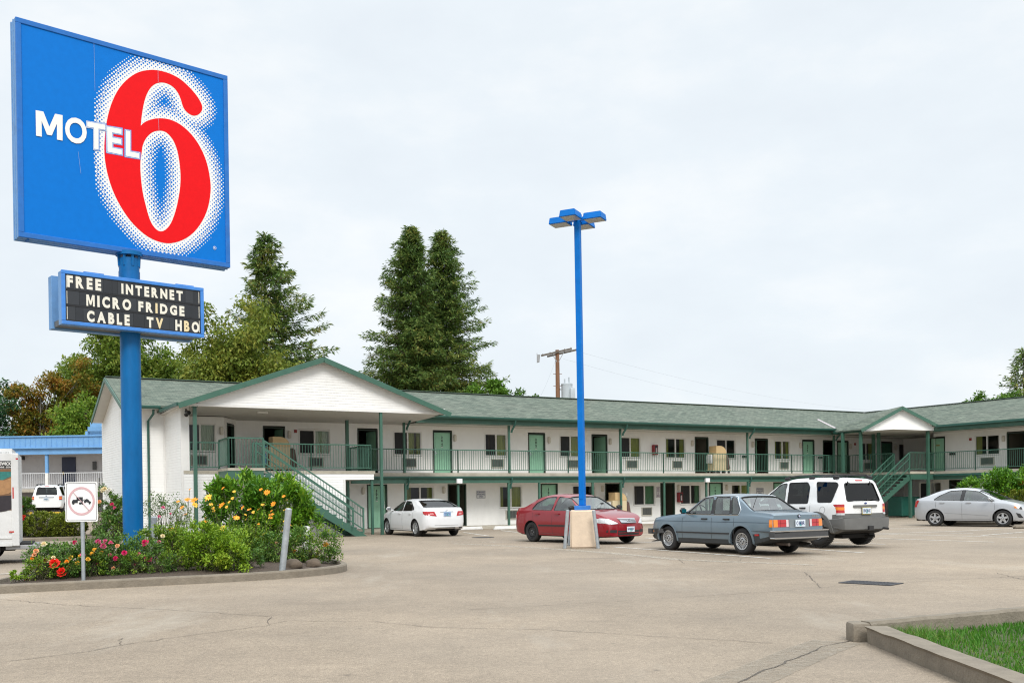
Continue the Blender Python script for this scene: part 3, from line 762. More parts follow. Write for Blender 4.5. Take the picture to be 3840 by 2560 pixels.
def shingle(name):
    m = bpy.data.materials.new(name); m.use_nodes = True; nt = m.node_tree; P = nt.nodes['Principled BSDF']; P.inputs['Roughness'].default_value = .9
    uv = nd(nt, 'ShaderNodeUVMap')
    br = nd(nt, 'ShaderNodeTexBrick', Scale=1., offset=.5); br.inputs['Color1'].default_value = (.138,.162,.126,1); br.inputs['Color2'].default_value = (.066,.088,.068,1)
    br.inputs['Mortar'].default_value = (.05,.075,.06,1); br.inputs['Mortar Size'].default_value = .008; br.inputs['Brick Width'].default_value = .3; br.inputs['Row Height'].default_value = .145
    br.inputs['Bias'].default_value = -.1
    nt.links.new(uv.outputs[0], br.inputs[0])
    mp = nd(nt, 'ShaderNodeMapping'); mp.inputs['Scale'].default_value = (1,3.2,1); nt.links.new(uv.outputs[0], mp.inputs[0])
    nz = nd(nt, 'ShaderNodeTexNoise', Scale=1.6, Detail=6., Roughness=.7); nt.links.new(mp.outputs[0], nz.inputs[0])
    r = nd(nt, 'ShaderNodeMapRange'); r.inputs['From Min'].default_value = .3; r.inputs['From Max'].default_value = .7; r.inputs['To Min'].default_value = .66; r.inputs['To Max'].default_value = 1.36
    nt.links.new(nz.outputs[0], r.inputs[0])
    x = nd(nt, 'ShaderNodeMix', data_type='RGBA', blend_type='MULTIPLY'); x.inputs[0].default_value = 1
    nt.links.new(br.outputs[0], x.inputs[6]); nt.links.new(r.outputs[0], x.inputs[7])
    n2 = nd(nt, 'ShaderNodeTexNoise', Scale=.35, Detail=5.); nt.links.new(uv.outputs[0], n2.inputs[0])
    r2 = nd(nt, 'ShaderNodeMapRange'); r2.inputs['From Min'].default_value = .5; r2.inputs['From Max'].default_value = .75; r2.inputs['To Max'].default_value = .3
    nt.links.new(n2.outputs[0], r2.inputs[0])
    y = nd(nt, 'ShaderNodeMix', data_type='RGBA'); nt.links.new(r2.outputs[0], y.inputs[0]); nt.links.new(x.outputs[2], y.inputs[6]); y.inputs[7].default_value = (.165,.17,.14,1)
    nt.links.new(y.outputs[2], P.inputs['Base Color'])
    bp = nd(nt, 'ShaderNodeBump'); bp.inputs['Strength'].default_value = .6; bp.inputs['Distance'].default_value = .012
    nt.links.new(br.outputs['Fac'], bp.inputs['Height']); bp.invert = True; nt.links.new(bp.outputs[0], P.inputs['Normal'])
    return m
M_roof = shingle('green_shingles')
mo = thing('motel', 'long two-storey white motel with green shingle roof, balconies and outdoor stairs', 'building', (*BO,0), pi/2-BA)
ZS, ZR, ZRB, ZC = 2.66, 3.74, 2.79, 4.97        # slab top, rail top, bottom rail, ceiling
WB = 1.4                                         # wall of the rooms behind the balcony
Pm = lambda s,o,z: (s, WB-o, z)                  # long wing, facing the yard
AW, AC = 27.7, 26.3
Pr = lambda s,o,z: (AW-o, -s, z)                 # right wing
ztop_main = lambda b: 5.24+.366*(b+.5)
def siding(mb, P, s0, s1, z0, z1, ops=(), clip=None, h=.105, pr=.009):
    n = max(1, round((z1-z0)/h)); h = (z1-z0)/n
    for k in range(n):
        za, zb = z0+k*h, z0+(k+1)*h; zm = (za+zb)/2
        iv = [(s0,s1)]
        for o0, o1, oz0, oz1 in ops:
            if oz0-.02 < zm < oz1+.02:
                nv = []
                for a, b in iv:
                    if o1 <= a or o0 >= b: nv.append((a,b)); continue
                    if o0 > a: nv.append((a,o0))
                    if o1 < b: nv.append((o1,b))
                iv = nv
        for a, b in iv:
            a0, a1, b0, b1 = a, a, b, b
            if clip:
                ca, cb = clip(za); a0, b0 = max(a,ca), min(b,cb); ca, cb = clip(zb); a1, b1 = max(a,ca), min(b,cb)
                if b0 <= a0: continue
                if b1 < a1: a1 = b1 = (a1+b1)/2
            mb.quad(P(a0,pr,za), P(b0,pr,za), P(b1,.0,zb), P(a1,.0,zb))
            mb.quad(P(a0,0,za), P(b0,0,za), P(b0,pr,za), P(a0,pr,za))
def pbx(mb, P, s0, s1, o0, o1, z0, z1, m=0):
    vs = [P(s,o,z) for z in (z0,z1) for s,o in ((s0,o1),(s1,o1),(s1,o0),(s0,o0))]
    mb.add(vs, [(3,2,1,0),(4,5,6,7),(0,1,5,4),(1,2,6,5),(2,3,7,6),(3,0,4,7)], m)
wins, ops_up, ops_lo = [], [], []
rv = random.Random(8)
def window(P, s0, s1, z0, z1, ops, left='screen', right='curtain', cm=None, sash=True, mid=.5):
    ops.append((s0-.01,s1+.01,z0,z1))
    m = MB(); t = .055
    pbx(m,P,s0-.03,s1+.03,-.1,.035,z0-.045,z0+.02); pbx(m,P,s0-.03,s1+.03,-.1,.035,z1-.02,z1+.045)
    pbx(m,P,s0-.03,s0+.022,-.1,.035,z0+.02,z1-.02); pbx(m,P,s1-.022,s1+.03,-.1,.035,z0+.02,z1-.02)
    sm = s0+(s1-s0)*mid
    pbx(m,P,sm-.035,sm+.035,-.06,.02,z0+.02,z1-.02)
    pbx(m,P,s0+.022,s0+.05,-.07,-.01,z0+.02,z1-.02); pbx(m,P,s1-.05,s1-.022,-.07,-.01,z0+.02,z1-.02)
    wo = m.build('window', M_trim, mo)
    m = MB(); m.quad(P(s0+.022,-.035,z0+.02),P(sm-.035,-.035,z0+.02),P(sm-.035,-.035,z1-.02),P(s0+.022,-.035,z1-.02))
    m.build('screen' if left == 'screen' else 'glass', M_scr if left == 'screen' else M_glass, wo)
    m = MB(); m.quad(P(sm+.035,-.035,z0+.02),P(s1-.022,-.035,z0+.02),P(s1-.022,-.035,z1-.02),P(sm+.035,-.035,z1-.02))
    m.build('glass', M_glass, wo)
    def cur(a, b, mt):
        m = MB(); n = 44; pts = []
        for i in range(n+1):
            s = a+(b-a)*i/n; pts.append((s, -.16-.03*sin(i*1.15+rv.random()*.5)))
        for (sa,oa),(sb,ob) in zip(pts,pts[1:]): m.quad(P(sa,oa,z0-.05),P(sb,ob,z0-.05),P(sb,ob,z1+.05),P(sa,oa,z1+.05))
        m.build('curtain', mt, wo, smooth=80)
    cm = cm or M_curt
    if right == 'curtain': cur(sm, s1+.05, cm)
    elif right == 'half': cur(sm+(s1-sm)*.62, s1+.05, cm)
    if left == 'curtain': cur(s0-.05, sm-.02, cm)
    elif left == 'half': cur(s0-.05, s0+(sm-s0)*.45, cm)
    return wo
def door(P, s0, s1, z0, z1, ops, kind='closed', num=None, mat=None, hinge=1):
    """s0..s1 outer frame"""
    ops.append((s0,s1,z0-.1,z1)); t = .06
    m = MB()
    pbx(m,P,s0,s0+t,-.12,.025,z0,z1); pbx(m,P,s1-t,s1,-.12,.025,z0,z1); pbx(m,P,s0+t,s1-t,-.12,.025,z1-t,z1)
    pbx(m,P,s0+t,s1-t,-.12,.02,z0-.03,z0+.012)
    fr = m.build('door_frame', M_frm, mo)
    a, b = s0+t+.006, s1-t-.006; mt = mat or M_door
    ang = {'closed':0,'ajar':radians(38),'open':radians(82)}[kind]
    hs = b if hinge > 0 else a; dirn = -1 if hinge > 0 else 1
    def L(x, o, z):   # x along the leaf from the hinge
        return P(hs+dirn*x*cos(ang)+dirn*o*sin(ang)*-1*dirn*0, -.07-x*sin(ang)+o*cos(ang), z)
    w = b-a; m = MB()
    for (x0,x1,o0,o1,za,zb,k) in [(0,w,-.04,0,z0+.015,z1-t-.006,0)]+[(w*(.12+.4*i),w*(.48+.4*i),0,.007,z0+(z1-z0)*za_,z0+(z1-z0)*zb_,0) for i in (0,1) for za_,zb_ in ((.06,.42),(.47,.76),(.8,.92))]:
        if dirn < 0: x0, x1 = x1, x0
        vs = [L(x,o,z) for z in (za,zb) for x,o in ((x0,o1),(x1,o1),(x1,o0),(x0,o0))]
        m.add(vs, [(3,2,1,0),(4,5,6,7),(0,1,5,4),(1,2,6,5),(2,3,7,6),(3,0,4,7)])
    lf = m.build('door', mt, mo)
    m = MB(); x = w*.92; pc = L(x,.03,z0+.98); pc2 = L(x-.12,.035,z0+.98)
    m.bar(L(x,.02,z0+.9),L(x,.02,z0+1.1),.05,.02); m.bar(pc,pc2,.022); m.bar(L(x,.02,z0+1.17),L(x,.02,z0+1.22),.05,.025)
    m.build('handle', M_chr, lf)
    if num:
        m = MB(); hh = .125; xc = w*.5; zt = z1-.2
        f = (lambda x,z: L(xc-(x),.012,z)) if dirn < 0 else (lambda x,z: L(xc+x,.012,z))
        for i, ch in enumerate(num):
            put_text(m, ch, f, -.04 if ch != '1' else -.018, .04 if ch != '1' else .018, zt-(i+1)*(hh+.035), zt-(i+1)*(hh+.035)+hh, 0, .045)
        zz = zt-3*(hh+.035)-.045; m.add([f(-.05,zz),f(.05,zz),f(.05,zz+.018),f(-.05,zz+.018)],[(0,1,2,3)])
        zz -= .06; m.add([f(-.05,zz),f(.05,zz),f(.05,zz+.03),f(-.05,zz+.03)],[(0,1,2,3)],1)
        m.build('room_number', [M_blk, M_trim], lf)
def acunit(P, s0, s1, z0, z1):
    m = MB(); t = .04
    for a in ((s0-t,s1+t,z0-t,z0),(s0-t,s1+t,z1,z1+t),(s0-t,s0,z0,z1),(s1,s1+t,z0,z1)): pbx(m,P,a[0],a[1],-.05,.06,a[2],a[3])
    o = m.build('air_conditioner', M_acf, mo)
    m = MB(); pbx(m,P,s0,s1,-.05,.022,z0,z1)
    n = 12
    for i in range(n): z = z0+(i+.35)*(z1-z0)/n; pbx(m,P,s0+.01,s1-.01,.022,.048,z,z+.012)
    for k in range(1,4): s = s0+(s1-s0)*k/4; pbx(m,P,s-.01,s+.01,.03,.052,z0,z1)
    m.build('grille', M_ac, o)
def sconce(P, s, z0=4.24):
    m = MB(); bm = bmesh.new(); bmesh.ops.create_cube(bm, size=1)
    for v in bm.verts: v.co = Vector((v.co.x*.15, v.co.y*.12, v.co.z*.34))
    bmesh.ops.bevel(bm, geom=bm.edges[:], offset=.035, segments=3, affect='EDGES')
    c = Vector(P(s,.075,z0+.15)); m.bm(bm, M=Matrix.Translation(c)@(Matrix.Identity(4) if P is not Pr else Matrix.Rotation(pi/2,4,'Z'))); pbx(m,P,s-.06,s+.06,0,.03,z0+.0,z0+.3)
    m.build('wall_lamp', M_lampw, mo, smooth=40)
A = lambda x, y=1650: pb(x,y,WB)[0]
Z = lambda x, y: pb(x,y,WB)[1]
# ---- upper floor, long wing
DZ0, DZ1 = ZS+.01, 4.71
WZ0, WZ1 = 3.56, 4.62
for x0, x1, l, r, c in ((1476,1580,'screen','curtain',M_curt),(1818,1900,'screen','curtain',M_curt),(2099,2176,'screen','curtain',M_curt),(2323,2401,'screen','curtain',M_curt),(2495,2569,'half','half',M_curt),
                      (2686,2757,'screen','none',M_curt),(2903,2961,'half','curtain',M_curt),(3218,3275,'screen','half',M_curt),(3369,3420,'screen','none',M_curt)):
    window(Pm, A(x0), A(x1), WZ0, WZ1, ops_up, l, r, c)
window(Pm, A(1121), A(1237), WZ0, WZ1-.02, ops_up, 'screen', 'curtain', M_curt2)
for x0, x1, k, n, h in ((1623,1695,'closed','204',1),(1980,2044,'closed','205',1),(2218,2277,'open',None,1),(2605,2656,'open',None,-1),(2830,2879,'ajar',None,-1),(3008,3053,'closed','209',1),
                        (3085,3128,'open',None,-1),(3138,3181,'closed','210',1),(3304,3345,'closed','211',1),(1340,1416,'open',None,1)):
    door(Pm, A(x0), A(x1), DZ0, DZ1, ops_up, k, n, M_doord if n == '211' else None, h)
door(Pm, A(986), A(1069), DZ0, DZ1, ops_up, 'open', None, None, 1)
for x0, x1 in ((1512,1556),(1842,1884),(2128,2164),(2348,2386),(2521,2554),(2923,2952),(3239,3266),(1160,1208)):
    acunit(Pm, A(x0), A(x1), 3.0, 3.36)
for x in (1704,2057,2286,2594,2821,2999,3187,3356,1084): sconce(Pm, A(x))
for x in (1108,3205): m = MB(); pbx(m,Pm,A(x)-.06,A(x)+.06,0,.05,4.48,4.62); m.build('fire_alarm', M_redal, mo)
for x in (2788,3073): m = MB(); pbx(m,Pm,A(x)-.14,A(x)+.14,0,.13,3.62,3.73); m.build('ash_tray', M_blk, mo)
m = MB(); siding(m, Pm, -12.71, 31, ZS, ZC, ops_up); m.build('upper_wall', M_sid, mo)
# ---- left porch rooms
lw = MB(); opsL = []; Pl = lambda s,o,z: (s, 0-o, z)
window(Pl, -15.2, pb(808,1650,0)[0], WZ0, WZ1+.02, opsL, 'glass', 'curtain', M_curt2)
acunit(Pl, -14.9, pb(774,1720,0)[0], 3.0, 3.34); sconce(Pl, pb(829,1600,0)[0])
siding(lw, Pl, -15.9, -13.58, ZS, ZC, opsL)
c0, c1 = Vector((-13.58,0)), Vector((-12.71,1.4)); dl = (c1-c0); Ld = dl.length; dl.normalize(); nl = Vector((dl.y,-dl.x))
Pd = lambda s,o,z: (c0.x+dl.x*s+nl.x*o, c0.y+dl.y*s+nl.y*o, z)
opsD = []; door(Pd, .35, 1.32, DZ0, DZ1, opsD, 'ajar', None, M_doord, -1)
siding(lw, Pd, 0, Ld, ZS, ZC, opsD); lw.build('porch_wall', M_sid, mo)
# ---- lower floor
LZ0, LZ1 = .13, 2.16
WL0, WL1 = .98, 2.02
for x0, x1, l, r, c in ((1523,1626,'half','half',M_curt),(1873,1957,'half','curtain',M_curt),(2147,2233,'screen','none',M_curt),(2376,2456,'screen','curtain',M_curt3),(2551,2626,'screen','half',M_curt3),(2743,2812,'half','curtain',M_curt)):
    window(Pm, A(x0,1850), A(x1,1850), WL0, WL1, ops_lo, l, r, c)
for x0, x1, k, n, h in ((1376,1452,'closed','103',-1),(1679,1748,'open',None,-1),(2028,2091,'closed','105',1),(2269,2325,'open',None,-1),(2476,2530,'open',None,-1),(2659,2710,'closed','108',1),(2900,2950,'closed','109',1),(3010,3060,'closed','110',1)):
    door(Pm, A(x0,1850), A(x1,1850), LZ0, LZ1, ops_lo, k, n, None, h)
for x0, x1 in ((1898,1940),(2407,2441)): acunit(Pm, A(x0,1900), A(x1,1900), .42, .8)
for x in (1662,1360,2257,2542,2723): sconce(Pm, A(x,1830), 1.72)
m = MB(); siding(m, Pm, -9.5, 31, .1, 2.36, ops_lo); m.build('lower_wall', M_sid, mo)
# ---- dark rooms behind the openings
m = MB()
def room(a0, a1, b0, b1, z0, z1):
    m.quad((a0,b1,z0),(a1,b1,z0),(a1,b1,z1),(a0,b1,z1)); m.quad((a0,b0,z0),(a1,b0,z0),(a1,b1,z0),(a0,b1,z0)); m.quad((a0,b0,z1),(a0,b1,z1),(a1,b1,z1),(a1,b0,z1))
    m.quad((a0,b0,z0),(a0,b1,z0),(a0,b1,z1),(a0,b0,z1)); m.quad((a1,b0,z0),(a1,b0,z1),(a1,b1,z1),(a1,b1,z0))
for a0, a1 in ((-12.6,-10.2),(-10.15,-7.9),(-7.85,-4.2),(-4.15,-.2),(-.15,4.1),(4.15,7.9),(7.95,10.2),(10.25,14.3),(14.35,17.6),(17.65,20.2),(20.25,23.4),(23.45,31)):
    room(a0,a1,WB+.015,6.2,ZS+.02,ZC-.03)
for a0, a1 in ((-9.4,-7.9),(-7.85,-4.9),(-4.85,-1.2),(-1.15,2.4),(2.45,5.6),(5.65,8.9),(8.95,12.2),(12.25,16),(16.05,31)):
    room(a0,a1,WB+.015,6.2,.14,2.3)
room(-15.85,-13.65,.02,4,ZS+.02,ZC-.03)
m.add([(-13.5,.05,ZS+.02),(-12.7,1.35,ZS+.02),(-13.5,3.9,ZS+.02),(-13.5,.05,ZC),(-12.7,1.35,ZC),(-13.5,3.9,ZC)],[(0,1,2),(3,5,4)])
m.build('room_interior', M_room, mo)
# ---- left block: end wall, front wall, side wall, lower wall
m = MB(); opsN = []
Pf = lambda s,o,z: (s, .25-o, z); siding(m, Pf, -17.2, -15.9, 0, 5.22)
Ps = lambda s,o,z: (-15.9-o, -s, z); siding(m, Ps, -.25, 2.8, 0, 5.2)
Pe = lambda s,o,z: (-17.2-o, -s, z)
siding(m, Pe, -8.0, -.25, 0, 6.9, clip=lambda z: ((-1e9,1e9) if z < 5.2 else (-(3.6+(6.72-z)/.366), -(3.6-(6.72-z)/.366)) if z < 6.7 else (0,-1)))
Pw = lambda s,o,z: (s, -2.8-o, z)
siding(m, Pw, -15.9, -9.42, 0, 2.3); siding(m, Pw, -15.9, -8.1, 2.3, 2.54)
siding(m, lambda s,o,z: (-9.42+o, s, z), -2.8, 1.4, 0, 2.3); siding(m, lambda s,o,z: (-8.1+o, s, z), -2.8, 0, 2.3, 2.54)
m.build('left_wall', M_sid, mo)
for p in ((-15.9,-2.8),(-17.2,.25),(-9.42,-2.8)): m = MB(); m.box((p[0]-.03,p[1]-.03,0),(p[0]+.05,p[1]+.05,5.2 if p[0] < -15 else 2.3)); m.build('corner_trim', M_trim, mo)
for a_, b_ in (((-15.86,-2.825,ZS),(-15.62,-2.7,5.2)),((-15.97,.2,0),(-15.9,.26,5.2))): m = MB(); m.box(a_,b_); m.build('corner_trim', M_trim, mo)
# ---- slabs, soffits
m = MB()
m.box((-15.88,-2.82,2.54),(-8.05,1.39,ZS)); m.box((-8.05,-.12,2.5),(AC+.1,1.39,ZS)); m.box((AC-.12,-26,2.5),(AW-.01,-.12,ZS)); m.box((24.1,-4.4,2.52),(AC-.12,-.12,ZS))
m.box((-14.55,-4.3,2.62),(-13.15,-2.82,2.72))
m.build('balcony_slab', M_slab, mo)
m = MB()
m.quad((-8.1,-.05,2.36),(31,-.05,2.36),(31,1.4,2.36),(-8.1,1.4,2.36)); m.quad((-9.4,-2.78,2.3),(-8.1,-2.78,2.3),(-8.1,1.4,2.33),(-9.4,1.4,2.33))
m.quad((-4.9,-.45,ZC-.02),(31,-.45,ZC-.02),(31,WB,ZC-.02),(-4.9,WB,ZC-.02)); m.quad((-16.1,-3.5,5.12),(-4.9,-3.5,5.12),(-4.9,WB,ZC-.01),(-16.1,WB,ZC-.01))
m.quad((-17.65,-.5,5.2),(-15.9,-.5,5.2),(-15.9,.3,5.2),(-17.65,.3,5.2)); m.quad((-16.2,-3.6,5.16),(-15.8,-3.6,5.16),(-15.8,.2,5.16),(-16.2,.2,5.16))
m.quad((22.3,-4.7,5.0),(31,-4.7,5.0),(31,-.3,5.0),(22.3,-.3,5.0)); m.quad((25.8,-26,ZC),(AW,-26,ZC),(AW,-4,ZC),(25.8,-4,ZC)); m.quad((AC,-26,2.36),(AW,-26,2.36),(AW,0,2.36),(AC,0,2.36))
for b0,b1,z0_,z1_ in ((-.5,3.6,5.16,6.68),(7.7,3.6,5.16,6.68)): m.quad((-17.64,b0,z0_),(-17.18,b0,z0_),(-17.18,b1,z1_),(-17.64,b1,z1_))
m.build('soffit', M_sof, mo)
# ---- roofs
m = MB(); RB = 3.6; zr = lambda b: 5.3+.366*(b+.55)
def roofq(pts, u, v, th=.07):
    """pts (a,b,z) quad; uv in metres along axes u (index) and slope"""
    P4 = [Vector(p) for p in pts]; e = (P4[1]-P4[0]).normalized(); nrm = (P4[1]-P4[0]).cross(P4[2]-P4[0]).normalized(); g_ = nrm.cross(e)
    uv = [((p-P4[0]).dot(e)+u, (p-P4[0]).dot(g_)+v) for p in P4]
    n = len(P4); base = len(m.v)
    m.add(P4, [tuple(range(n))]); m.uv[len(m.f)-1] = uv
    m.add([p-Vector((0,0,th)) for p in P4], [tuple(range(n-1,-1,-1))])
    for i in range(n):
        j = (i+1)%n; a, b = P4[i], P4[j]; d = Vector((0,0,th)); m.quad(a-d, b-d, b, a)
ze, zrd = zr(-.55), zr(RB)
ER, RR = 25.75, 29.9
roofq([(-17.65,-.55,ze),(ER,-.55,ze),(RR,RB,zrd),(-17.65,RB,zrd)], 0, 0)
roofq([(-17.65,RB,zrd),(RR,RB,zrd),(RR+4.15,7.75,ze),(-17.65,7.75,ze)], 3, 20)
roofq([(ER,-.55,ze),(ER,-26,ze),(RR,-26,zrd),(RR,RB,zrd)], 7, 40)
roofq([(RR,RB,zrd),(RR,-26,zrd),(RR+4.15,-26,ze),(RR+4.15,7.75,ze)], 5, 60)
GA, GZ, GL, GR = -10.6, 7.16, -16.2, -5.0; gse = GZ-.361*5.6
roofq([(GL,-.3,gse),(GL,-3.85,gse),(GA,-3.85,GZ),(GA,5,GZ),(GL,5,gse)][:4]+[(GL,5,gse)], 1, 80)
roofq([(GR,-3.85,gse),(GR,5,gse),(GA,5,GZ),(GA,-3.85,GZ)], 2, 100)
# small skewed gable over the right-hand stair
g0, g1 = Vector((22.3,-2.55)), Vector((26.15,-4.85)); gm = (g0+g1)/2; dn = Vector((-.5,-1)).normalized()
ex_ = (g1-g0).normalized(); bk = Vector((-ex_.y, ex_.x)); Pg = gm+bk*7
GZ2 = 6.42; gz2 = 5.14; ov = -bk*.3
v3 = lambda p,z: (p.x,p.y,z)
roofq([v3(Vector((22.3,.2)),gz2),v3(g0+ov-ex_*.15,gz2),v3(gm+ov,GZ2),v3(gm+bk*6,GZ2)], 3, 120)
roofq([v3(g1+ov+ex_*.15,gz2),v3(g1+bk*5,gz2),v3(gm+bk*6,GZ2),v3(gm+ov,GZ2)], 4, 140)
rf = m.build('roof', M_roof, mo)
m = MB(); 
m.bar((-17.65,RB,zrd+.03),(RR,RB,zrd+.03),.26,.03); m.bar((RR,RB,zrd+.03),(RR,-26,zrd+.03),.26,.03)
m.build('ridge_cap', pm('ridge_shingle', (.09,.13,.1), .9, .3, 5.), rf)
m = MB(); va, vb = Vector((22.35,-.55,ze+.03)), Vector((22.9,1.3,zr(1.3)+.03)); m.bar(va, vb, .14, .03, up=(-.3,-.3,1)); m.build('valley_flashing', pm('flashing_metal', (.42,.38,.38), .45, .1, 6., metal=.4), rf)
# ---- gable walls and fascias
Pg1 = lambda s,o,z: (s, -3.5-o, z)
m = MB(); siding(m, Pg1, -15.45, -5.2, 5.14, GZ, clip=lambda z: (GA-(GZ-.05-z)/.361, GA+(GZ-.05-z)/.361)); m.build('gable', M_sid, mo); m = MB()
Pq = lambda s,o,z: (g0.x+ex_.x*s-bk.x*o*-1*-1, g0.y+ex_.y*s-bk.y*o, z); LG = (g1-g0).length
siding(m, Pq, 0, LG, 4.99, GZ2, clip=lambda z: (LG/2-(GZ2-.06-z)*LG/2/(GZ2-gz2+.02), LG/2+(GZ2-.06-z)*LG/2/(GZ2-gz2+.02)))
m.build('gable', M_sid, mo)
m = MB(); m.box((-15.47,-3.53,5.06),(-5.18,-3.46,5.16)); m.box((-5.2,-3.52,5.12),(-5.08,-3.3,5.3)); m.box((-16.05,-3.56,5.05),(-15.47,-3.5,5.165))
m.build('gable_trim', M_trim, mo)
def fascia(p, q, h=.2, t=.045): m = MB(); m.bar(Vector(p)-Vector((0,0,h/2+.02)), Vector(q)-Vector((0,0,h/2+.02)), t, h); m.build('fascia', M_grn, mo)
fascia((GL-.02,-3.87,gse+.0),(GA,-3.87,GZ)); fascia((GA,-3.87,GZ),(GR+.02,-3.87,gse))
fascia((-17.68,-.55,ze),(-17.68,RB,zrd),.17); fascia((-17.68,RB,zrd),(-17.68,7.75,ze),.17)
fascia(v3(g0+ov-ex_*.15,gz2),v3(gm+ov,GZ2),.18); fascia(v3(gm+ov,GZ2),v3(g1+ov+ex_*.15,gz2),.18)
# eave beams
m = MB()
m.box((-4.95,-.32,4.93),(22.4,-.2,5.2)); m.box((AC-.45,-26,4.93),(AC-.33,-4.6,5.18)); m.box((22.32,-2.6,4.97),(22.42,-.2,5.16))
m.box((-8.06,-.14,2.18),(24.1,-.03,2.5)); m.box((AC-.14,-26,2.18),(AC-.03,-4.4,2.5)); m.box((24.1,-4.42,2.2),(AC-.03,-4.3,2.5)); m.box((24.1,-4.3,2.2),(24.2,-.15,2.5))
m.box((-14.55,-4.28,2.3),(-13.2,-4.2,2.62)); m.box((-14.55,-4.2,2.3),(-14.47,-2.84,2.62)); m.bar((-14.5,-4.2,2.1),(-14.5,-3.4,2.5),.06)
m.build('beam', M_grn, mo)
m = MB()
def gut(p, q, z):
    p, q = Vector((*p,z)), Vector((*q,z)); d = (q-p).normalized(); n = Vector((d.y,-d.x,0))
    prof = [(0,0),(0,-.12),(.07,-.12),(.12,-.05),(.12,.0)]
    vs = [pt+n*o+Vector((0,0,h)) for pt in (p,q) for o,h in prof]; k = len(prof)
    m.add(vs, [(i,i+1,k+i+1,k+i) for i in range(k-1)]+[tuple(range(k)), tuple(range(2*k-1,k-1,-1))])
gut((-17.65,-.5),(-16.22,-.5),ze-.01); gut((GL-.0,-.5),(GL,-3.8),gse+.0) if False else m.bar((GL-.03,-.55,gse-.05),(GL-.03,-3.8,gse-.05),.11,.12)
gut((-4.6,-.5),(ER-3.4,-.5),ze-.01); m.bar((ER-.02,-4.9,ze-.06),(ER-.02,-26,ze-.06),.12,.12); m.bar((22.27,-.5,gz2-.05),(g0.x-.05,g0.y-.3,gz2-.05),.11,.12)
gut((-8.0,-.15),(24.1,-.15),ZS-.16); m.bar((AC-.2,-4.4,2.44),(AC-.2,-26,2.44),.1,.12)
m.build('gutter', M_gut, mo)
# ---- columns
COLU = [pb(x,1600,0)[0] for x in (1511,1904,2321,2797,3121)]
COLL = [pb(x,1850,0)[0] for x in (1518,1715,1904,2019,2219,2325,2487,2645,2801,2960,3121)]
def col(a, b, z0, z1, w=.1, cap=False):
    m = MB(); m.bbox((a-w/2,b-w/2,z0),(a+w/2,b+w/2,z1),.008)
    if cap: m.box((a-w*.8,b-w*.8,z1-.05),(a+w*.8,b+w*.8,z1)); 
    m.build('column', M_grn, mo)
for a in COLU: col(a,-.1,ZS,4.95)
for a in COLL: col(a,-.08,.1,2.2,.1)
gp = pb(732,1700,-3.4)[0]; col(gp,-3.4,0,5.08,.13,True); tp = toab(*gnd(1433,2004)); col(tp[0],tp[1]-.02,0,5.55,.115)
col(-8.3,-.3,0,2.3,.12); col(-8.3,-.3,ZS,ZC,.13); col(-8.15,-2.7,0,2.3,.1)
for a, b, z0, z1 in ((22.35,-2.4,ZS,5.0),(25.6,-4.45,0,5.0),(24.2,-4.3,0,2.4),(24.15,-2.2,ZS,5.0),(24.9,-1.2,ZS,5.0),(22.4,-2.45,0,2.4),(pb(3161,1700,-1.2)[0],-1.2,ZS,5.0)): col(a,b,z0,z1,.15)
for s in (7.2,11.5,15.5): col(AC-.05,-s,0,2.2); 
for a in COLU[:5]: m = MB(); m.tube([(a+.14,-.52,5.2),(a+.14,-.5,5.02),(a+.12,-.2,4.72),(a+.1,-.18,4.6)], .05, 8); m.build('downspout', M_gut, mo, smooth=50)
for a in (COLL[0],COLL[2],COLL[5],COLL[8]): m = MB(); m.tube([(a+.12,-.24,2.5),(a+.12,-.24,2.3),(a+.1,-.12,2.05),(a+.1,-.12,1.9)], .05, 8); m.build('downspout', M_gut, mo, smooth=50)
dsx = pb(558,1560,.0)[0]; m = MB(); m.tube([(dsx+.1,-.42,5.15),(dsx+.1,-.38,4.98),(dsx,.17,4.72),(dsx,.17,0)], .05, 8)
m.build('downspout', M_gut, mo, smooth=50)
# ---- railings
def railing(pts, zt, zb, posts=1.9, name='railing', w=.045, slope=None):
    """pts: list of (a,b,z) floor points"""
    m = MB()
    for p, q in zip(pts, pts[1:]):
        p, q = Vector(p), Vector(q); L = (q-p).length; up = Vector((0,0,1))
        m.bar(p+up*zt, q+up*zt, w+.01, w); m.bar(p+up*zb, q+up*zb, w-.005, w-.01)
        n = max(1, int(L/.118))
        for i in range(1, n):
            c = p.lerp(q, i/n); m.bar(c+up*zb, c+up*zt, .016)
        k = max(1, round(L/posts)) if posts else 1
        for i in range(k+1):
            c = p.lerp(q, i/k); m.bar(c, c+up*(zt+.01), .05)
    return m.build(name, M_rail, mo)
H, HB = ZR-ZS, ZRB-ZS
cs = [-8.05]+[a for a in COLU]
extra = [pb(x,1720,0)[0] for x in (1715,2128,2485,2644,2966)]
pp = sorted(cs+extra+[24.1]); 
for p, q in zip(pp, pp[1:]): railing([(p,-.06,ZS),(q,-.06,ZS)], H, HB, 0)
railing([(-15.6,-2.75,ZS),(-14.5,-2.75,ZS)], H, HB, 2.5); railing([(-14.5,-2.8,ZS+.03),(-14.5,-4.22,ZS+.06)], H+.05, HB, 2.5)
railing([(-14.5,-4.22,ZS+.06),(-13.2,-4.22,ZS+.06)], H+.05, HB, 2.5); railing([(-13.2,-2.78,ZS),(-10.8,-2.75,ZS),(-8.2,-2.75,ZS)], H, HB, 2.6); railing([(-8.2,-2.75,ZS),(-8.2,-.25,ZS)], H, HB, 3)
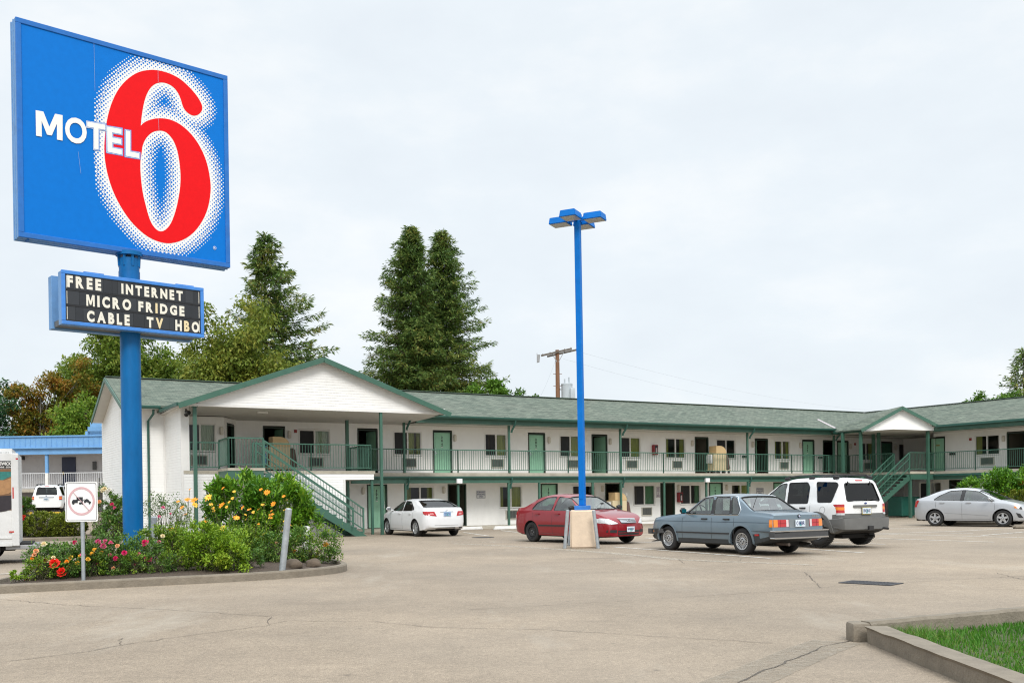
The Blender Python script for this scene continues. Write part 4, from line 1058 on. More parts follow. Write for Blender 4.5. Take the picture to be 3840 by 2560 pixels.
railing([(AC-.05,-4.3,ZS),(AC-.05,-7.0,ZS),(AC-.05,-9.85,ZS),(AC-.05,-13,ZS),(AC-.05,-26,ZS)], H, HB, 2.9); railing([(24.1,-4.33,ZS),(25.6,-4.33,ZS),(AC-.05,-4.33,ZS)], H, HB, 1.6)
railing([(22.3,-.06,ZS),(24.1,-.06,ZS)], H, HB, 2.); railing([(24.1,-.06,ZS),(24.1,-3.2,ZS)], H, HB, 1.6)
# ---- stairs
def stair(a0, z0, a1, b0, b1, n):
    """from (a0,z0) down to (a1,0) between b0 and b1"""
    m = MB(); st = (a1-a0)/n; rz = z0/(n+1)
    sg_ = 1 if a1 > a0 else -1
    for k in range(n):
        z = z0-rz*(k+1); x = a0+st*k
        m.bbox((min(x,x+st)-.02,b0+.04,z-.05),(max(x,x+st)+.02,b1-.04,z),.008)
    for b in (b0,b1):
        m.bar((a0,b,z0-rz-.17),(a1+.1*sg_,b,-.12),.06,.26)
        for k in range(n):     # saw-tooth brackets
            z = z0-rz*(k+1); x = a0+st*k
            m.add([(x,b-.025,z-.02),(x+st,b-.025,z-.02),(x+st*.7,b-.025,z-rz-.02),(x,b+.025,z-.02),(x+st,b+.025,z-.02),(x+st*.7,b+.025,z-rz-.02)],[(0,1,2),(3,5,4),(0,3,4,1),(1,4,5,2),(2,5,3,0)])
    m.build('stairs', M_grn, mo)
    for b in (b0,b1):
        m = MB(); p, q = Vector((a0,b,z0)), Vector((a1,b,rz*.6)); up = Vector((0,0,1))
        m.bar(p+up*1.06,q+up*1.0,.05,.05); m.bar(p+up*.2,q+up*.16,.045,.045)
        m.bar(p+up*.72,q+up*.66,.04,.04)
        k = int((q-p).length/.14)
        for i in range(1,k): c = p.lerp(q,i/k); m.bar(c+up*.18,c+up*1.04,.014)
        for t in (0,1): c = p.lerp(q,t); m.bar(c-up*(.1 if t == 0 else .0),c+up*1.04,.06)
        m.bar(q-up*.1+Vector((-.5*sg_,0,.2)),q+Vector((-.5*sg_,0,.35)),.06)
        m.build('stair_rail', M_rail, mo)
stair(-13.15, ZS+.05, -9.15, -4.18, -3.05, 14)
stair(24.1, ZS, 20.05, -4.33, -3.3, 14)
# ---- right wing walls
ops_r, ops_rl = [], []
S = lambda x, y=1650: -pa(x,y,AW)[0]
window(Pr, S(3656), S(3748), WZ0, WZ1, ops_r, 'half', 'none'); acunit(Pr, S(3680), S(3726), 3.0, 3.36); sconce(Pr, S(3765))
door(Pr, S(3486), S(3544), DZ0, DZ1, ops_r, 'closed', None, None, 1); door(Pr, S(3776), S(3776)+1.5, DZ0, DZ1, ops_r, 'open', None, None, 1)
window(Pr, 13.6, 15.2, WZ0, WZ1, ops_r); window(Pr, 19, 20.6, WZ0, WZ1, ops_r); door(Pr, 16.6, 17.6, DZ0, DZ1, ops_r, 'closed', '216'); door(Pr, 21.5, 22.5, DZ0, DZ1, ops_r, 'closed', '217')
window(Pr, S(3449,1830), S(3530,1830), WL0, WL1, ops_rl, 'screen', 'none'); door(Pr, S(3560,1830), S(3560,1830)+1, LZ0, LZ1, ops_rl, 'open', None, None, 1)
m = MB(); siding(m, Pr, 3.3, 26, ZS, ZC, ops_r); siding(m, Pr, 3.3, 26, .1, 2.36, ops_rl)
siding(m, lambda s,o,z: (s,-3.3+o,z), AW, 31, 0.1, ZC); siding(m, lambda s,o,z: (31+o-o*2, -s, z), -1.4, 3.3, .1, ZC)
m.build('right_wall', M_sid, mo)
m = MB(); s_ = S(3564); pbx(m,Pr,s_,s_+.34,0,.13,3.62,3.75); m.build('ash_tray', M_blk, mo)
m = MB(); pbx(m,Pr,S(3640)-.07,S(3640)+.07,0,.05,4.4,4.55); m.build('fire_alarm', M_redal, mo)
m = MB(); pbx(m,Pr,S(3515)-.12,S(3515)+.12,-.06,-.045,4.2,4.27); m.build('door_plate', pm('brass_plate', (.35,.22,.06), .4), mo)
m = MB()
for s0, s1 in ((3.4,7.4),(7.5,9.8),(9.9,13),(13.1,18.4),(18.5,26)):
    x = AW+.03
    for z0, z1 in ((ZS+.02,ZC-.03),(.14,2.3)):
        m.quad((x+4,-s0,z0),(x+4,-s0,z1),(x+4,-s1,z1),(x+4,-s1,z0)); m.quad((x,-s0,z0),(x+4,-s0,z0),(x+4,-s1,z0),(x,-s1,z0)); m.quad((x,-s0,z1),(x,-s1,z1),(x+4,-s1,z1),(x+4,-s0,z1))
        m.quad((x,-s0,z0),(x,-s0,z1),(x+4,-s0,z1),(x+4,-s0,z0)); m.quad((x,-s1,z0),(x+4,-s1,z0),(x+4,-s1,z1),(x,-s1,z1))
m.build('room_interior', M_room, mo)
m = MB(); m.box((AC-.02,-7.4-.9,.1),(AW-.06,-7.4+.02,2.34)); m.build('storage_closet', M_sid, mo)
# back and end closing walls for the hidden sides
m = MB(); m.quad((-17.2,8,0),(-17.2,8,5.25),(33.6,8,5.25),(33.6,8,0)); m.quad((33.6,8,0),(33.6,8,5.25),(33.6,-26,5.25),(33.6,-26,0)); m.quad((AW,-26,0),(33.6,-26,0),(33.6,-26,5.25),(AW,-26,5.25))
m.quad((AW,-26,5.25),(33.6,-26,5.25),(RR,-26,zrd-.08),(RR,-26,zrd-.08))
m.build('back_wall', M_sid, mo)
# ---- small fittings
m = MB(); m.bar((-15.75,-2.9,4.98),(-15.75,-3.0,4.9),.05); m.cyl((-15.75,-3.0,4.88),(-15.7,-3.22,4.82),.075,n=14); m.lathe([(.085,0),(.08,.06),(.05,.1),(.001,.12)],14,M=Matrix.Translation((-15.75,-2.98,4.8))@Matrix.Rotation(pi,4,'X'))
m.build('security_camera', M_blk, mo, smooth=40)
m = MB(); m.bbox((-12.75,-2.1,5.0),(-12.35,-1.9,5.07),.02); m.build('ceiling_light', M_trim, mo)
for x in (1721,2651):
    a = pb(x,1800,-.2)[0]; m = MB(); m.bbox((a-.14,-.3,2.16),(a+.14,-.15,2.38),.015); m.build('floodlight', pm('floodlight_white', (.8,.8,.8), .4), mo)
# ---- walkway at ground level
def mstruct(mb, name, mat, **k):
    o = struct(mb, name, mat, loc=(*BO,0), rz=pi/2-BA, **k); return o
m = MB(); m.box((-9.3,-.3,-.05),(AC,1.38,.12)); m.box((AC-.3,-26,-.05),(AW-.02,-.3,.12)); mstruct(m, 'sidewalk', M_slab)
m = MB(); m.box((-4.3,-.34,-.02),(-1.6,-.3,.125)); m.box((-.9,-.34,-.02),(25.9,-.3,.125)); mstruct(m, 'painted_kerb', wornpaint('kerb_white', (.72,.71,.68), .2, .4))
# ================================================================== cars
M_tyre = pm('tyre_rubber', (.018,.018,.018), .75, .25, 14., bump=.2, bscale=60)
M_alloy = pm('alloy', (.55,.56,.57), .3, .08, 9., metal=.85)
M_hub = pm('hubcap_silver', (.5,.51,.52), .35, .08, 9., metal=.6)
M_steelb = pm('black_steel', (.02,.02,.022), .5, .15, 9.)
M_well = pm('wheel_well', (.008,.008,.008), .9, .2, 9.)
M_cab = pm('cabin_grey', (.085,.085,.08), .85, .12, 9.)
M_seat = pm('seat_fabric', (.12,.115,.105), .9, .12, 14.)
M_rubb = pm('black_trim', (.02,.02,.021), .5, .12, 9.)
M_redl = pm('tail_red', (.42,.012,.015), .14, .06, 20., coat=.6); M_amb = pm('amber_lens', (.75,.22,.02), .16, .05, 20., coat=.6)
M_clear = pm('clear_lens', (.62,.63,.63), .12, .06, 20., coat=.8, metal=.3)
M_plate = pm('plate_white', (.62,.68,.74), .45, .06, 30.); M_ptree = pm('plate_green', (.08,.36,.33), .5, .05); M_ptxt = pm('plate_text', (.04,.06,.16), .5, .05)
M_under = pm('underbody', (.015,.014,.013), .9, .2, 6.)
G_clear = glassmat('car_glass_clear', (.62,.72,.69), .95, .005, .13)
G_tint = glassmat('car_glass_tint', (.10,.105,.11), .5, .005, .08)
G_mid = glassmat('car_glass_green', (.42,.55,.52), .95, .005, .13)
class Car:
    def __init__(s, name, label, cat, paint, glass, L0, L1, W, wb, top, belt, bot, wid, tum=.36, rake_r=None, rake_f=None, curve=(.1,.16), wins=(), ws=None, bl=None, wr=.31, arch=.36, doors=(), mid=.5, cav=.52, group=None):
        s.__dict__.update(locals()); del s.__dict__['s']
        s.o = thing(name, label, cat, group=group); s.ex = {}
        s.rake_r = rake_r or (lambda z: 0.); s.rake_f = rake_f or (lambda z: 0.)
    def sec(s, x):
        zt, zb, tp = catmull(s.belt,x), catmull(s.bot,x), catmull(s.top,x); w = s.W*catmull(s.wid,x)
        hg = max(tp-zt, .012); zm = zb+(zt-zb)*s.mid
        sh = .955*w; yr = max(sh-.01-s.tum*hg, .3*w)
        k = min(1, hg/.3)
        return [(0,zb),(.5*w,zb),(.86*w,zb),(.955*w,zb+.035),(.982*w,zb+(zm-zb)*.4),(.998*w,zb+(zm-zb)*.75),(w,zm),(.997*w,zm+(zt-zm)*.35),(.985*w,zm+(zt-zm)*.7),(.965*w+.004,zt-.022),(sh,zt),
                (sh-.01-s.tum*hg*.25,zt+.27*hg),(sh-.01-s.tum*hg*.56,zt+.57*hg),(yr,zt+.84*hg),(yr-.05-.02*k,zt+.935*hg),(.72*yr-.02,zt+.978*hg),(.36*yr,zt+.996*hg),(0,tp)]
    def deform(s, x, y, z):
        tr = min(1,max(0,(s.L0+.55-x)/.55))**2; tf = min(1,max(0,(x-s.L1+.55)/.55))**2; q = (y/s.W)**2
        return x+tr*(s.rake_r(z)+s.curve[0]*q)+tf*(s.rake_f(z)-s.curve[1]*q)
    def endx(s, y, z, rear=True, off=.0):
        k = (round(y,3),round(z,3),rear)
        if k not in s.ex:
            sg_ = 1 if rear else -1; x = s.L0 if rear else s.L1; ya = abs(y)
            def ins(x): return s.topz(x,ya) >= z and (s.sidey(x,z) >= ya)
            n = 0
            while n < 45 and not ins(x): x += sg_*.02; n += 1
            if n >= 45: x = s.L0 if rear else s.L1
            elif n:
                a, b = x-sg_*.02, x
                for _ in range(6):
                    c_ = (a+b)/2
                    if ins(c_): b = c_
                    else: a = c_
                x = b
            s.ex[k] = s.deform(x,y,z)
        return s.ex[k]-off if rear else s.ex[k]+off
    def sidey(s, x, z):
        P = s.sec(x)[2:16]
        for (ya,za),(yb,zb) in zip(P,P[1:]):
            if za <= z <= zb and zb > za: return ya+(yb-ya)*(z-za)/(zb-za)
        return P[-1][0] if z > P[-1][1] else P[0][0]
    def topz(s, x, y):
        P = s.sec(x)[10:]; y = abs(y)
        for (ya,za),(yb,zb) in zip(P,P[1:]):
            if yb <= y <= ya: return za+(zb-za)*((ya-y)/(ya-yb) if ya > yb else 0)
        return P[0][1]
    def cutter(s, fn, mats):
        me = bpy.data.meshes.new('c'); m = MB(); fn(m); me.from_pydata(m.v,[],m.f)
        b = bmesh.new(); b.from_mesh(me); bmesh.ops.remove_doubles(b,verts=b.verts[:],dist=1e-5); bmesh.ops.recalc_face_normals(b,faces=b.faces[:]); b.to_mesh(me); b.free()
        me.materials.append(mats); o = bpy.data.objects.new('c',me); COL.objects.link(o); return o
    def body(s):
        N = 74; xs = [s.L0+(s.L1-s.L0)*i/(N-1) for i in range(N)]
        xs = sorted(set([round(x,4) for x in xs]+[round(d,4) for dd in s.doors for d in dd]+[round(s.L0+.03,4),round(s.L1-.03,4)]))
        m = MB(); rings = []
        for x in xs:
            P = s.sec(x); R = [(y,z) for y,z in P]+[(-y,z) for y,z in reversed(P[1:-1])]
            rings.append(len(m.v)); m.v += [(s.deform(x,y,z),y,z) for y,z in R]
        n = len(R); h = len(P)
        for a, b in zip(rings, rings[1:]):
            for j in range(n): m.f.append([a+j,a+(j+1)%n,b+(j+1)%n,b+j]); m.m.append(0)
        for base, x, rev in ((rings[0],xs[0],True),(rings[-1],xs[-1],False)):
            rows = []; fr = [1,.75,.5,.25,0,-.25,-.5,-.75,-1]
            P = s.sec(x)
            for j in range(h):
                row = []
                for f_ in fr:
                    if j in (0,h-1): row.append(base+j)
                    elif f_ == 1: row.append(base+j)
                    elif f_ == -1: row.append(base+n-j)
                    else: 
                        y, z = P[j][0]*f_, P[j][1]; row.append(len(m.v)); m.v.append((s.deform(x,y,z),y,z))
                rows.append(row)
            for r0, r1 in zip(rows, rows[1:]):
                for k in range(len(fr)-1):
                    q = [r0[k],r0[k+1],r1[k+1],r1[k]]; qq = []
                    for i_ in q:
                        if i_ not in qq: qq.append(i_)
                    if len(qq) > 2: m.f.append(qq if not rev else qq[::-1]); m.m.append(0)
        o = m.build('body', [s.paint, M_well, M_cab, M_under], s.o, recalc=True)
        cs = []
        for ax in (s.wb/2,-s.wb/2):
            for sd in (1,-1):
                cs.append((s.cutter(lambda mm: mm.cyl((ax,sd*(s.W-.30),s.wr),(ax,sd*(s.W+.2),s.wr),s.arch,n=40), M_well)))
        pr = lambda pts, y0, y1: (lambda mm: mm.prism(pts, lambda x,z:(x,y0,z), lambda x,z:(x,y1,z)))
        for wn in s.wins: cs.append(s.cutter(pr(rounded(wn,[.05]*len(wn),4), -1.4, 1.4), M_cab))
        if s.ws:
            x0,x1,ya,yb = s.ws   # cowl x, roof x, half width at cowl, at roof
            pl = lambda pts,z0: (lambda mm: mm.prism(pts, lambda x,y:(x,y,z0), lambda x,y:(x,y,2.4)))
            pts = lambda x0,x1,ya,yb: rounded([(x0,-ya),(x1,-yb),(x1,yb),(x0,ya)],[.06]*4,3)
            cs.append(s.cutter(pl(pts(*s.ws), catmull(s.top,s.ws[0])-.02), M_cab)); cs.append(s.cutter(pl(pts(*s.bl), catmull(s.top,s.bl[0])-.02), M_cab))
            zf = catmull(s.belt,0)-.28
            top = [(x, catmull(s.top,x)-.055) for x in [s.bl[1]-.05+(s.ws[1]+.1-s.bl[1])*i/8 for i in range(9)]]
            cv = [(s.bl[0]+.12,zf),(s.ws[0]-.14,zf),(s.ws[0]-.1,catmull(s.top,s.ws[0])-.05)]+top[::-1]+[(s.bl[0]+.1,catmull(s.top,s.bl[0])-.05)]
            cs.append(s.cutter(pr(cv,-s.cav,s.cav), M_cab))
        for c in cs:
            md = o.modifiers.new('b','BOOLEAN'); md.object = c; md.operation = 'DIFFERENCE'; md.solver = 'EXACT'; md.material_mode = 'TRANSFER'
        dg = bpy.context.evaluated_depsgraph_get(); me = bpy.data.meshes.new_from_object(o.evaluated_get(dg))
        o.modifiers.clear(); old = o.data; o.data = me; me.name = 'body'
        for c in cs: d = c.data; bpy.data.objects.remove(c); bpy.data.meshes.remove(d)
        s.b = o
        for p in me.polygons: p.use_smooth = True
        me.set_sharp_from_angle(angle=radians(38))
        # shallow underside colour
        names = [mm.name if mm else '' for mm in me.materials]
        if M_under.name not in names: me.materials.append(M_under); names.append(M_under.name)
        for p in me.polygons:
            if p.normal.z < -.9 and p.center.z < catmull(s.bot,p.center.x)+.03: p.material_index = names.index(M_under.name)
        return o
    def split(s, name, pred, mat=None, keepmats=True):
        """move the body faces picked by pred into a part of their own"""
        me = s.b.data; b = bmesh.new(); b.from_mesh(me); b.faces.ensure_lookup_table()
        pick = [f for f in b.faces if pred(f.calc_center_median(), f.normal, f.material_index)]
        if not pick: b.free(); return None
        ids = set(f.index for f in pick); c = b.copy(); c.faces.ensure_lookup_table()
        bmesh.ops.delete(c, geom=[f for f in c.faces if f.index not in ids], context='FACES')
        bmesh.ops.delete(b, geom=pick, context='FACES')
        b.to_mesh(me); b.free(); m2 = bpy.data.meshes.new(name)
        for mm in me.materials: m2.materials.append(mm)
        if mat: m2.materials.append(mat)
        if mat:
            for f in c.faces: f.material_index = len(m2.materials)-1
        c.to_mesh(m2); c.free(); m2.set_sharp_from_angle(angle=radians(38)); o = bpy.data.objects.new(name, m2); COL.objects.link(o); o.parent = s.o; return o
    def mkdoors(s, z0, hz, hcol):
        names = [m.name for m in s.b.data.materials]
        for x0, x1 in s.doors:
            for sd in (1,-1):
                d = s.split('door', lambda c,n,mi: x0 < c.x < x1 and c.y*sd > s.W*.62 and z0 < c.z < catmull(s.top,c.x)-.1 and mi == 0)
                if d:
                    m = MB(); x = x0+.16; f = lambda xx,zz,o: (xx, sd*(s.sidey(xx,zz)+o), zz)
                    p, q = f(x,hz,.02), f(x+.17,hz,.02); m.bar(p,q,.03,.032); m.bar(f(x,hz,-.01),p,.03); m.bar(f(x+.17,hz,-.01),q,.03)
                    m.build('handle', hcol, d)
        # shut lines
        for sd in (1,-1):
            m = MB()
            for x in sorted(set(x for d in s.doors for x in d)):
                zs = [z0+(catmull(s.belt,x)-z0)*i/8 for i in range(9)]
                m.tube([(x,sd*(s.sidey(x,z)-.002),z) for z in zs], .0055, 5)
            for x0,x1 in s.doors: m.tube([(x0+(x1-x0)*i/10,sd*(s.sidey(x0+(x1-x0)*i/10,z0)-.002),z0) for i in range(11)], .005, 5)
            m.build('shut_lines', M_rubb, s.o)
    def glassfit(s, trim=None, tr=.008, tints=None):
        for i, wn in enumerate(s.wins):
            P = rounded(wn,[.05]*len(wn),4)
            g_ = (tints[i] if tints else s.glass)
            for sd in (1,-1):
                m = MB(); m.patch(P, lambda x,z: (x, sd*(s.sidey(x,z)-.008), z)); m.build('side_window', g_, s.o, smooth=60)
                if trim:
                    t = MB(); Q = [(x,sd*(s.sidey(x,z)+.001),z) for x,z in P]; t.tube(Q+[Q[0]], tr, 5); t.build('window_trim', trim, s.o, smooth=60)
        for nm, (x0,x1,ya,yb) in (('windshield',s.ws),('rear_window',s.bl)):
            m = MB(); n = 8; k = 10
            R = [[(x0+(x1-x0)*i/n, (ya+(yb-ya)*i/n)*(2*j/k-1)) for j in range(k+1)] for i in range(n+1)]
            for i in range(n):
                for j in range(k):
                    m.quad(*[(x,y,s.topz(x,y)-.012) for x,y in (R[i][j],R[i][j+1],R[i+1][j+1],R[i+1][j])])
            m.build(nm, s.glass if not tints or nm == 'windshield' else tints[-1], s.o, smooth=80)
            t = MB(); E = [R[0][j] for j in range(k+1)]+[R[i][k] for i in range(1,n+1)]+[R[n][j] for j in range(k-1,-1,-1)]+[R[i][0] for i in range(n-1,-1,-1)]
            t.tube([(x,y,s.topz(x,y)) for x,y in E], .013, 5); t.build('window_seal', M_rubb, s.o)
    def seats(s, x=(.15,-.75), zh=.98):
        m = MB()
        for y in (.36,-.36):
            m.bbox((x[0]-.28,y-.22,.62),(x[0]-.12,y+.22,zh),.05); m.bbox((x[0]-.27,y-.12,zh+.02),(x[0]-.15,y+.12,zh+.2),.05)
            o = m.build('seat', M_seat, s.o, smooth=50); m = MB()
        m.bbox((x[1]-.2,-.55,.62),(x[1]-.03,.55,zh-.02),.05)
        for y in (.33,-.33): m.bbox((x[1]-.2,y-.12,zh-.02),(x[1]-.1,y+.12,zh+.12),.04)
        m.build('seat', M_seat, s.o, smooth=50)
        m = MB(); c = Vector((x[0]+.36,.36,zh-.02)); M_ = Matrix.Translation(c)@Matrix.Rotation(radians(-62),4,'Y')
        n = 20; m.tube([M_@Vector((.18*cos(2*pi*i/n),.18*sin(2*pi*i/n),0)) for i in range(n+1)], .014, 6); m.bar(M_@Vector((-.17,0,0)),M_@Vector((.17,0,0)),.03,.02); m.build('steering_wheel', M_rubb, s.o)
    def wheels(s, rw, style, rimr=.19, mt=None, tw=.2):
        for ax in (s.wb/2,-s.wb/2):
            for sd in (1,-1):
                yo = s.W-.035
                MM = Matrix.Translation((ax,sd*(yo-tw),rw))@Matrix.Rotation(-sd*pi/2,4,'X')
                m = MB(); rs = rw; w_ = tw
                m.lathe([(rimr,.02),(rimr+.02,.0),(rs-.035,.0),(rs-.008,.02),(rs,.05),(rs,w_-.05),(rs-.008,w_-.02),(rs-.035,w_),(rimr+.03,w_+.002),(rimr,w_-.02)], 40, M=MM)
                if style == 'truck':
                    for k in range(44):
                        t = 2*pi*k/44; a = MM@Vector((rs*cos(t),rs*sin(t),.01)); b = MM@Vector((rs*cos(t+.04),rs*sin(t+.04),w_-.01)); m.bar(a,b,.024,.02)
                wh = m.build('wheel', M_tyre, s.o, smooth=45)
                m = MB(); mt_ = mt or M_alloy; zf = w_-.012
                m.lathe([(rimr+.006,w_-.025),(rimr+.004,w_+.004),(rimr-.016,w_+.002),(rimr-.026,zf-.03),(rimr-.03,zf-.1)], 40, M=MM)
                m.lathe([(rimr-.02,zf-.09),(.0001,zf-.09)], 40, 1, MM)
                def spoke(t, r0, r1, w0, w1, z0, z1, mm=0, th=.02):
                    d = Vector((cos(t),sin(t),0)); e = Vector((-sin(t),cos(t),0)); up = Vector((0,0,1))
                    vs = [d*r0-e*w0+up*(z0-th),d*r0+e*w0+up*(z0-th),d*r0+e*w0+up*z0,d*r0-e*w0+up*z0,d*r1-e*w1+up*(z1-th),d*r1+e*w1+up*(z1-th),d*r1+e*w1+up*z1,d*r1-e*w1+up*z1]
                    m.add([MM@v for v in vs],[(0,3,2,1),(4,5,6,7),(0,1,5,4),(1,2,6,5),(2,3,7,6),(3,0,4,7)],mm)
                if style == 'bottle':
                    for k in range(20): spoke(2*pi*k/20,.07,rimr-.02,.006,.011,zf-.012,zf-.004)
                    m.lathe([(.088,zf-.03),(.085,zf-.008),(.06,zf-.004),(.056,zf-.02),(.03,zf-.02),(.028,zf-.006),(.0001,zf-.004)],24,M=MM)
                    for k in range(4): c = MM@Vector((.05*cos(k*pi/2),.05*sin(k*pi/2),zf-.006)); c2 = MM@Vector((.05*cos(k*pi/2),.05*sin(k*pi/2),zf+.002)); m.cyl(c,c2,.014,n=8,m=1)
                elif style in ('five','truck'):
                    for k in range(5): spoke(2*pi*k/5+pi/2,.03,rimr-.012,.046 if style == 'five' else .05,.036 if style == 'five' else .062,zf,zf-.004)
                    m.lathe([(.075,zf-.03),(.075,zf+.002),(.0001,zf+.008)],24,M=MM)
                    for k in range(5): t = 2*pi*k/5+pi/2; c = MM@Vector((.042*cos(t),.042*sin(t),zf+.002)); c2 = MM@Vector((.042*cos(t),.042*sin(t),zf+.009)); m.cyl(c,c2,.011,n=8,m=1)
                elif style == 'seven':
                    for k in range(7): spoke(2*pi*k/7+pi/2,.03,rimr-.012,.02,.04,zf,zf-.004)
                    m.lathe([(.07,zf-.03),(.065,zf+.002),(.0001,zf+.01)],24,M=MM)
                elif style == 'steel':
                    m.lathe([(rimr-.025,zf-.03),(rimr-.05,zf-.01),(.11,zf-.012),(.07,zf-.035),(.04,zf-.03),(.03,zf),(.0001,zf)],28,M=MM)
                    for k in range(14): t = 2*pi*k/14; c = MM@Vector(((rimr-.055)*cos(t),(rimr-.055)*sin(t),zf-.016)); c2 = MM@Vector(((rimr-.055)*cos(t),(rimr-.055)*sin(t),zf-.008)); m.cyl(c,c2,.013,n=8,m=1)
                    for k in range(5): t = 2*pi*k/5; c = MM@Vector((.06*cos(t),.06*sin(t),zf-.035)); c2 = MM@Vector((.06*cos(t),.06*sin(t),zf-.012)); m.cyl(c,c2,.011,n=6,m=2)
                m.build('rim', [mt_, M_well, M_hub], wh, smooth=35)
    def rp(s, name, pts, mats, off=.012, rear=True, th=.03, parent=None, r=.02, both=False, bw=True):
        """raised patch on the rear or front face given in (y,z)"""
        for sg_ in ((1,-1) if both else (1,)):
            m = MB(); P = rounded([(y*sg_,z) for y,z in pts],[r]*len(pts),3)
            f0 = lambda y,z: (s.endx(y,z,rear,-th),y,z); f1 = lambda y,z: (s.endx(y,z,rear,off),y,z)
            m.patch(P,f1,f0); o = m.build(name, mats, parent or s.o, recalc=True, smooth=30)
        return o
    def sp(s, name, pts, mats, off=.01, th=.03, sides=(1,-1), r=.02, parent=None):
        """raised patch on the side given in (x,z)"""
        for sd in sides:
            m = MB(); P = rounded(pts,[r]*len(pts),3)
            m.patch(P, lambda x,z: (s.deform(x,s.sidey(x,z),z),sd*(s.sidey(x,z)+off),z), lambda x,z: (s.deform(x,s.sidey(x,z),z),sd*(s.sidey(x,z)-th),z)); o = m.build(name, mats, parent or s.o, recalc=True, smooth=30)
        return o
    def strip(s, name, x0, x1, z, h, mat, off=.012, dz=0.):
        for sd in (1,-1):
            m = MB(); n = 24; pts = [(x0+(x1-x0)*i/n, z+dz*i/n) for i in range(n+1)]
            for (xa,za),(xb,zb) in zip(pts,pts[1:]):
                g_ = lambda x,zz,o: (s.deform(x,s.sidey(x,zz),zz), sd*(s.sidey(x,zz)+o), zz)
                m.quad(g_(xa,za-h/2,off),g_(xb,zb-h/2,off),g_(xb,zb+h/2,off),g_(xa,za+h/2,off))
                m.quad(g_(xa,za+h/2,off),g_(xb,zb+h/2,off),g_(xb,zb+h/2,-.01),g_(xa,za+h/2,-.01)); m.quad(g_(xa,za-h/2,-.01),g_(xb,zb-h/2,-.01),g_(xb,zb-h/2,off),g_(xa,za-h/2,off))
            o = m.build(name, mat, s.o)
        return o
    def arcs(s, name, r0, r1, off, mat, zcut=.2):
        for ax in (s.wb/2,-s.wb/2):
            m = MB()
            for sd in (1,-1):
                n = 30
                for i in range(n):
                    a, b = -.25+(pi+.5)*i/n, -.25+(pi+.5)*(i+1)/n
                    f = lambda r,t,o: (ax+r*cos(t), sd*(s.sidey(ax+r*cos(t),max(zcut,s.wr+r*sin(t)))+o), max(zcut,s.wr+r*sin(t)))
                    m.quad(f(r0,a,off),f(r1,a,off),f(r1,b,off),f(r0,b,off)); m.quad(f(r1,a,off),f(r1,a,-.02),f(r1,b,-.02),f(r1,b,off)); m.quad(f(r0,a,-.04),f(r0,a,off),f(r0,b,off),f(r0,b,-.04))
            m.build(name, mat, s.o, smooth=50)
    def plate(s, y, z, txt, rear=True, frame=None, col=None):
        x = s.endx(y,z,rear,.03); d = -1 if rear else 1
        m = MB(); m.bbox((min(x,x+d*.012),y-.152,z-.077),(max(x,x+d*.012),y+.152,z+.077),.004)
        if frame: m.box((min(x-d*.002,x+d*.008),y-.165,z-.09),(max(x-d*.002,x+d*.008),y+.165,z+.09),1)
        o = m.build('license_plate', [col or M_plate, frame or M_rubb], s.o)
        m = MB(); X = x+d*.0135; f = (lambda a,b: (X,-a*1.,b)) if rear else (lambda a,b: (X,a,b)); yy = -y if rear else y
        m.poly([(yy-.03,z-.06),(yy+.03,z-.06),(yy+.012,z+.02),(yy,z+.065),(yy-.012,z+.02)], lambda a,b: (X-d*.0007,-a if rear else a,b), m=1, flip=False)
        put_text(m, txt, f, yy-.13, yy+.13, z-.045, z+.045, 0, .03)
        m.build('lettering', [M_ptxt, M_ptree], o)
    def mirror(s, x, z, mat, lens=None, w=.2):
        for sd in (1,-1):
            y = s.sidey(x,z); m = MB(); m.bar((x,sd*(y-.02),z),(x-.02,sd*(y+.1),z+.02),.05,.04)
            b = bmesh.new(); bmesh.ops.create_cube(b,size=1)
            for v in b.verts: v.co = Vector((x-.02+v.co.x*(.1 if abs(v.co.y) else .1), sd*(y+.1+w*.5)+v.co.y*w*(1), z+.06+v.co.z*(.13+.02*(v.co.y*sd < 0))))
            bmesh.ops.bevel(b,geom=b.edges[:],offset=.035,segments=3,affect='EDGES'); m.bm(b)
            o = m.build('mirror', mat, s.o, smooth=50)
            m = MB(); m.box((x-.074,sd*(y+.1+w*.5)-w*.4,z+.015),(x-.071,sd*(y+.1+w*.5)+w*.4,z+.105)); m.build('mirror_glass', lens or M_chr, o)
    def under(s, rw):
        m = MB(); m.box((s.L0+.35,-.45,.2),(s.L1-.5,.45,.3)); m.cyl((s.L0+.1,-.42,.24),(s.L0+.9,-.3,.26),.035,n=10); m.cyl((-s.wb/2,-s.W+.2,rw),(-s.wb/2,s.W-.2,rw),.05,n=8); m.build('undercarriage', M_under, s.o)
def setcar(car, x, y, th, z=0., k=1.):
    car.o.scale = (k,k,k)
    car.o.location = (x,y,z); car.o.rotation_euler = (0,0,th+pi/2)
def paint(name, col, metal=.0, rough=.32, coat=.8): return pm(name, col, rough, .03, 3., metal=metal, coat=coat, spec=.35)
P_blue = paint('paint_steel_blue', s2l(110,127,138), .4); P_red = paint('paint_dark_red', (.24,.004,.012), .1); P_white = paint('paint_white', (.74,.75,.76), 0); P_silver = paint('paint_silver', (.43,.445,.465), .35)
P_white2 = paint('paint_white_old', (.74,.745,.74), 0, .4)
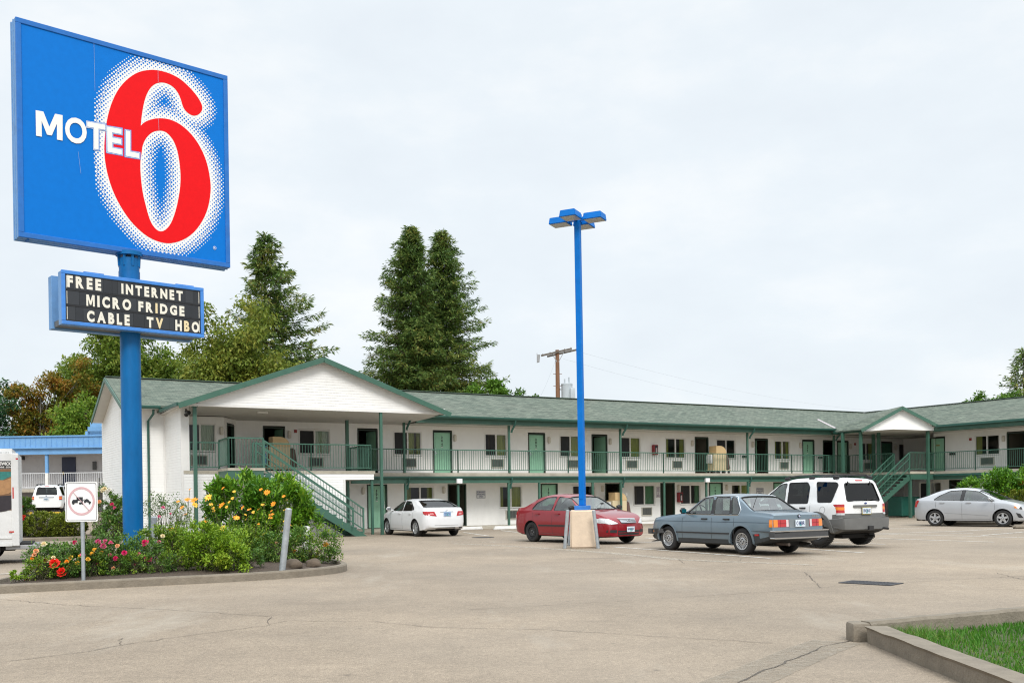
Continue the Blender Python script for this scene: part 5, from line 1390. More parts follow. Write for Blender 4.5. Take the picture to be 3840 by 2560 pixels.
# ------------------------------------------------------------------ steel-blue 1980s saloon
c = Car('sedan_car', 'steel blue boxy 1980s sedan with chrome rear bumper, parked beside the white off-roader', 'car', P_blue, G_clear, -2.27, 2.01, .822, 2.57,
  top=[(-2.27,.90),(-2.15,.945),(-1.66,.985),(-1.02,1.335),(-.85,1.372),(-.4,1.39),(-.02,1.372),(.12,1.34),(.70,.955),(.85,.925),(1.6,.845),(1.95,.79),(2.01,.74)],
  belt=[(-2.27,.845),(-1.5,.895),(0,.885),(.7,.87),(1.5,.80),(1.95,.74),(2.01,.70)], bot=[(-2.27,.36),(-1.9,.27),(-1.4,.2),(1.3,.2),(1.8,.24),(2.01,.30)],
  wid=[(-2.27,.95),(-2.1,.972),(-1.2,1.),(1.2,1.),(1.8,.965),(2.01,.90)], tum=.30, rake_r=lambda z: .05*max(0,z-.6), rake_f=lambda z: -.22*max(0,.7-z)*0-.06*max(0,z-.55), curve=(.05,.10),
  wins=[[(.60,.915),(.10,1.285),(-.22,1.315),(-.27,.91)],[(-.36,.91),(-.31,1.318),(-.78,1.315),(-.90,.912)],[(-.955,.912),(-.835,1.312),(-.98,1.29),(-1.19,1.03),(-1.165,.912)]],
  ws=(.66,.16,.70,.58), bl=(-1.60,-1.06,.70,.585), wr=.305, arch=.355, doors=[(-.315,.72),(-1.06,-.315)])
c.body(); c.mkdoors(.30,.80,M_rubb); c.glassfit(M_rubb,.007)
for sd in (1,-1):
    P = rounded([(.635,.90),(.12,1.30),(-.22,1.335),(-.86,1.335),(-1.0,1.31),(-1.225,1.03),(-1.195,.895)],[.05]*7,4); m = MB(); Q = [(x,sd*(c.sidey(x,z)+.002),z) for x,z in P]; m.tube(Q+[Q[0]],.011,5); m.build('window_trim', M_chr, c.o, smooth=60)
c.seats(); c.wheels(.305,'bottle',.19,None,.2); c.under(.3)
sk = c.split('lower_valance', lambda p,n,mi: p.z < .34 or (p.z < .44 and p.x < -1.62) or (p.z < .44 and p.x > 1.65), pm('valance_dark', (.035,.04,.043), .5, .15, 5.))
c.strip('side_moulding', .93, -.93, .47, .032, M_rubb, .014); c.strip('crease', 2.0, -2.2, .735, .012, pm('crease_blue', s2l(52,70,84), .4), .003)
c.arcs('wheel_arch', .352, .40, .014, P_blue)
m = MB()
for sd in (1,-1):
    m.patch([(-.365,.92),(-.265,.92),(-.215,1.325),(-.315,1.325)], lambda x,z:(x,sd*(c.sidey(x,z)+.005),z)); m.patch([(-.965,.92),(-.885,.92),(-.775,1.315),(-.845,1.315)], lambda x,z:(x,sd*(c.sidey(x,z)+.005),z))
m.build('door_pillar', M_rubb, c.o)
c.rp('rear_bumper', [(-.84,.40),(.84,.40),(.84,.55),(-.84,.55)], pm('bumper_dark', (.05,.052,.055), .35, .1, 8.), .12, True, .05)
for z in (.55,.395): c.rp('bumper_strip', [(-.845,z-.012),(.845,z-.012),(.845,z+.018),(-.845,z+.018)], M_chr, .135, True, .0, r=.008)
c.rp('front_bumper', [(-.84,.40),(.84,.40),(.84,.54),(-.84,.54)], pm('bumper_dark', (.05,.052,.055)), .10, False, .05)
c.sp('bumper_side', [(2.0,.41),(1.68,.41),(1.68,.53),(2.0,.53)], M_rubb, .03); c.sp('side_marker', [(1.95,.44),(1.83,.44),(1.83,.49),(1.95,.49)], M_amb, .04); c.sp('side_reflector', [(-1.72,.44),(-1.84,.44),(-1.84,.48),(-1.72,.48)], M_redl, .012)
c.rp('front_spoiler', [(-.75,.2),(.75,.2),(.75,.36),(-.75,.36)], M_rubb, .06, False)
for sg_ in (1,-1):
    t = None
    m = MB(); f = lambda y0,y1,z0,z1,o,k: m.prism([(sg_*y0,z0),(sg_*y1,z0),(sg_*y1,z1),(sg_*y0,z1)] if sg_ > 0 else [(sg_*y1,z0),(sg_*y0,z0),(sg_*y0,z1),(sg_*y1,z1)], lambda y,z:(c.endx(y,z,True,-.03),y,z), lambda y,z:(c.endx(y,z,True,o),y,z), k)
    f(.64,.752,.64,.80,.012,0); f(.40,.64,.64,.80,.014,1); f(.40,.64,.712,.722,.016,3); f(.33,.40,.64,.80,.012,2); f(.315,.33,.635,.805,.012,3); f(.56,.565,.64,.8,.016,3)
    m.build('tail_light', [M_amb, M_redl, pm('lens_pale', (.6,.5,.5), .2), pm('lens_dark', (.15,.005,.01), .3)], c.o, recalc=True)
    c.sp('tail_light', [(-2.27,.64),(-2.17,.64),(-2.17,.80),(-2.27,.80)], M_amb, .008, .03, (sg_,), .008)
c.rp('plate_panel', [(-.31,.615),(.31,.615),(.31,.81),(-.31,.81)], pm('panel_grey', (.17,.19,.2), .5, .1, 5.), .006); c.plate(0,.715,'C·MBR',True,None)
m = MB(); x = c.endx(0,.885,True,.01); MM = Matrix.Translation((x,0,.872))@Matrix.Rotation(-pi/2,4,'Y'); m.lathe([(.042,-.01),(.042,.006),(.034,.009),(.0001,.009)],24,0,MM)
for k in range(4):
    a = [(.027*cos(t),.027*sin(t),.0105) for t in [k*pi/2+j*pi/12 for j in range(7)]]; m.add([MM@Vector((0,0,.0105))]+[MM@Vector(p) for p in a],[tuple(range(8))],1+k%2)
em = m.build('emblem', [M_rubb, M_trim, pm('emblem_blue', (.03,.12,.4), .3)], c.o, recalc=True)
m = MB(); put_text(m, '325e', lambda a,b: (c.endx(a,.87,True,.006),-a,b), .42, .66, .845, .885, 0, .03); m.build('badge', M_chr, c.o)
c.mirror(.56,.93,M_rubb,pm('mirror_teal', (.02,.25,.32), .05, .02, 5., metal=.8),.17)
m = MB(); m.tube([(-1.52,.68,.985),(-1.55,.66,1.12),(-1.62,.62,1.34)],.006,5); m.cyl((-1.52,.68,.96),(-1.52,.68,1.0),.02,n=8); m.build('antenna', M_rubb, c.o)
m = MB(); c.rp('kidney_grille', [(-.2,.58),(.2,.58),(.2,.74),(-.2,.74)], M_rubb, .01, False); c.rp('headlight', [(.3,.58),(.68,.58),(.68,.72),(.3,.72)], M_clear, .008, False, both=True)
m = MB(); m.cyl((-2.3,.35,.25),(-1.9,.35,.27),.035,n=12); m.build('exhaust_pipe', pm('rusty_pipe', (.09,.07,.06), .8, .3, 20.), c.o)
setcar(c, 5.668, 25.948, .538, 0, 1.088)
# ------------------------------------------------------------------ dark red saloon
c = Car('sedan_car', 'dark red sedan with black steel wheels behind the blue lamp post', 'car', P_red, G_clear, -2.33, 2.17, .85, 2.6,
  top=[(-2.33,.94),(-2.22,1.03),(-1.75,1.08),(-1.1,1.385),(-.85,1.445),(-.4,1.475),(.05,1.445),(.25,1.39),(1.02,.99),(1.15,.965),(1.6,.885),(1.98,.765),(2.12,.66),(2.17,.58)],
  belt=[(-2.33,.86),(-2.0,.985),(-1.2,.985),(.6,.925),(1.2,.88),(1.9,.71),(2.17,.53)], bot=[(-2.33,.32),(-1.9,.23),(-1.3,.19),(1.3,.19),(1.9,.2),(2.17,.24)],
  wid=[(-2.33,.80),(-2.2,.90),(-1.9,.965),(-1.2,1.),(1.0,1.),(1.6,.975),(1.95,.90),(2.17,.80)], tum=.40, rake_r=lambda z: .12*max(0,z-.6), rake_f=lambda z: -.05*max(0,z-.45), curve=(.16,.22),
  wins=[[(.88,.965),(.30,1.335),(-.18,1.388),(-.24,.975)],[(-.34,.98),(-.29,1.388),(-.72,1.362),(-1.12,1.20),(-1.27,1.03),(-1.24,.99)]],
  ws=(1.0,.26,.70,.56), bl=(-1.70,-1.08,.66,.55), wr=.31, arch=.36, doors=[(-.29,.86),(-1.22,-.29)])
c.body(); c.mkdoors(.28,.87,P_red); c.glassfit(M_rubb,.008); c.seats((.2,-.75),1.04); c.wheels(.31,'steel',.19,M_steelb,.195); c.under(.3)
c.strip('side_moulding', .9, -.92, .52, .045, M_rubb, .014); c.mirror(.78,.99,M_rubb,None,.2)
g_ = c.rp('grille', [(-.30,.60),(.30,.60),(.33,.735),(-.33,.735)], M_rubb, .012, False, r=.04)
for z in (.63,.665,.70): c.rp('grille_bar', [(-.31,z-.008),(.31,z-.008),(.31,z+.008),(-.31,z+.008)], M_chr, .02, False, r=.005)
c.rp('grille_rim', [(-.345,.728),(.345,.728),(.345,.748),(-.345,.748)], M_chr, .018, False, r=.006)
def ovals(c, z, s_, mat, rear, off=.028):
    m = MB(); x = c.endx(0,z,rear,off)
    for a,b,dz in ((.06,.04,0),(.022,.038,0),(.045,.014,.016)):
        n = 20; m.tube([(x,a*s_*cos(2*pi*i/n),z+dz*s_+b*s_*sin(2*pi*i/n)) for i in range(n+1)],.006*s_,5)
    m.build('emblem', mat, c.o, smooth=60)
ovals(c,.667,1.,M_chr,False)
for sg_ in (1,-1):
    m = MB(); P = rounded([(sg_*.40,.60),(sg_*.62,.575),(sg_*.83,.62),(sg_*.83,.74),(sg_*.66,.745)][::sg_],[.03]*5,3)
    m.patch(P, lambda y,z:(c.endx(y,z,False,.014),y,z), lambda y,z:(c.endx(y,z,False,-.06),y,z)); m.build('headlight', M_clear, c.o, recalc=True)
    c.sp('headlight', [(2.0,.61),(1.78,.65),(1.72,.755),(1.95,.75)], M_clear, .012, .03, (sg_,)); c.sp('tail_light', [(-2.3,.72),(-2.08,.74),(-2.04,.93),(-2.22,.95)], M_redl, .012, .03, (sg_,))
    c.rp('fog_slot', [(sg_*.46,.33),(sg_*.74,.35),(sg_*.72,.42),(sg_*.46,.42)][::sg_], M_rubb, .006, False)
    c.rp('tail_light', [(sg_*.5,.72),(sg_*.80,.72),(sg_*.78,.93),(sg_*.55,.93)][::sg_], M_redl, .012)
c.rp('lower_intake', [(-.42,.27),(.42,.27),(.42,.40),(-.42,.40)], M_rubb, .006, False); c.rp('intake_bar', [(-.42,.325),(.42,.325),(.42,.345),(-.42,.345)], P_red, .02, False, r=.005)
c.plate(0,.43,'604 BJV',False); m = MB(); m.bar((1.02,.5,1.0),(.92,-.1,1.03),.02); m.bar((1.02,-.1,1.0),(.92,-.6,1.03),.02); m.build('wiper', M_rubb, c.o)
setcar(c, 2.183, 32.209, -2.474, 0, 1.071)
# ------------------------------------------------------------------ white saloon
c = Car('sedan_car', 'clean white sedan with red tail lights parked by the foot of the stairs', 'car', P_white, G_tint, -2.42, 2.38, .91, 2.776,
  top=[(-2.42,1.0),(-2.34,1.085),(-1.98,1.115),(-1.2,1.375),(-.9,1.435),(-.4,1.462),(.05,1.43),(.25,1.375),(1.06,1.0),(1.2,.975),(1.8,.88),(2.2,.72),(2.38,.56)],
  belt=[(-2.42,.93),(-2.0,1.02),(-1.2,1.0),(.6,.93),(1.3,.88),(2.0,.72),(2.38,.5)], bot=[(-2.42,.36),(-2.1,.24),(-1.4,.19),(1.4,.19),(2.0,.2),(2.38,.24)],
  wid=[(-2.42,.80),(-2.32,.88),(-2.0,.955),(-1.3,1.),(1.0,1.),(1.7,.97),(2.1,.89),(2.38,.74)], tum=.40, rake_r=lambda z: .16*max(0,z-.75)-.05*max(0,.75-z)*0+.12*max(0,.5-z), curve=(.2,.24),
  wins=[[(.95,.975),(.34,1.32),(-.12,1.375),(-.18,.985)],[(-.24,.985),(-.20,1.375),(-.66,1.355),(-1.0,1.22),(-1.12,1.02),(-1.08,.995)],[(-1.13,1.01),(-1.05,1.19),(-1.28,1.03)]],
  ws=(1.04,.28,.74,.60), bl=(-1.93,-1.16,.74,.60), wr=.325, arch=.37, doors=[(-.21,.95),(-1.2,-.21)])
c.body(); c.mkdoors(.28,.88,P_white); c.glassfit(M_rubb,.008,[G_mid,G_tint,G_tint,G_tint]); c.seats((.2,-.8),1.0); c.wheels(.325,'seven',.215,M_hub,.2); c.under(.3); c.mirror(.85,1.0,P_white,None,.2)
for sg_ in (1,-1):
    m = MB(); P = rounded([(sg_*.42,.78),(sg_*.83,.83),(sg_*.84,.965),(sg_*.50,.965)][::sg_],[.02]*4,3)
    m.patch(P, lambda y,z:(c.endx(y,z,True,.012),y,z), lambda y,z:(c.endx(y,z,True,-.05),y,z)); m.build('tail_light', [M_redl], c.o, recalc=True)
    c.rp('reversing_lens', [(sg_*.52,.84),(sg_*.66,.85),(sg_*.68,.905),(sg_*.55,.905)][::sg_], pm('lens_pink', (.6,.25,.25), .15, .1), .017)
    c.sp('tail_light', [(-2.36,.86),(-2.12,.87),(-2.06,.96),(-2.34,.975)], M_redl, .012, .03, (sg_,)); c.rp('headlight', [(sg_*.42,.56),(sg_*.75,.6),(sg_*.72,.72),(sg_*.5,.68)][::sg_], M_clear, .012, False)
c.rp('trunk_garnish', [(-.28,.945),(.28,.945),(.28,.965),(-.28,.965)], M_chr, .02, r=.006); ovals(c,1.005,1.,M_chr,True,.012); c.plate(0,.86,'752 CUS',True,None,pm('plate_blue', (.3,.45,.66), .45, .1, 40.))
c.rp('bumper_groove', [(-.5,.43),(.5,.43),(.5,.445),(-.5,.445)], pm('shade_line', (.25,.25,.25), .5), .004, r=.004); c.rp('exhaust', [(-.72,.30),(-.55,.30),(-.55,.36),(-.72,.36)], M_rubb, .004)
setcar(c, -3.737, 40.22, .525, 0, 1.013)
# ------------------------------------------------------------------ silver saloon, right
c = Car('sedan_car', 'silver sedan with five-spoke wheels in front of the round green bush', 'car', P_silver, G_mid, -2.24, 2.14, .868, 2.525,
  top=[(-2.24,1.0),(-2.16,1.095),(-1.85,1.135),(-1.05,1.435),(-.7,1.495),(-.3,1.517),(.1,1.49),(.35,1.42),(1.22,1.03),(1.35,1.0),(1.75,.90),(2.0,.76),(2.14,.58)],
  belt=[(-2.24,.93),(-1.9,1.045),(-1.2,1.035),(.6,.955),(1.3,.92),(1.9,.74),(2.14,.52)], bot=[(-2.24,.32),(-1.9,.24),(-1.25,.2),(1.25,.2),(1.8,.2),(2.14,.24)],
  wid=[(-2.24,.78),(-2.12,.88),(-1.8,.96),(-1.2,1.),(1.1,1.),(1.6,.96),(1.95,.86),(2.14,.72)], tum=.42, rake_r=lambda z: .18*max(0,z-.75)+.1*max(0,.5-z), curve=(.2,.26),
  wins=[[(.98,.985),(.36,1.36),(-.14,1.42),(-.18,1.01)],[(-.30,1.015),(-.26,1.42),(-.72,1.392),(-1.12,1.2),(-1.3,1.06),(-1.28,1.04)]],
  ws=(1.2,.38,.72,.58), bl=(-1.8,-1.05,.68,.56), wr=.325, arch=.375, doors=[(-.22,.98),(-1.22,-.22)])
c.body(); c.mkdoors(.29,.93,P_silver); c.glassfit(M_rubb,.010); c.seats((.25,-.7),1.05); c.wheels(.325,'five',.205,M_hub,.2); c.under(.3); c.mirror(.86,1.02,P_silver,None,.2)
m = MB()
for sd in (1,-1):   # black pillar between the doors
    P = [(-.31,1.0),(-.17,1.0),(-.13,1.43),(-.27,1.43)]; m.patch(P, lambda x,z:(x,sd*(c.sidey(x,z)+.006),z))
m.build('door_pillar', M_rubb, c.o)
for sg_ in (1,-1):
    c.sp('tail_light', [(-2.22,.76),(-2.14,.76),(-1.93,1.02),(-2.12,1.04)], M_redl, .014, .04, (sg_,), .03); c.rp('tail_light', [(sg_*.58,.76),(sg_*.78,.76),(sg_*.76,1.0),(sg_*.62,1.0)][::sg_], M_redl, .012)
    c.sp('headlight', [(2.02,.66),(1.72,.70),(1.66,.80),(1.86,.79)], M_clear, .014, .04, (sg_,), .02); c.sp('turn_lens', [(1.80,.70),(1.69,.72),(1.665,.79),(1.74,.785)], M_amb, .018, .04, (sg_,), .015); c.sp('headlight_bezel', [(2.02,.665),(1.90,.68),(1.88,.77),(1.95,.76)], M_rubb, .018, .04, (sg_,), .02)
    c.sp('fog_recess', [(2.08,.34),(1.86,.36),(1.74,.54),(1.95,.50)], M_rubb, .008, .04, (sg_,), .02); c.rp('headlight', [(sg_*.4,.62),(sg_*.7,.62),(sg_*.68,.75),(sg_*.45,.72)][::sg_], M_clear, .012, False)
c.rp('grille', [(-.4,.5),(.4,.5),(.4,.62),(-.4,.62)], M_rubb, .01, False); c.rp('lower_grille', [(-.5,.28),(.5,.28),(.5,.42),(-.5,.42)], M_rubb, .01, False)
c.strip('side_crease', .75, -.95, .43, .018, pm('crease_silver', (.3,.31,.33), .4, metal=.3), .004, .11); c.arcs('wheel_arch', .372, .43, .012, P_silver)
m = MB(); m.cyl((-.62,0,1.49),(-.62,0,1.53),.05,.03,n=12); m.tube([(-.6,0,1.52),(-.95,0,1.66)],.005,5); m.build('antenna', M_rubb, c.o)
setcar(c, 19.789, 42.148, -2.328, 0, 1.08)
# ------------------------------------------------------------------ white off-roaders
def suv(label, lifted, paint_, glass):
    c = Car('suv_car', label, 'suv', paint_, glass, -2.12, 2.02, .885, 2.62,
      top=[(-2.12,1.66),(-2.0,1.70),(-1.5,1.745),(-.8,1.765),(-.3,1.755),(.02,1.70),(.9,1.16),(1.05,1.12),(1.6,1.04),(1.9,.95),(2.02,.82)],
      belt=[(-2.12,1.10),(-1.4,1.10),(.5,1.05),(1.0,1.01),(1.7,.93),(2.02,.74)], bot=[(-2.12,.40),(-1.8,.32),(-1.3,.29),(1.3,.29),(1.8,.32),(2.02,.38)],
      wid=[(-2.12,.90),(-2.04,.945),(-1.8,.98),(-1.2,1.),(1.2,1.),(1.7,.96),(2.02,.84)], tum=.22, rake_r=lambda z: .34*max(0,z-1.12)+.03*max(0,z-.7), curve=(.10,.18), mid=.42,
      wins=[[(.80,1.09),(.10,1.60),(-.14,1.625),(-.16,1.085)],[(-.27,1.085),(-.22,1.635),(-.86,1.64),(-.98,1.52),(-.99,1.09)],[(-1.32,1.12),(-1.17,1.64),(-1.83,1.62),(-1.88,1.54),(-1.76,1.12)]],
      ws=(.88,.06,.72,.62), bl=(-1.0,-.7,.5,.5), wr=.37 if lifted else .345, arch=.43 if lifted else .39, doors=[(-.21,.86),(-1.08,-.21)], cav=.58)
    c.bl = (-1.99,-1.55,.0,.0)
    return c
for lifted in (True, False):
    c = suv('lifted white off-roader with grey cladding and roof rack beside the blue sedan' if lifted else 'white off-roader on the raised lot near the blue-roofed building', lifted, P_white2, G_tint)
    # body without the generic rear-window cutter : the tailgate glass is near vertical
    ws, c.ws = c.ws, None; c.body(); c.ws = ws
    o = c.b; md = []
    pts = rounded([(ws[0],-ws[2]),(ws[1],-ws[3]),(ws[1],ws[3]),(ws[0],ws[2])],[.06]*4,3)
    cs = [c.cutter(lambda mm: mm.prism(pts, lambda x,y:(x,y,catmull(c.top,ws[0])-.02), lambda x,y:(x,y,2.4)), M_cab)]
    cv = [(-1.95,.85),(.74,.85),(.78,1.1),(.0,1.66),(-.3,1.705),(-.8,1.715),(-1.5,1.69),(-1.82,1.64)]
    cs.append(c.cutter(lambda mm: mm.prism(cv, lambda x,z:(x,-.6,z), lambda x,z:(x,.6,z)), M_cab))
    RW = rounded([(-.60,1.14),(.60,1.14),(.52,1.60),(-.52,1.60)],[.07]*4,4)
    cs.append(c.cutter(lambda mm: mm.prism(RW, lambda y,z:(-2.5,y,z), lambda y,z:(-1.6,y,z)), M_cab))
    for q_ in cs:
        k = o.modifiers.new('b','BOOLEAN'); k.object = q_; k.operation = 'DIFFERENCE'; k.solver = 'EXACT'; k.material_mode = 'TRANSFER'
    me = bpy.data.meshes.new_from_object(o.evaluated_get(bpy.context.evaluated_depsgraph_get())); o.modifiers.clear(); o.data = me; me.name = 'body'
    for q_ in cs: d = q_.data; bpy.data.objects.remove(q_); bpy.data.meshes.remove(d)
    for p in me.polygons: p.use_smooth = True
    me.set_sharp_from_angle(angle=radians(38))
    c.mkdoors(.58,.98,M_rubb)
    grey = pm('cladding_grey', (.13,.13,.125), .6, .1, 6.)
    if lifted:
        c.split('cladding', lambda p,n,mi: mi == 0 and (p.z < .56 or (p.z < .86 and p.x < -1.82)), grey)
        c.arcs('arch_cladding', .43, .52, .03, grey, .33)
        c.rp('rear_bumper', [(-.86,.44),(.86,.44),(.89,.72),(-.89,.72)], grey, .13, True, .1, r=.08); c.rp('bumper_step', [(-.84,.70),(.84,.70),(.82,.735),(-.82,.735)], grey, .10, True, .1)
    for i, wn in enumerate(c.wins):
        P = rounded(wn,[.05]*len(wn),4)
        for sd in (1,-1):
            m = MB(); m.patch(P, lambda x,z: (x, sd*(c.sidey(x,z)-.008), z)); m.build('side_window', [G_mid,G_tint,G_tint][i], c.o)
            t = MB(); Q = [(x,sd*(c.sidey(x,z)),z) for x,z in P]; t.tube(Q+[Q[0]],.01,5); t.build('window_seal', M_rubb, c.o, smooth=60)
    m = MB(); x0,x1,ya,yb = ws; n,k = 6,8
    R = [[(x0+(x1-x0)*i/n,(ya+(yb-ya)*i/n)*(2*j/k-1)) for j in range(k+1)] for i in range(n+1)]
    for i in range(n):
        for j in range(k): m.quad(*[(x,y,c.topz(x,y)-.012) for x,y in (R[i][j],R[i][j+1],R[i+1][j+1],R[i+1][j])])
    m.build('windshield', G_mid, c.o, smooth=80)
    m = MB(); m.poly(RW, lambda y,z:(c.endx(y,z,True,-.012),y,z)); m.build('rear_window', G_tint, c.o); m = MB(); Q = [(c.endx(y,z),y,z) for y,z in RW]; m.tube(Q+[Q[0]],.012,5); m.build('window_seal', M_rubb, c.o, smooth=60)
    m = MB(); 
    for y in (.36,-.36): m.bbox((-.1,y-.22,.8),(.05,y+.22,1.3),.05); m.bbox((-.08,y-.12,1.32),(.02,y+.12,1.48),.04); m.bbox((-1.0,y-.26,.8),(-.85,y+.26,1.28),.05)
    m.build('seat', M_seat, c.o, smooth=50)
    c.wheels(.385 if lifted else .345, 'truck' if lifted else 'five', .205, M_alloy, .25 if lifted else .21); c.under(.36); c.mirror(.7,1.12,M_rubb,None,.2)
    for sg_ in (1,-1):
        for nm, z0, z1, mt in (('tail_light',1.0,1.07,M_redl),('turn_lens',.925,1.0,M_amb),('tail_light',.85,.925,M_redl),('reversing_lens',.80,.85,M_clear)):
            c.rp(nm, [(sg_*.70,z0),(sg_*.84,z0),(sg_*.84,z1),(sg_*.70,z1)][::sg_], mt, .02, True, .05, r=.012); c.sp(nm, [(-2.11,z0),(-1.99,z0),(-1.99,z1),(-2.11,z1)], mt, .012, .03, (sg_,), .01)
    c.rp('tailgate_handle', [(-.42,.985),(.42,.985),(.42,1.045),(-.42,1.045)], grey if lifted else M_chr, .03, r=.02); c.plate(0,.90,'194 DNX' if lifted else '308 EKP',True,pm('plate_frame_yellow', (.3,.24,.04), .5) if lifted else None)
    m = MB(); x = c.endx(0,1.09,True,.012); n = 20; m.add([(x,.05*cos(2*pi*i/n),1.09+.024*sin(2*pi*i/n)) for i in range(n)],[tuple(range(n))]); m.build('emblem', pm('badge_blue', (.03,.05,.2), .3), c.o, recalc=True)
    c.rp('brake_light', [(-.13,1.655),(.13,1.655),(.13,1.685),(-.13,1.685)], M_redl, .012, r=.008)
    for y in (.4,-.4): m = MB(); x = c.endx(y,1.6,True,.02); m.bar((x,y,1.56),(x+.03,y,1.645),.03,.02); m.build('glass_hinge', M_rubb, c.o)
    m = MB(); x = c.endx(-.3,1.2,True,.02); m.bar((x,-.1,1.17),(x+.02,-.42,1.21),.022,.018); m.cyl((x+.03,-.1,1.17),(x-.01,-.1,1.17),.025,n=10); m.build('rear_wiper', M_rubb, c.o)
    for sd in (1,-1):
        m = MB(); pts = [(-1.75,sd*.60,1.735),(-1.7,sd*.6,1.785),(-1.2,sd*.6,1.815),(-.5,sd*.6,1.82),(-.1,sd*.6,1.79),(.0,sd*.6,1.72)]; m.tube(pts,.018,6)
        for x in (-1.72,-.92,-.05): m.bbox((x-.09,sd*.6-.03,1.70),(x+.09,sd*.6+.03,1.785),.02)
        m.build('roof_rail', M_rubb, c.o, smooth=60)
    if lifted: m = MB(); m.bar((-1.62,-.6,1.815),(-1.62,.6,1.815),.05,.03); m.bar((-.95,-.6,1.83),(-.95,.6,1.83),.05,.03); m.build('roof_bar', M_rubb, c.o); m = MB(); m.box((-2.3,-.08,.42),(-2.1,.08,.52)); m.cyl((-2.35,-.55,.44),(-2.0,-.5,.46),.03,n=8); m.build('tow_hitch', M_rubb, c.o)
    m = MB(); n = 24; m.tube([(-1.5+.085*cos(2*pi*i/n),c.sidey(-1.5,.93+.085*sin(2*pi*i/n)),.93+.085*sin(2*pi*i/n)) for i in range(n+1)],.005,5); m.build('fuel_flap', pm('shade_line', (.25,.25,.25), .5), c.o)
    if lifted:
        setcar(c, 8.35, 28.323, .512, .055, 1.06)
    else:
        setcar(c, -25.485, 55.112, .191, gz(toab(-25.485,55.112)[1]), .903)
# ================================================================== vegetation
def leaf(V, Fc, p, d, nrm, L, W):
    """folded leaf from p along d"""
    s = d.cross(nrm)
    if s.length < 1e-4: s = d.orthogonal()
    s.normalize(); n = len(V); m = p+d*(L*.5); up = s.cross(d).normalized()
    V += [p, m+s*W*.5+up*W*.15, p+d*L, m-s*W*.5+up*W*.15]; Fc += [(n,n+1,n+2),(n,n+2,n+3)]
def rv3(r): 
    z = r.uniform(-1,1); t = r.uniform(0,2*pi); q = sqrt(1-z*z); return Vector((q*cos(t),q*sin(t),z))
def mesh_from(V, Fc, name, mat, parent):
    me = bpy.data.meshes.new(name); me.from_pydata([tuple(v) for v in V], [], Fc); me.materials.append(mat); me.update()
    o = bpy.data.objects.new(name, me); COL.objects.link(o); o.parent = parent; return o
M_bark = pm('bark_brown', (.075,.055,.04), .9, .3, 6., bump=.6, bscale=20, stretch=(1,1,.3)); M_bark2 = pm('bark_grey', (.17,.15,.12), .9, .25, 6., bump=.5, bscale=20, stretch=(1,1,.3))
def clumps(r, n, c, R, surf=.5):
    out = []
    while len(out) < n:
        d = rv3(r); k = (surf+(1-surf)*r.random()); p = Vector((c[0]+d.x*R[0]*k, c[1]+d.y*R[1]*k, c[2]+d.z*R[2]*k)); out.append(p)
    return out
def broadleaf(name, label, loc, H, lobes, mat, n, L, seed, bark=None, clr=.26, ncl=46, trunk=.28, group='trees behind the buildings', stems=1, droop=0.):
    """lobes: list of (center xyz relative, radii)"""
    r = random.Random(seed); o = thing(name, label, 'tree', loc, group=group); bark = bark or M_bark
    cl = []
    tot = sum(q[1][0]*q[1][2] for q in lobes)
    for c, R in lobes:
        for p in clumps(r, max(4,int(ncl*R[0]*R[2]/tot)), c, R, .35): cl.append((p, clr*min(R[0],R[2])*r.uniform(.7,1.35)))
    m = MB(); zc = min(c[2]-R[2]*.6 for c,R in lobes)
    for k in range(stems):
        a = 2*pi*k/max(1,stems)+r.random(); ox, oy = (.0,.0) if stems == 1 else (cos(a)*.5, sin(a)*.5)
        top = Vector((ox*2.2,oy*2.2,H*.8)); pts = [Vector((ox,oy,-.3))]+[Vector((ox,oy,0)).lerp(top,t)+Vector((r.gauss(0,.1),r.gauss(0,.1),0)) for t in (.25,.5,.75,1)]; m.tube(pts, trunk/sqrt(stems), 8, r2=.04)
        for p, cr in r.sample(cl, min(len(cl), 16)):
            t = min(.9,max(.2,(p.z-1)/H*.75)); q = Vector((ox,oy,0)).lerp(top,t); mid = q.lerp(p,.5)+Vector((0,0,.06*H*r.random())); m.tube([q,mid,p], .07+.02*trunk, 5, r2=.015)
    m.build('trunk', bark, o, smooth=60)
    V, Fc = [], []
    wts = [cr**2 for _,cr in cl]; tw = sum(wts)
    for (p, cr), w_ in zip(cl, wts):
        for _ in range(int(n*w_/tw)+1):
            d = rv3(r); k = r.random()**.45; q = p+Vector((d.x,d.y,d.z*.75))*cr*k
            if droop: q.z -= droop*r.random()*cr
            dd = (d*.6+rv3(r)*.8+Vector((0,0,-.25-droop))).normalized(); leaf(V,Fc,q,dd,(rv3(r)*.6+Vector((0,0,1))).normalized(),L*r.uniform(.7,1.35),L*r.uniform(.45,.7))
    mesh_from(V,Fc,'crown',mat,o); return o
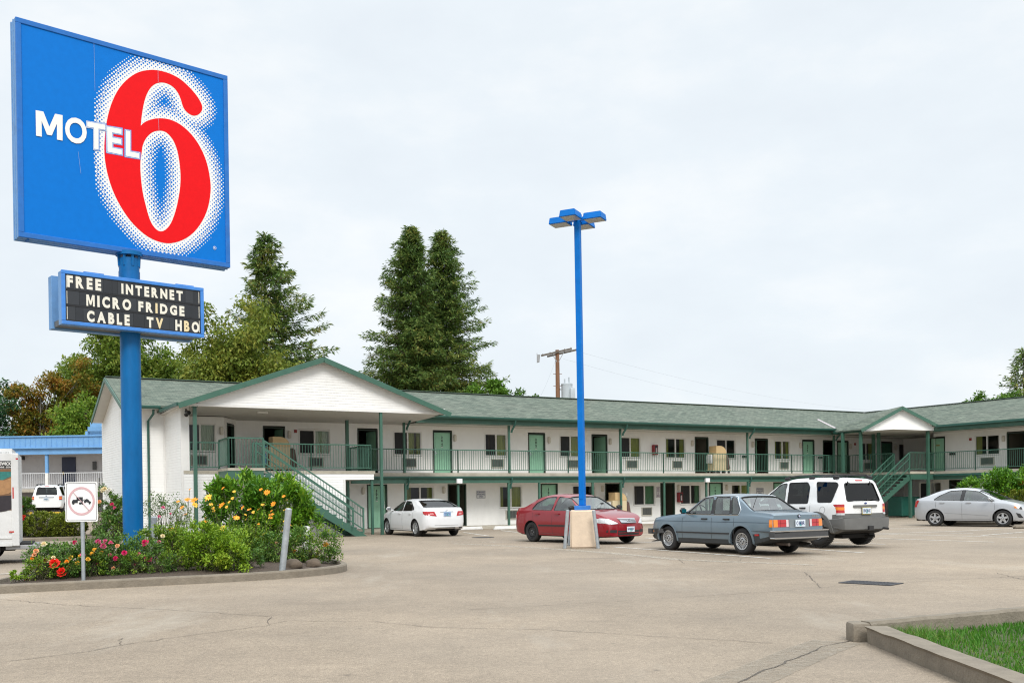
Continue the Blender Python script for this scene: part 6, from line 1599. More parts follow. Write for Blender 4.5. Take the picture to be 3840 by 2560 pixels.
def conifer(name, label, loc, H, R, mat, seed, z0=.1, taper=.9, density=1., L=.42, up=.12, gap=.0, bark=None, group='trees behind the buildings', lean=0., ragged=.35, asym=0., step=.5):
    r = random.Random(seed); o = thing(name, label, 'tree', loc, group=group); m = MB(); V, Fc = [], []
    m.tube([Vector((0,0,-.3)),Vector((lean*.5,0,H*.5)),Vector((lean,0,H))], .024*H/2, 8, r2=.03)
    z = H*z0
    while z < H-.2:
        t = 1-(z-H*z0)/(H*(1-z0)); rad = R*t**taper
        nb = max(3,int((5+5*t)*density)); a0 = r.random()*6.28
        for k in range(nb):
            if r.random() < gap: continue
            a = a0+2*pi*k/nb+r.gauss(0,.25); ln = max(.35, rad*(1-ragged*r.random()**1.3)*(1+asym*cos(a)))
            base = Vector((lean*z/H,0,z)); dirv = Vector((cos(a),sin(a),0))
            tip = base+dirv*ln+Vector((0,0,ln*(up+r.gauss(0,.06))-.06*ln*ln/max(R,1)*2)); mid = base.lerp(tip,.5)-Vector((0,0,.07*ln))
            m.tube([base,mid,tip], .012*ln+.015, 4, r2=.008)
            ns = int(ln/.075*density)+4
            for i in range(ns):
                s = .12+.88*(i+r.random())/ns; p = base.lerp(mid,s*2) if s < .5 else mid.lerp(tip,s*2-1)
                side = dirv.cross(Vector((0,0,1)))*r.choice((-1,1)); wid = (1-s)*.34*ln+.12
                off = side*wid*r.random()**.7+Vector((0,0,r.gauss(0,.07)+.02)); q = p+off
                d = (dirv*.55+side*.55*r.random()+Vector((0,0,r.uniform(-.5,.25)))).normalized()
                for _ in range(3 if L < .4 else 2):
                    leaf(V,Fc,q+rv3(r)*.15,(d+rv3(r)*.45).normalized(),(Vector((0,0,1))+rv3(r)*.7).normalized(),L*r.uniform(.6,1.2),L*r.uniform(.2,.34))
        z += step*(.55+.45*t)*r.uniform(.7,1.2)
    for k in range(40):
        q = Vector((lean,0,H-.05-1.2*r.random())); leaf(V,Fc,q,(rv3(r)+Vector((0,0,.7))).normalized(),rv3(r),L*.8,L*.2)
    m.build('trunk', bark or M_bark, o, smooth=60); mesh_from(V,Fc,'crown',mat,o); return o
def tl(px, Y): return (ray(px,1860)[0]*Y, Y, gz(toab(ray(px,1860)[0]*Y,Y)[1])-.1)
T_fir = leafmat('fir_needles', [(0.046,0.093,0.029),(0.095,0.171,0.044),(0.171,0.248,0.057),(0.323,0.279,0.073)], 0.3); T_fir2 = leafmat('fir_needles_olive', [(0.049,0.107,0.032),(0.106,0.189,0.047),(0.182,0.252,0.058),(0.334,0.315,0.079)], 0.3)
T_pine = leafmat('pine_needles', [(0.048,0.105,0.029),(0.102,0.180,0.043),(0.187,0.255,0.060),(0.420,0.330,0.096)], 0.3)
T_olive = leafmat('olive_leaves', [(0.060,0.105,0.016),(0.136,0.197,0.024),(0.227,0.262,0.038),(0.334,0.315,0.051)], 0.35); T_green = leafmat('mid_green_leaves', [(0.064,0.119,0.022),(0.128,0.213,0.030),(0.216,0.296,0.042),(0.331,0.331,0.062)], 0.35)
T_orange = leafmat('autumn_leaves', [(.06,.10,.015),(.10,.14,.018),(.16,.17,.02),(.26,.19,.024),(.38,.20,.03),(.34,.13,.022)], 0.4); T_lime = leafmat('yellow_green_leaves', [(0.064,0.136,0.013),(0.128,0.226,0.019),(0.217,0.307,0.029),(0.362,0.326,0.047)], 0.35); T_dark = leafmat('dark_leaves', [(0.029,0.078,0.029),(0.056,0.132,0.045),(0.098,0.184,0.053)], 0.25)
T_bright = leafmat('bright_leaves', [(0.043,0.116,0.012),(0.087,0.189,0.017),(0.145,0.261,0.029)], .25)
conifer('fir_tree','tall dark fir forming the left peak of the twin tops behind the motel',tl(1556,80),22.7,5.8,T_fir,1,ragged=.72,density=1.3,asym=-.12,taper=.6,step=.40,L=.38)
conifer('fir_tree','broad dark fir forming the right peak of the twin tops behind the motel',tl(1668,82),22.9,6.4,T_fir2,2,ragged=.75,density=1.25,asym=.15,taper=.62,step=.42,L=.38)
conifer('pine_tree','open-branched pine with the highest top on the left, behind the gable',tl(1005,88),24.4,9.2,T_pine,3,density=1.1,gap=.26,ragged=.6,up=.22,L=.55,asym=.25,taper=.74,lean=.0,step=.52)
broadleaf('broadleaf_tree','dense olive green tree just left of the pine, behind the gable roof',tl(900,78),15,[((-2.6,0,12.4),(2.6,3,4.6)),((.9,0,12.6),(2.6,3,4.4)),((-.6,0,9.6),(4.4,3,4.6)),((3.6,0,9.6),(2.6,2.6,3.8)),((0,-.5,6.2),(5,3,4))],T_olive,40000,.32,4,ncl=190,clr=.34,droop=.5)
broadleaf('broadleaf_tree','loose mid green tree behind the blue sign pole',tl(470,84),16,[((-1.8,0,13.0),(2.9,2.8,3.4)),((1.4,0,12.6),(3.4,3,3.0)),((4.6,0,11.6),(2.4,2.4,2.8)),((5.2,0,8.0),(2.6,2.4,3.2)),((-2.2,0,8.8),(3.6,3,3.6)),((2.0,0,6.6),(4.4,3,3.2))],T_green,42000,.33,5,ncl=210,clr=.34)
broadleaf('autumn_tree','orange and rust coloured autumn tree above the blue roof',tl(165,80),12.6,[((.6,0,9.6),(2.0,2,3.0)),((-1.9,0,8.4),(1.8,2,2.8)),((1.6,0,7.6),(2.4,2,2.6)),((-.6,0,5.6),(3.2,2.4,3.0)),((3.0,0,9.8),(1.8,1.8,2.8))],T_orange,22000,.27,6,bark=M_bark2,ncl=95,clr=.30,stems=4,trunk=.24)
broadleaf('broadleaf_tree','yellow green tree in front of the autumn tree, above the blue roof',tl(325,74),9.6,[((0,0,7.0),(2.3,2,2.4)),((-.8,0,4.8),(2.6,2,2.4)),((1.6,0,5.4),(2.0,2,2.8))],T_lime,14000,.27,7,ncl=70,clr=.36)
broadleaf('broadleaf_tree','dark green tree at the left edge of the picture',tl(-30,76),11.4,[((-.4,0,8.4),(2.1,2,2.6)),((-.6,0,5.2),(2.4,2,3))],T_dark,9000,.28,8,ncl=50,clr=.34)
broadleaf('broadleaf_tree','bright green spreading tree showing over the roof right of the firs',tl(1880,72),9.8,[((-1.0,0,8.0),(1.6,1.8,1.6)),((.8,0,7.4),(1.9,1.8,1.4)),((2.1,0,7.0),(1.1,1.4,.9))],T_bright,7000,.25,9,ncl=48,clr=.34)
broadleaf('broadleaf_tree','bright green tree beside the dark conifer at the right, behind the wing roof',tl(3730,76),9.4,[((-1.2,0,7.4),(1.3,1.6,1.6)),((.8,0,7.8),(1.6,1.6,1.4))],T_bright,6000,.26,10,ncl=40,clr=.36)
broadleaf('broadleaf_tree','soft olive tree between the autumn tree and the blue sign pole',tl(372,88),14,[((-1.2,0,11.0),(2.4,2.4,3.2)),((1.4,0,10.4),(2.6,2.4,3.4)),((-2.4,0,8.0),(2.6,2.4,3.2)),((.6,0,6.6),(3.4,2.6,3.4))],T_olive,22000,.31,13,ncl=120,clr=.32)
conifer('fir_tree','dark conifer at the right edge behind the wing roof',tl(3842,80),12.9,4.3,T_fir,12,ragged=.5,density=.85,asym=-.1,taper=.7,z0=.2,up=.05)
# ------------------------------------------------------------------ shrubs
def shrub(name, label, loc, lobes, mat, n, L, seed, wl=.42, cat='shrub', spr=.6, stemn=14, group=None, shell=.55, clr=.33, ncl=60, upw=.3):
    r = random.Random(seed); o = thing(name, label, cat, loc, group=group); V, Fc = [], []; m = MB()
    tot = sum(q[1][0]*q[1][2] for q in lobes)
    for c, R in lobes:
        C = Vector(c); k = max(3,int(ncl*R[0]*R[2]/tot)); nn = n*R[0]*R[2]/tot/k
        for _ in range(k):
            d = rv3(r); p = C+Vector((d.x*R[0],d.y*R[1],d.z*R[2]))*(shell+(1-shell)*r.random()); cr = clr*min(R)*r.uniform(.7,1.3)
            if p.z < .05: p.z = .05+.1*r.random()
            ax = (d+Vector((0,0,upw))+rv3(r)*.3).normalized()
            m.tube([Vector((C.x*.6+r.gauss(0,.1),C.y*.6+r.gauss(0,.1),0)), (p+C)*.5, p+ax*cr*.6], .006, 4, r2=.002)
            for _ in range(int(nn)+1):
                e = rv3(r); q = p+Vector((e.x,e.y,e.z))*cr*r.random()**.5+ax*cr*.4*r.random()
                if q.z < .02: continue
                dd = (ax*.7+rv3(r)*spr).normalized(); leaf(V,Fc,q,dd,(rv3(r)*.5+Vector((0,0,1))).normalized(),L*r.uniform(.65,1.3),L*wl*r.uniform(.8,1.2))
    m.build('stems', pm('stem_brown_green', (.07,.065,.03), .8, .3, 9.), o); mesh_from(V,Fc,'foliage',mat,o); return o, [Vector(c) for c,_ in lobes]
def gl(px, Y, z=.13): u = ray(px,1860)[0]; return (u*Y, Y, z)
B_laurel = leafmat('laurel_leaves', [(0.034,0.114,0.013),(0.085,0.215,0.017),(0.170,0.341,0.025),(0.369,0.450,0.038)], .2, .35); B_lime = leafmat('lime_shrub_leaves', [(0.073,0.162,0.011),(0.155,0.290,0.016),(0.254,0.382,0.027),(0.363,0.418,0.041)], .25)
B_rose = leafmat('rose_leaves', [(0.033,0.097,0.020),(0.075,0.170,0.028),(0.135,0.243,0.040),(0.270,0.243,0.059)], .2, .45); B_daisy = leafmat('daisy_leaves', [(0.056,0.129,0.013),(0.123,0.236,0.019),(0.224,0.323,0.032),(0.358,0.323,0.048)], .22)
B_hedge = leafmat('clipped_hedge_leaves', [(0.063,0.099,0.011),(0.116,0.162,0.014),(0.179,0.217,0.022),(0.252,0.261,0.036)], .15)
shrub('large_shrub','large glossy green shrub in the planter beside the stairs',gl(965,23.6),[((0,0,1.1),(1.25,1.0,.8)),((-.4,0,1.35),(.9,.8,.55)),((.5,.1,1.32),(.9,.8,.55)),((.3,-.2,.65),(1.0,.8,.55)),((.75,-.1,1.0),(.72,.6,.55))],B_laurel,14000,.15,21,wl=.36,spr=.75,ncl=150,clr=.30,upw=.5)
shrub('lime_shrub','low lime green leafy shrub spilling over the kerb in front of the big shrub',gl(815,19.15),[((0,.1,.42),(.68,.5,.42)),((-.3,0,.68),(.42,.36,.3)),((.32,-.2,.3),(.34,.3,.3)),((.05,-.45,.12),(.22,.22,.2))],B_lime,6400,.08,22,wl=.42,spr=.8,ncl=90)
sh, _ = shrub('shrub','dark trailing bush at the right end of the planter under the large shrub',gl(1090,21.3),[((-.2,0,.35),(.8,.5,.4)),((.45,.1,.32),(.55,.4,.36))],B_rose,4200,.07,23,ncl=70)
M_petal = {k: pm('petal_'+k, v, .55, .12, 30., spec=.3) for k, v in dict(orange=(.85,.30,.015), yellow=(.85,.52,.06), red=(.8,.03,.02), pink=(.75,.12,.28), magenta=(.6,.015,.12), cream=(.8,.68,.42), darkred=(.22,.01,.02), peach=(.8,.4,.2), white=(.78,.75,.68)).items()}
FL = {}
def flower_mesh(kind, colr):
    if (kind,colr) in FL: return FL[(kind,colr)]
    r = random.Random(hash(colr) % 97 if False else len(FL)*7+1); V, Fc = [], []
    if kind == 'daisy':
        for k in range(9):
            a = 2*pi*k/9+r.gauss(0,.1); d = Vector((cos(a),sin(a),.12+r.gauss(0,.12))).normalized(); leaf(V,Fc,Vector((0,0,0)),d,Vector((0,0,1)),1,.42)
    else:
        for ring, (rr, z, nn) in enumerate(((.18,.35,5),(.45,.2,7),(.75,.02,8))):
            for k in range(nn):
                a = 2*pi*k/nn+ring*.4+r.gauss(0,.1); p = Vector((cos(a)*rr*.35,sin(a)*rr*.35,z-.2)); d = Vector((cos(a)*(.3+ring*.35),sin(a)*(.3+ring*.35),.9-ring*.35)).normalized(); leaf(V,Fc,p,d,Vector((cos(a),sin(a),0)),.72,.75)
    me = bpy.data.meshes.new('flower'); me.from_pydata([tuple(v) for v in V],[],Fc); me.materials.append(M_petal[colr])
    if kind == 'daisy':
        me2 = MB(); me2.lathe([(.22,.02),(.18,.12),(.001,.16)],8); b = bmesh.new(); b.from_mesh(me); n0 = len(b.verts)
        vs = [b.verts.new(v) for v in me2.v]
        for f in me2.f:
            try: q = b.faces.new([vs[i] for i in f]); q.material_index = 1
            except ValueError: pass
        b.to_mesh(me); b.free(); me.materials.append(pm('flower_heart', (.45,.16,.01), .8, .2, 30.))
    FL[(kind,colr)] = me; return me
def flower(parent, loc, size, kind, colr, r):
    o = bpy.data.objects.new('flower', flower_mesh(kind,colr)); COL.objects.link(o); o.parent = parent; o.location = loc; o.scale = (size,)*3
    d = (Vector((r.gauss(0,.5),-.75+r.gauss(0,.4),.75))).normalized(); o.rotation_euler = d.to_track_quat('Z','Y').to_euler(); return o
def fpx(base, px, py, Y): p = at(px,py,Y); return p-Vector(base)
# tall yellow daisies : each stem reaches the flower where the photo shows it
def daisies(label, base, Y, pts, seed, nleaf=2600):
    r = random.Random(seed); o = thing('daisy_plant', label, 'flowering plant', base, group='yellow daisy plants'); m = MB(); V, Fc = [], []
    for px, py, s, c in pts:
        p = fpx(base, px, py, Y+r.uniform(-.35,.35)); root = Vector((p.x*.55+r.gauss(0,.12), r.gauss(0,.15), 0)); mid = root.lerp(p,.55)+Vector((r.gauss(0,.05),r.gauss(0,.05),.05)); m.tube([root,mid,p],.008,5,r2=.004)
        flower(o,p,s,'daisy',c,r)
        for k in range(34):
            t = r.random()**.8; q = root.lerp(mid,t*1.3) if t < .75 else mid.lerp(p,(t-.75)*3); leaf(V,Fc,q,(rv3(r)+Vector((0,0,.1))).normalized(),(rv3(r)*.5+Vector((0,0,1))).normalized(),r.uniform(.06,.12)*(1.2-t),.035)
    for k in range(nleaf):
        a = r.random()*6.28; q = Vector((cos(a)*r.random()**.5*.62,sin(a)*r.random()**.5*.42,r.random()**1.2*.75+.04)); leaf(V,Fc,q,(rv3(r)+Vector((0,0,.5))).normalized(),(rv3(r)*.5+Vector((0,0,1))).normalized(),r.uniform(.05,.11),.034)
    m.build('stems', pm('stem_green', (.06,.08,.02), .7, .2, 9.), o); mesh_from(V,Fc,'leaves',B_daisy,o); return o
daisies('tall yellow daisies with the thickest cluster, left of the large shrub', gl(710,20.3),20.5,[(703,1873,.075,'orange'),(728,1875,.095,'orange'),(730,1893,.08,'yellow'),(683,1902,.06,'orange'),(695,1928,.06,'orange'),(645,1988,.10,'orange'),(760,1955,.05,'yellow'),(668,1880,.045,'orange'),(712,1834,.035,'orange')],31,3000)
daisies('yellow daisies scattered in front of the large shrub', gl(880,21.6),21.4,[(782,1865,.10,'yellow'),(832,1894,.09,'orange'),(1001,1846,.085,'orange'),(886,1941,.09,'orange'),(838,1981,.09,'yellow'),(935,1910,.06,'orange'),(910,1903,.06,'orange'),(1018,1930,.075,'orange'),(1025,1889,.07,'orange'),(878,1843,.05,'yellow'),(800,1905,.05,'yellow'),(950,1920,.05,'yellow'),(872,1868,.05,'yellow'),(985,1892,.05,'yellow'),(1085,1968,.05,'orange'),(860,1882,.045,'yellow')],32,2400)
rd = random.Random(5)
daisies('yellow daisy plant with many small blooms against the dark side of the large shrub', gl(930,21.5),21.3,[(rd.uniform(770,1090),rd.gauss(1915,45),rd.uniform(.03,.065),rd.choice(('yellow','orange','yellow'))) for _ in range(26)],34,900)
daisies('single orange dahlia plant at the right tip of the planter', gl(1180,21.6),21.4,[(1222,2042,.08,'orange'),(1120,2010,.06,'orange'),(1036,2035,.06,'peach'),(1105,2065,.05,'orange')],33,1200)
def rosebush(label, px, Y, w, h, flowers, seed, n=3200, mat=None, z=.13, L=.05, group='rose bushes in the planter'):
    base = gl(px,Y,z); o, _ = shrub('rose_bush', label, base, [((0,0,h*.5),(w,w*.7,h*.5)),((-w*.4,0,h*.72),(w*.45,w*.4,h*.3)),((w*.4,0,h*.66),(w*.45,w*.4,h*.3))], mat or B_rose, n, L, seed, wl=.6, cat='rose bush', group=group, ncl=70, spr=.9)
    r = random.Random(seed+100)
    for fx, fy, s, c in flowers: flower(o, fpx(base,fx,fy,Y-w*.72), s, 'rose', c, r)
    return o
rosebush('low rose bush with orange and red blooms left of the small white sign',195,17.9,.55,.62,[(204,2111,.115,'red'),(231,2143,.105,'red'),(135,2065,.06,'peach'),(165,2040,.065,'cream'),(170,2100,.05,'darkred'),(120,2095,.045,'orange'),(150,2120,.05,'darkred'),(115,2130,.05,'darkred'),(100,2175,.05,'darkred'),(185,2105,.05,'cream'),(250,2105,.05,'orange'),(128,2080,.05,'peach'),(200,2090,.05,'cream')],41)
rosebush('rose bush with yellow blooms behind the steel sign post',285,18.2,.6,.66,[(280,2032,.05,'magenta'),(265,2090,.06,'yellow'),(300,2085,.05,'yellow'),(290,2110,.055,'yellow'),(310,2078,.055,'pink'),(255,2125,.05,'yellow'),(230,2130,.05,'orange'),(330,2095,.05,'yellow'),(345,2075,.05,'yellow'),(355,2060,.05,'yellow')],42)
rosebush('rose bush thick with pink blooms between the sign post and the blue pole',390,18.7,.62,.78,[(368,2030,.06,'pink'),(387,2046,.07,'pink'),(415,2035,.06,'pink'),(395,2028,.05,'pink'),(433,2092,.055,'magenta'),(466,2071,.06,'magenta'),(412,2080,.045,'pink'),(440,2045,.05,'peach'),(365,2115,.045,'pink'),(345,2060,.055,'yellow'),(360,2085,.05,'yellow'),(380,2070,.045,'yellow'),(425,2130,.05,'peach')],43)
rosebush('rose bush with magenta blooms at the foot of the blue pole',505,19.2,.6,.66,[(545,2034,.085,'magenta'),(556,2092,.085,'magenta'),(502,2118,.04,'magenta'),(468,2140,.05,'peach'),(520,2075,.04,'pink'),(540,2130,.04,'cream'),(490,2100,.045,'peach')],44)
rosebush('green bush with few buds between the blue pole and the daisies',620,20.0,.62,.85,[(610,2008,.05,'cream'),(596,2030,.04,'pink')],45,mat=B_daisy,n=3600,L=.06)
rosebush('tall dark rose bush behind the blue pole near the motel wall',625,27.0,.75,1.55,[(612,1902,.06,'pink'),(597,1935,.05,'pink'),(640,1925,.04,'pink'),(655,1990,.04,'pink')],46,n=2600,group=None)
shrub('ground_plant','small bright green tuft at the left end of the planter kerb',gl(63,17.3),[((0,0,.1),(.16,.14,.1))],B_lime,420,.05,47,cat='plant',ncl=10)
# far bed by the motel wall
FB = 'clipped round bushes in the far bed'
for px, Y, rx, rz, lb in ((165,40.6,.72,.5,'left clipped round bush below the white off-roader'),(255,40.2,.66,.48,'right clipped round bush beside the small white sign'),(60,41.2,.6,.5,'dark-leaved clipped bush beside the box truck')):
    shrub('round_bush', lb, gl(px,Y,.1), [((0,0,rz*.95),(rx,rx,rz))], B_hedge if px > 100 else T_dark, 9000, .075, 50+px, wl=.55, shell=.96, clr=.17, ncl=420, group=FB)  # leftmost bush takes the darker leaf colour
for px, Y, w, h, fl, lb in ((375,41,.8,2.1,[(392,1832,.13,'cream'),(402,1842,.12,'white'),(385,1838,.11,'cream'),(410,1835,.1,'white'),(372,1880,.1,'peach'),(417,1925,.08,'cream'),(398,1945,.08,'cream'),(395,1975,.08,'white'),(430,1955,.08,'cream')],'tall rose bush with pale blooms against the white end wall'),
      (445,40.2,.7,1.6,[(420,1890,.1,'magenta'),(430,1903,.09,'pink'),(450,1935,.07,'peach'),(415,1950,.08,'cream')],'rose bush with pink blooms just left of the blue pole'),(90,40.6,.45,1.7,[(85,1900,.09,'darkred'),(88,1935,.1,'red'),(95,1980,.08,'darkred'),(84,1945,.08,'red')],'rose bush with dark red blooms beside the box truck'),(430,39.8,.8,.9,[],'low green bush left of the blue pole in the far bed')):
    rosebush(lb,px,Y,w,h,fl,60+px,n=3000,L=.085,group='rose bushes in the far bed',z=.1)
# right-hand bed
shrub('large_shrub','rounded green bush behind the silver sedan',gl(3752,45.4,.1),[((0,0,1.6),(1.7,1.3,.75)),((-.7,0,1.4),(1.1,1,.62)),((1.0,0,1.62),(1.2,1,.7))],B_laurel,9000,.17,71,wl=.4,spr=.8,ncl=150,clr=.3)
shrub('lime_shrub','yellow green spreading bush at the right edge behind the silver sedan',gl(3835,43.6,.1),[((0,0,.95),(.95,.8,.42)),((.6,0,.8),(.8,.7,.5))],leafmat('golden_shrub_leaves', [(.07,.10,.008),(.14,.17,.012),(.21,.22,.02)], .2),4200,.12,72,ncl=90)
rosebush('small red flowering bush between the two green bushes at the right',3830,44.8,.4,1.75,[(3825,1812,.12,'red'),(3832,1808,.1,'red')],73,n=700,L=.09,z=.1,group=None)
# low filler plants between the roses and the kerb
for i, (px, Y, w_) in enumerate(((150,17.5,.34),(240,17.75,.36),(335,18.05,.36),(420,18.3,.36),(500,18.5,.36),(575,18.7,.4),(655,18.95,.4),(930,19.6,.34))):
    shrub('ground_plant', ['low green plant under the red rose blooms at the kerb','low green plant left of the steel sign post','low green plant right of the steel sign post','low green plant under the pink roses at the kerb','low green plant in front of the blue pole','low green plant between the blue pole and the daisies','low green plant just left of the lime green shrub','low green plant between the lime green shrub and the leaning post'][i], gl(px,Y), [((0,0,.2),(w_,w_*.7,.22))], B_rose if i%2 else B_daisy, 1000, .05, 300+i, cat='plant', ncl=34, wl=.55, group='low plants along the planter kerb')
# rocks
def rock(px, py, s, seed, label):
    b = bmesh.new(); bmesh.ops.create_icosphere(b, subdivisions=3, radius=1)
    for v in b.verts:
        k = 1+.28*noise.noise(v.co*1.3+Vector((seed,0,0)))+.12*noise.noise(v.co*3.5+Vector((0,seed,0))); v.co = Vector((v.co.x*s*k,v.co.y*s*.8*k,max(-.2*s,v.co.z*s*.72*k)))
    m = MB(); m.bm(b); x, y = gnd(px,py,.12); o = m.build('rock', pm('rock_brown', (.10,.075,.052), .9, .35, 6., bump=.8, bscale=12), None, smooth=60, loc=(x,y,.17)); tag(o, label, 'rock', 'rocks in the planter')
rock(1176,2124,.17,3.,'rounded brown rock at the right tip of the planter'); rock(1098,2130,.19,8.,'brown rock just right of the leaning steel post')
# ================================================================== things on and around the motel
def ab3(a, b, z): x, y = bxy(a,b); return (x,y,z)
RZB = pi/2-BA
M_cream2 = pm('cart_cream', (.62,.52,.33), .5, .05, 4.); M_cartb = pm('cart_bag_brown', (.11,.065,.055), .8, .15, 9.)
def cart(a, b, z, label, sc_=1., rz=0.):
    o = thing('housekeeping_cart', label, 'cart', ab3(a,b,z), RZB+rz, group='housekeeping carts')
    m = MB(); m.bbox((-.50,-.28,.2),(.42,.28,1.12),.02); m.box((-.62,-.3,.15),(.72,.3,.2)); m.build('body', M_cream2, o)
    m = MB(); n = 14; P = [(.42,1.12)]+[(-.04+.46*cos(pi*i/n/1.0*.5),1.12+.42*sin(pi*i/n*.5)) for i in range(n+1)]+[(-.34,1.54),(-.34,1.12)]
    m.prism(P, lambda x,zz:(x,-.29,zz), lambda x,zz:(x,.29,zz)); m.build('hood', pm('cart_hood_tan', (.6,.43,.22), .5, .05, 4.), o, recalc=True)
    m = MB(); b_ = bmesh.new(); bmesh.ops.create_cube(b_, size=1)
    for v in b_.verts: k = 1.35 if v.co.z < 0 else .8; v.co = Vector((.58+v.co.x*.26*k, v.co.y*.42*k, .64+v.co.z*.86))
    bmesh.ops.bevel(b_, geom=b_.edges[:], offset=.05, segments=2, affect='EDGES'); m.bm(b_); m.build('laundry_bag', M_cartb, o, smooth=50)
    m = MB(); m.bbox((-.66,-.2,.55),(-.52,.2,1.05),.05); m.build('towel_pouch', pm('towel_white', (.6,.6,.6), .8), o)
    for x in (-.5,-.2,.3,.62):
        m = MB(); m.cyl((x,-.26,.075),(x,-.21,.075),.075,n=14); m.cyl((x,.21,.075),(x,.26,.075),.075,n=14); m.build('wheel', M_rubb, o)
    return o
cart(pb(2690,1700,.55)[0],.55,ZS,'tan housekeeping cart with brown bag on the upper balcony beside the dark green door')
cart(pb(1045,1700,.3)[0],.3,ZS,'tan housekeeping cart on the upper left porch behind the stair rail')
cart(pb(2315,1900,.5)[0],.5,.12,'tan housekeeping cart on the ground floor behind the red sedan')
m = MB(); a = pb(2353,1860,.3)[0]; m.cyl((0,0,0),(0,0,1.5),.012,n=8); m.cyl((0,0,1.35),(0,0,1.52),.02,n=8,m=1); m.bbox((-.14,-.03,0),(.14,.03,.1),.02,m=1)
o = m.build('broom', [M_grn, M_trim], None, loc=ab3(a,.35,.12)); tag(o,'upright broom beside the ground floor housekeeping cart','broom')
m = MB(); m.bbox((-.09,-.09,0),(.09,.09,.5),.03); m.tube([(0,0,.5),(.03,0,.75),(.1,0,.85)],.03,8); o = m.build('spray_bottle_bag', pm('bag_light_blue', (.12,.35,.55), .5), None, loc=ab3(pb(990,1700,-.1)[0],-.1,ZS+.3)); 
tag(o,'light blue bag hanging at the end of the porch cart','bag')
def extbox(px, b, z, label):
    a = pb(px,1700,b)[0]; o = thing('extinguisher_cabinet', label, 'fire extinguisher', ab3(a,b-.02,z), RZB, group='red fire extinguisher cabinets')
    m = MB(); m.bbox((-.15,-.17,0),(.15,.01,.55),.012); m.build('cabinet', pm('cabinet_red', (.26,.018,.025), .4, .08, 5.), o)
    m = MB(); m.box((-.07,-.175,.06),(.12,-.171,.5)); w_ = m.build('window', M_blk, o)
    m = MB(); m.cyl((.03,-.15,.1),(.03,-.15,.38),.055,n=12); m.cyl((.03,-.15,.38),(.03,-.15,.46),.025,n=8); m.cyl((.03,-.179,.12),(.03,-.179,.32),.04,n=10); m.build('extinguisher', pm('ext_pale', (.6,.5,.5), .4), o)
extbox(2452,WB,3.7,'red extinguisher cabinet on the upper balcony wall above the railing'); extbox(2543,WB,1.08,'red extinguisher cabinet on the ground floor wall above the blue sedan')
def wallsign(px0, px1, z0, z1, lines, label, b=WB, back=(.62,.62,.63), ink=(.07,.08,.14), grp=None):
    a0, a1 = pb(px0,1850,b)[0], pb(px1,1850,b)[0]; c = (a0+a1)/2; w_ = (a1-a0)/2
    o = thing('wall_sign', label, 'sign', ab3(c,b-.02,z0), RZB, group=grp); h = z1-z0
    m = MB(); m.bbox((-w_,-.02,0),(w_,0,h),.004); m.build('plate', pm('plate_grey'+str(back[0]), back, .5, .05, 5.), o)
    m = MB(); 
    for x0,x1,y0,y1 in ((-w_+.01,w_-.01,.008,.022),(-w_+.01,w_-.01,h-.022,h-.008),(-w_+.01,-w_+.024,.022,h-.022),(w_-.024,w_-.01,.022,h-.022)): m.quad((x0,-.0225,y0),(x1,-.0225,y0),(x1,-.0225,y1),(x0,-.0225,y1))
    k = len(lines); lh = (h-.07)/k
    for i, t in enumerate(lines):
        wd2 = w_*.86*min(1,len(t)/7); put_text(m, t, lambda x,zz:(x,-.0225,zz), -wd2, wd2, h-.035-(i+1)*lh+lh*.14, h-.035-i*lh-lh*.1, 0, .03)
    m.build('lettering', pm('ink'+str(ink[0]), ink, .6), o)
wallsign(1786,1819,1.45,1.83,['FORWARD','PARKING','ONLY'],'grey forward parking only sign on the lower wall between the white and red sedans')
wallsign(2835,2862,1.45,1.83,['FORWARD','PARKING','ONLY'],'grey forward parking only sign partly hidden behind the white off-roader')
wallsign(2459,2474,1.36,1.95,['NO','SMOKING','PLEASE','THANKS'] and ['=====','=====','===','====='],'narrow pale notice beside the lower window above the blue sedan',back=(.68,.66,.64),ink=(.25,.2,.28))
# wheel stops
def stop(px0, px1, py, label, mat, L=None, h=.13, grp=None):
    p, q = Vector(gnd(px0,py)), Vector(gnd(px1,py-1)); c = (p+q)/2; L = L or (q-p).length; d = RZB
    m = MB(); b_ = bmesh.new(); bmesh.ops.create_cube(b_, size=1)
    for v in b_.verts: k = 1 if v.co.z < 0 else .62; v.co = Vector((v.co.x*(L if v.co.z < 0 else L-.12), v.co.y*.18*k, (v.co.z+.5)*h))
    bmesh.ops.bevel(b_, geom=b_.edges[:], offset=.025, segments=2, affect='EDGES'); m.bm(b_)
    o = m.build('wheel_stop', mat, None, loc=(c.x,c.y,0), rz=d, smooth=40); tag(o,label,'wheel stop',grp)
WS = pm('wheelstop_white', (.66,.65,.62), .7, .12, 6., dirt=.25)
stop(1722,1792,1986,'white parking wheel stop at the right rear of the white sedan',WS,1.5,grp='white wheel stops'); stop(1853,1960,1984,'white parking wheel stop left of the red sedan',WS,1.6,grp='white wheel stops')
m = MB(); b_ = bmesh.new(); bmesh.ops.create_cube(b_, size=1)
for v in b_.verts: v.co = Vector((v.co.x*1.8,v.co.y*.3*(1 if v.co.z < 0 else .6),(v.co.z+.5)*.17))
bmesh.ops.bevel(b_, geom=b_.edges[:], offset=.06, segments=3, affect='EDGES'); m.bm(b_); x, y = gnd(3850,1981); o = m.build('wheel_stop', M_kerb, None, loc=(x+.35,y,0), smooth=50); tag(o,'rounded concrete wheel stop at the nose of the silver sedan','wheel stop')
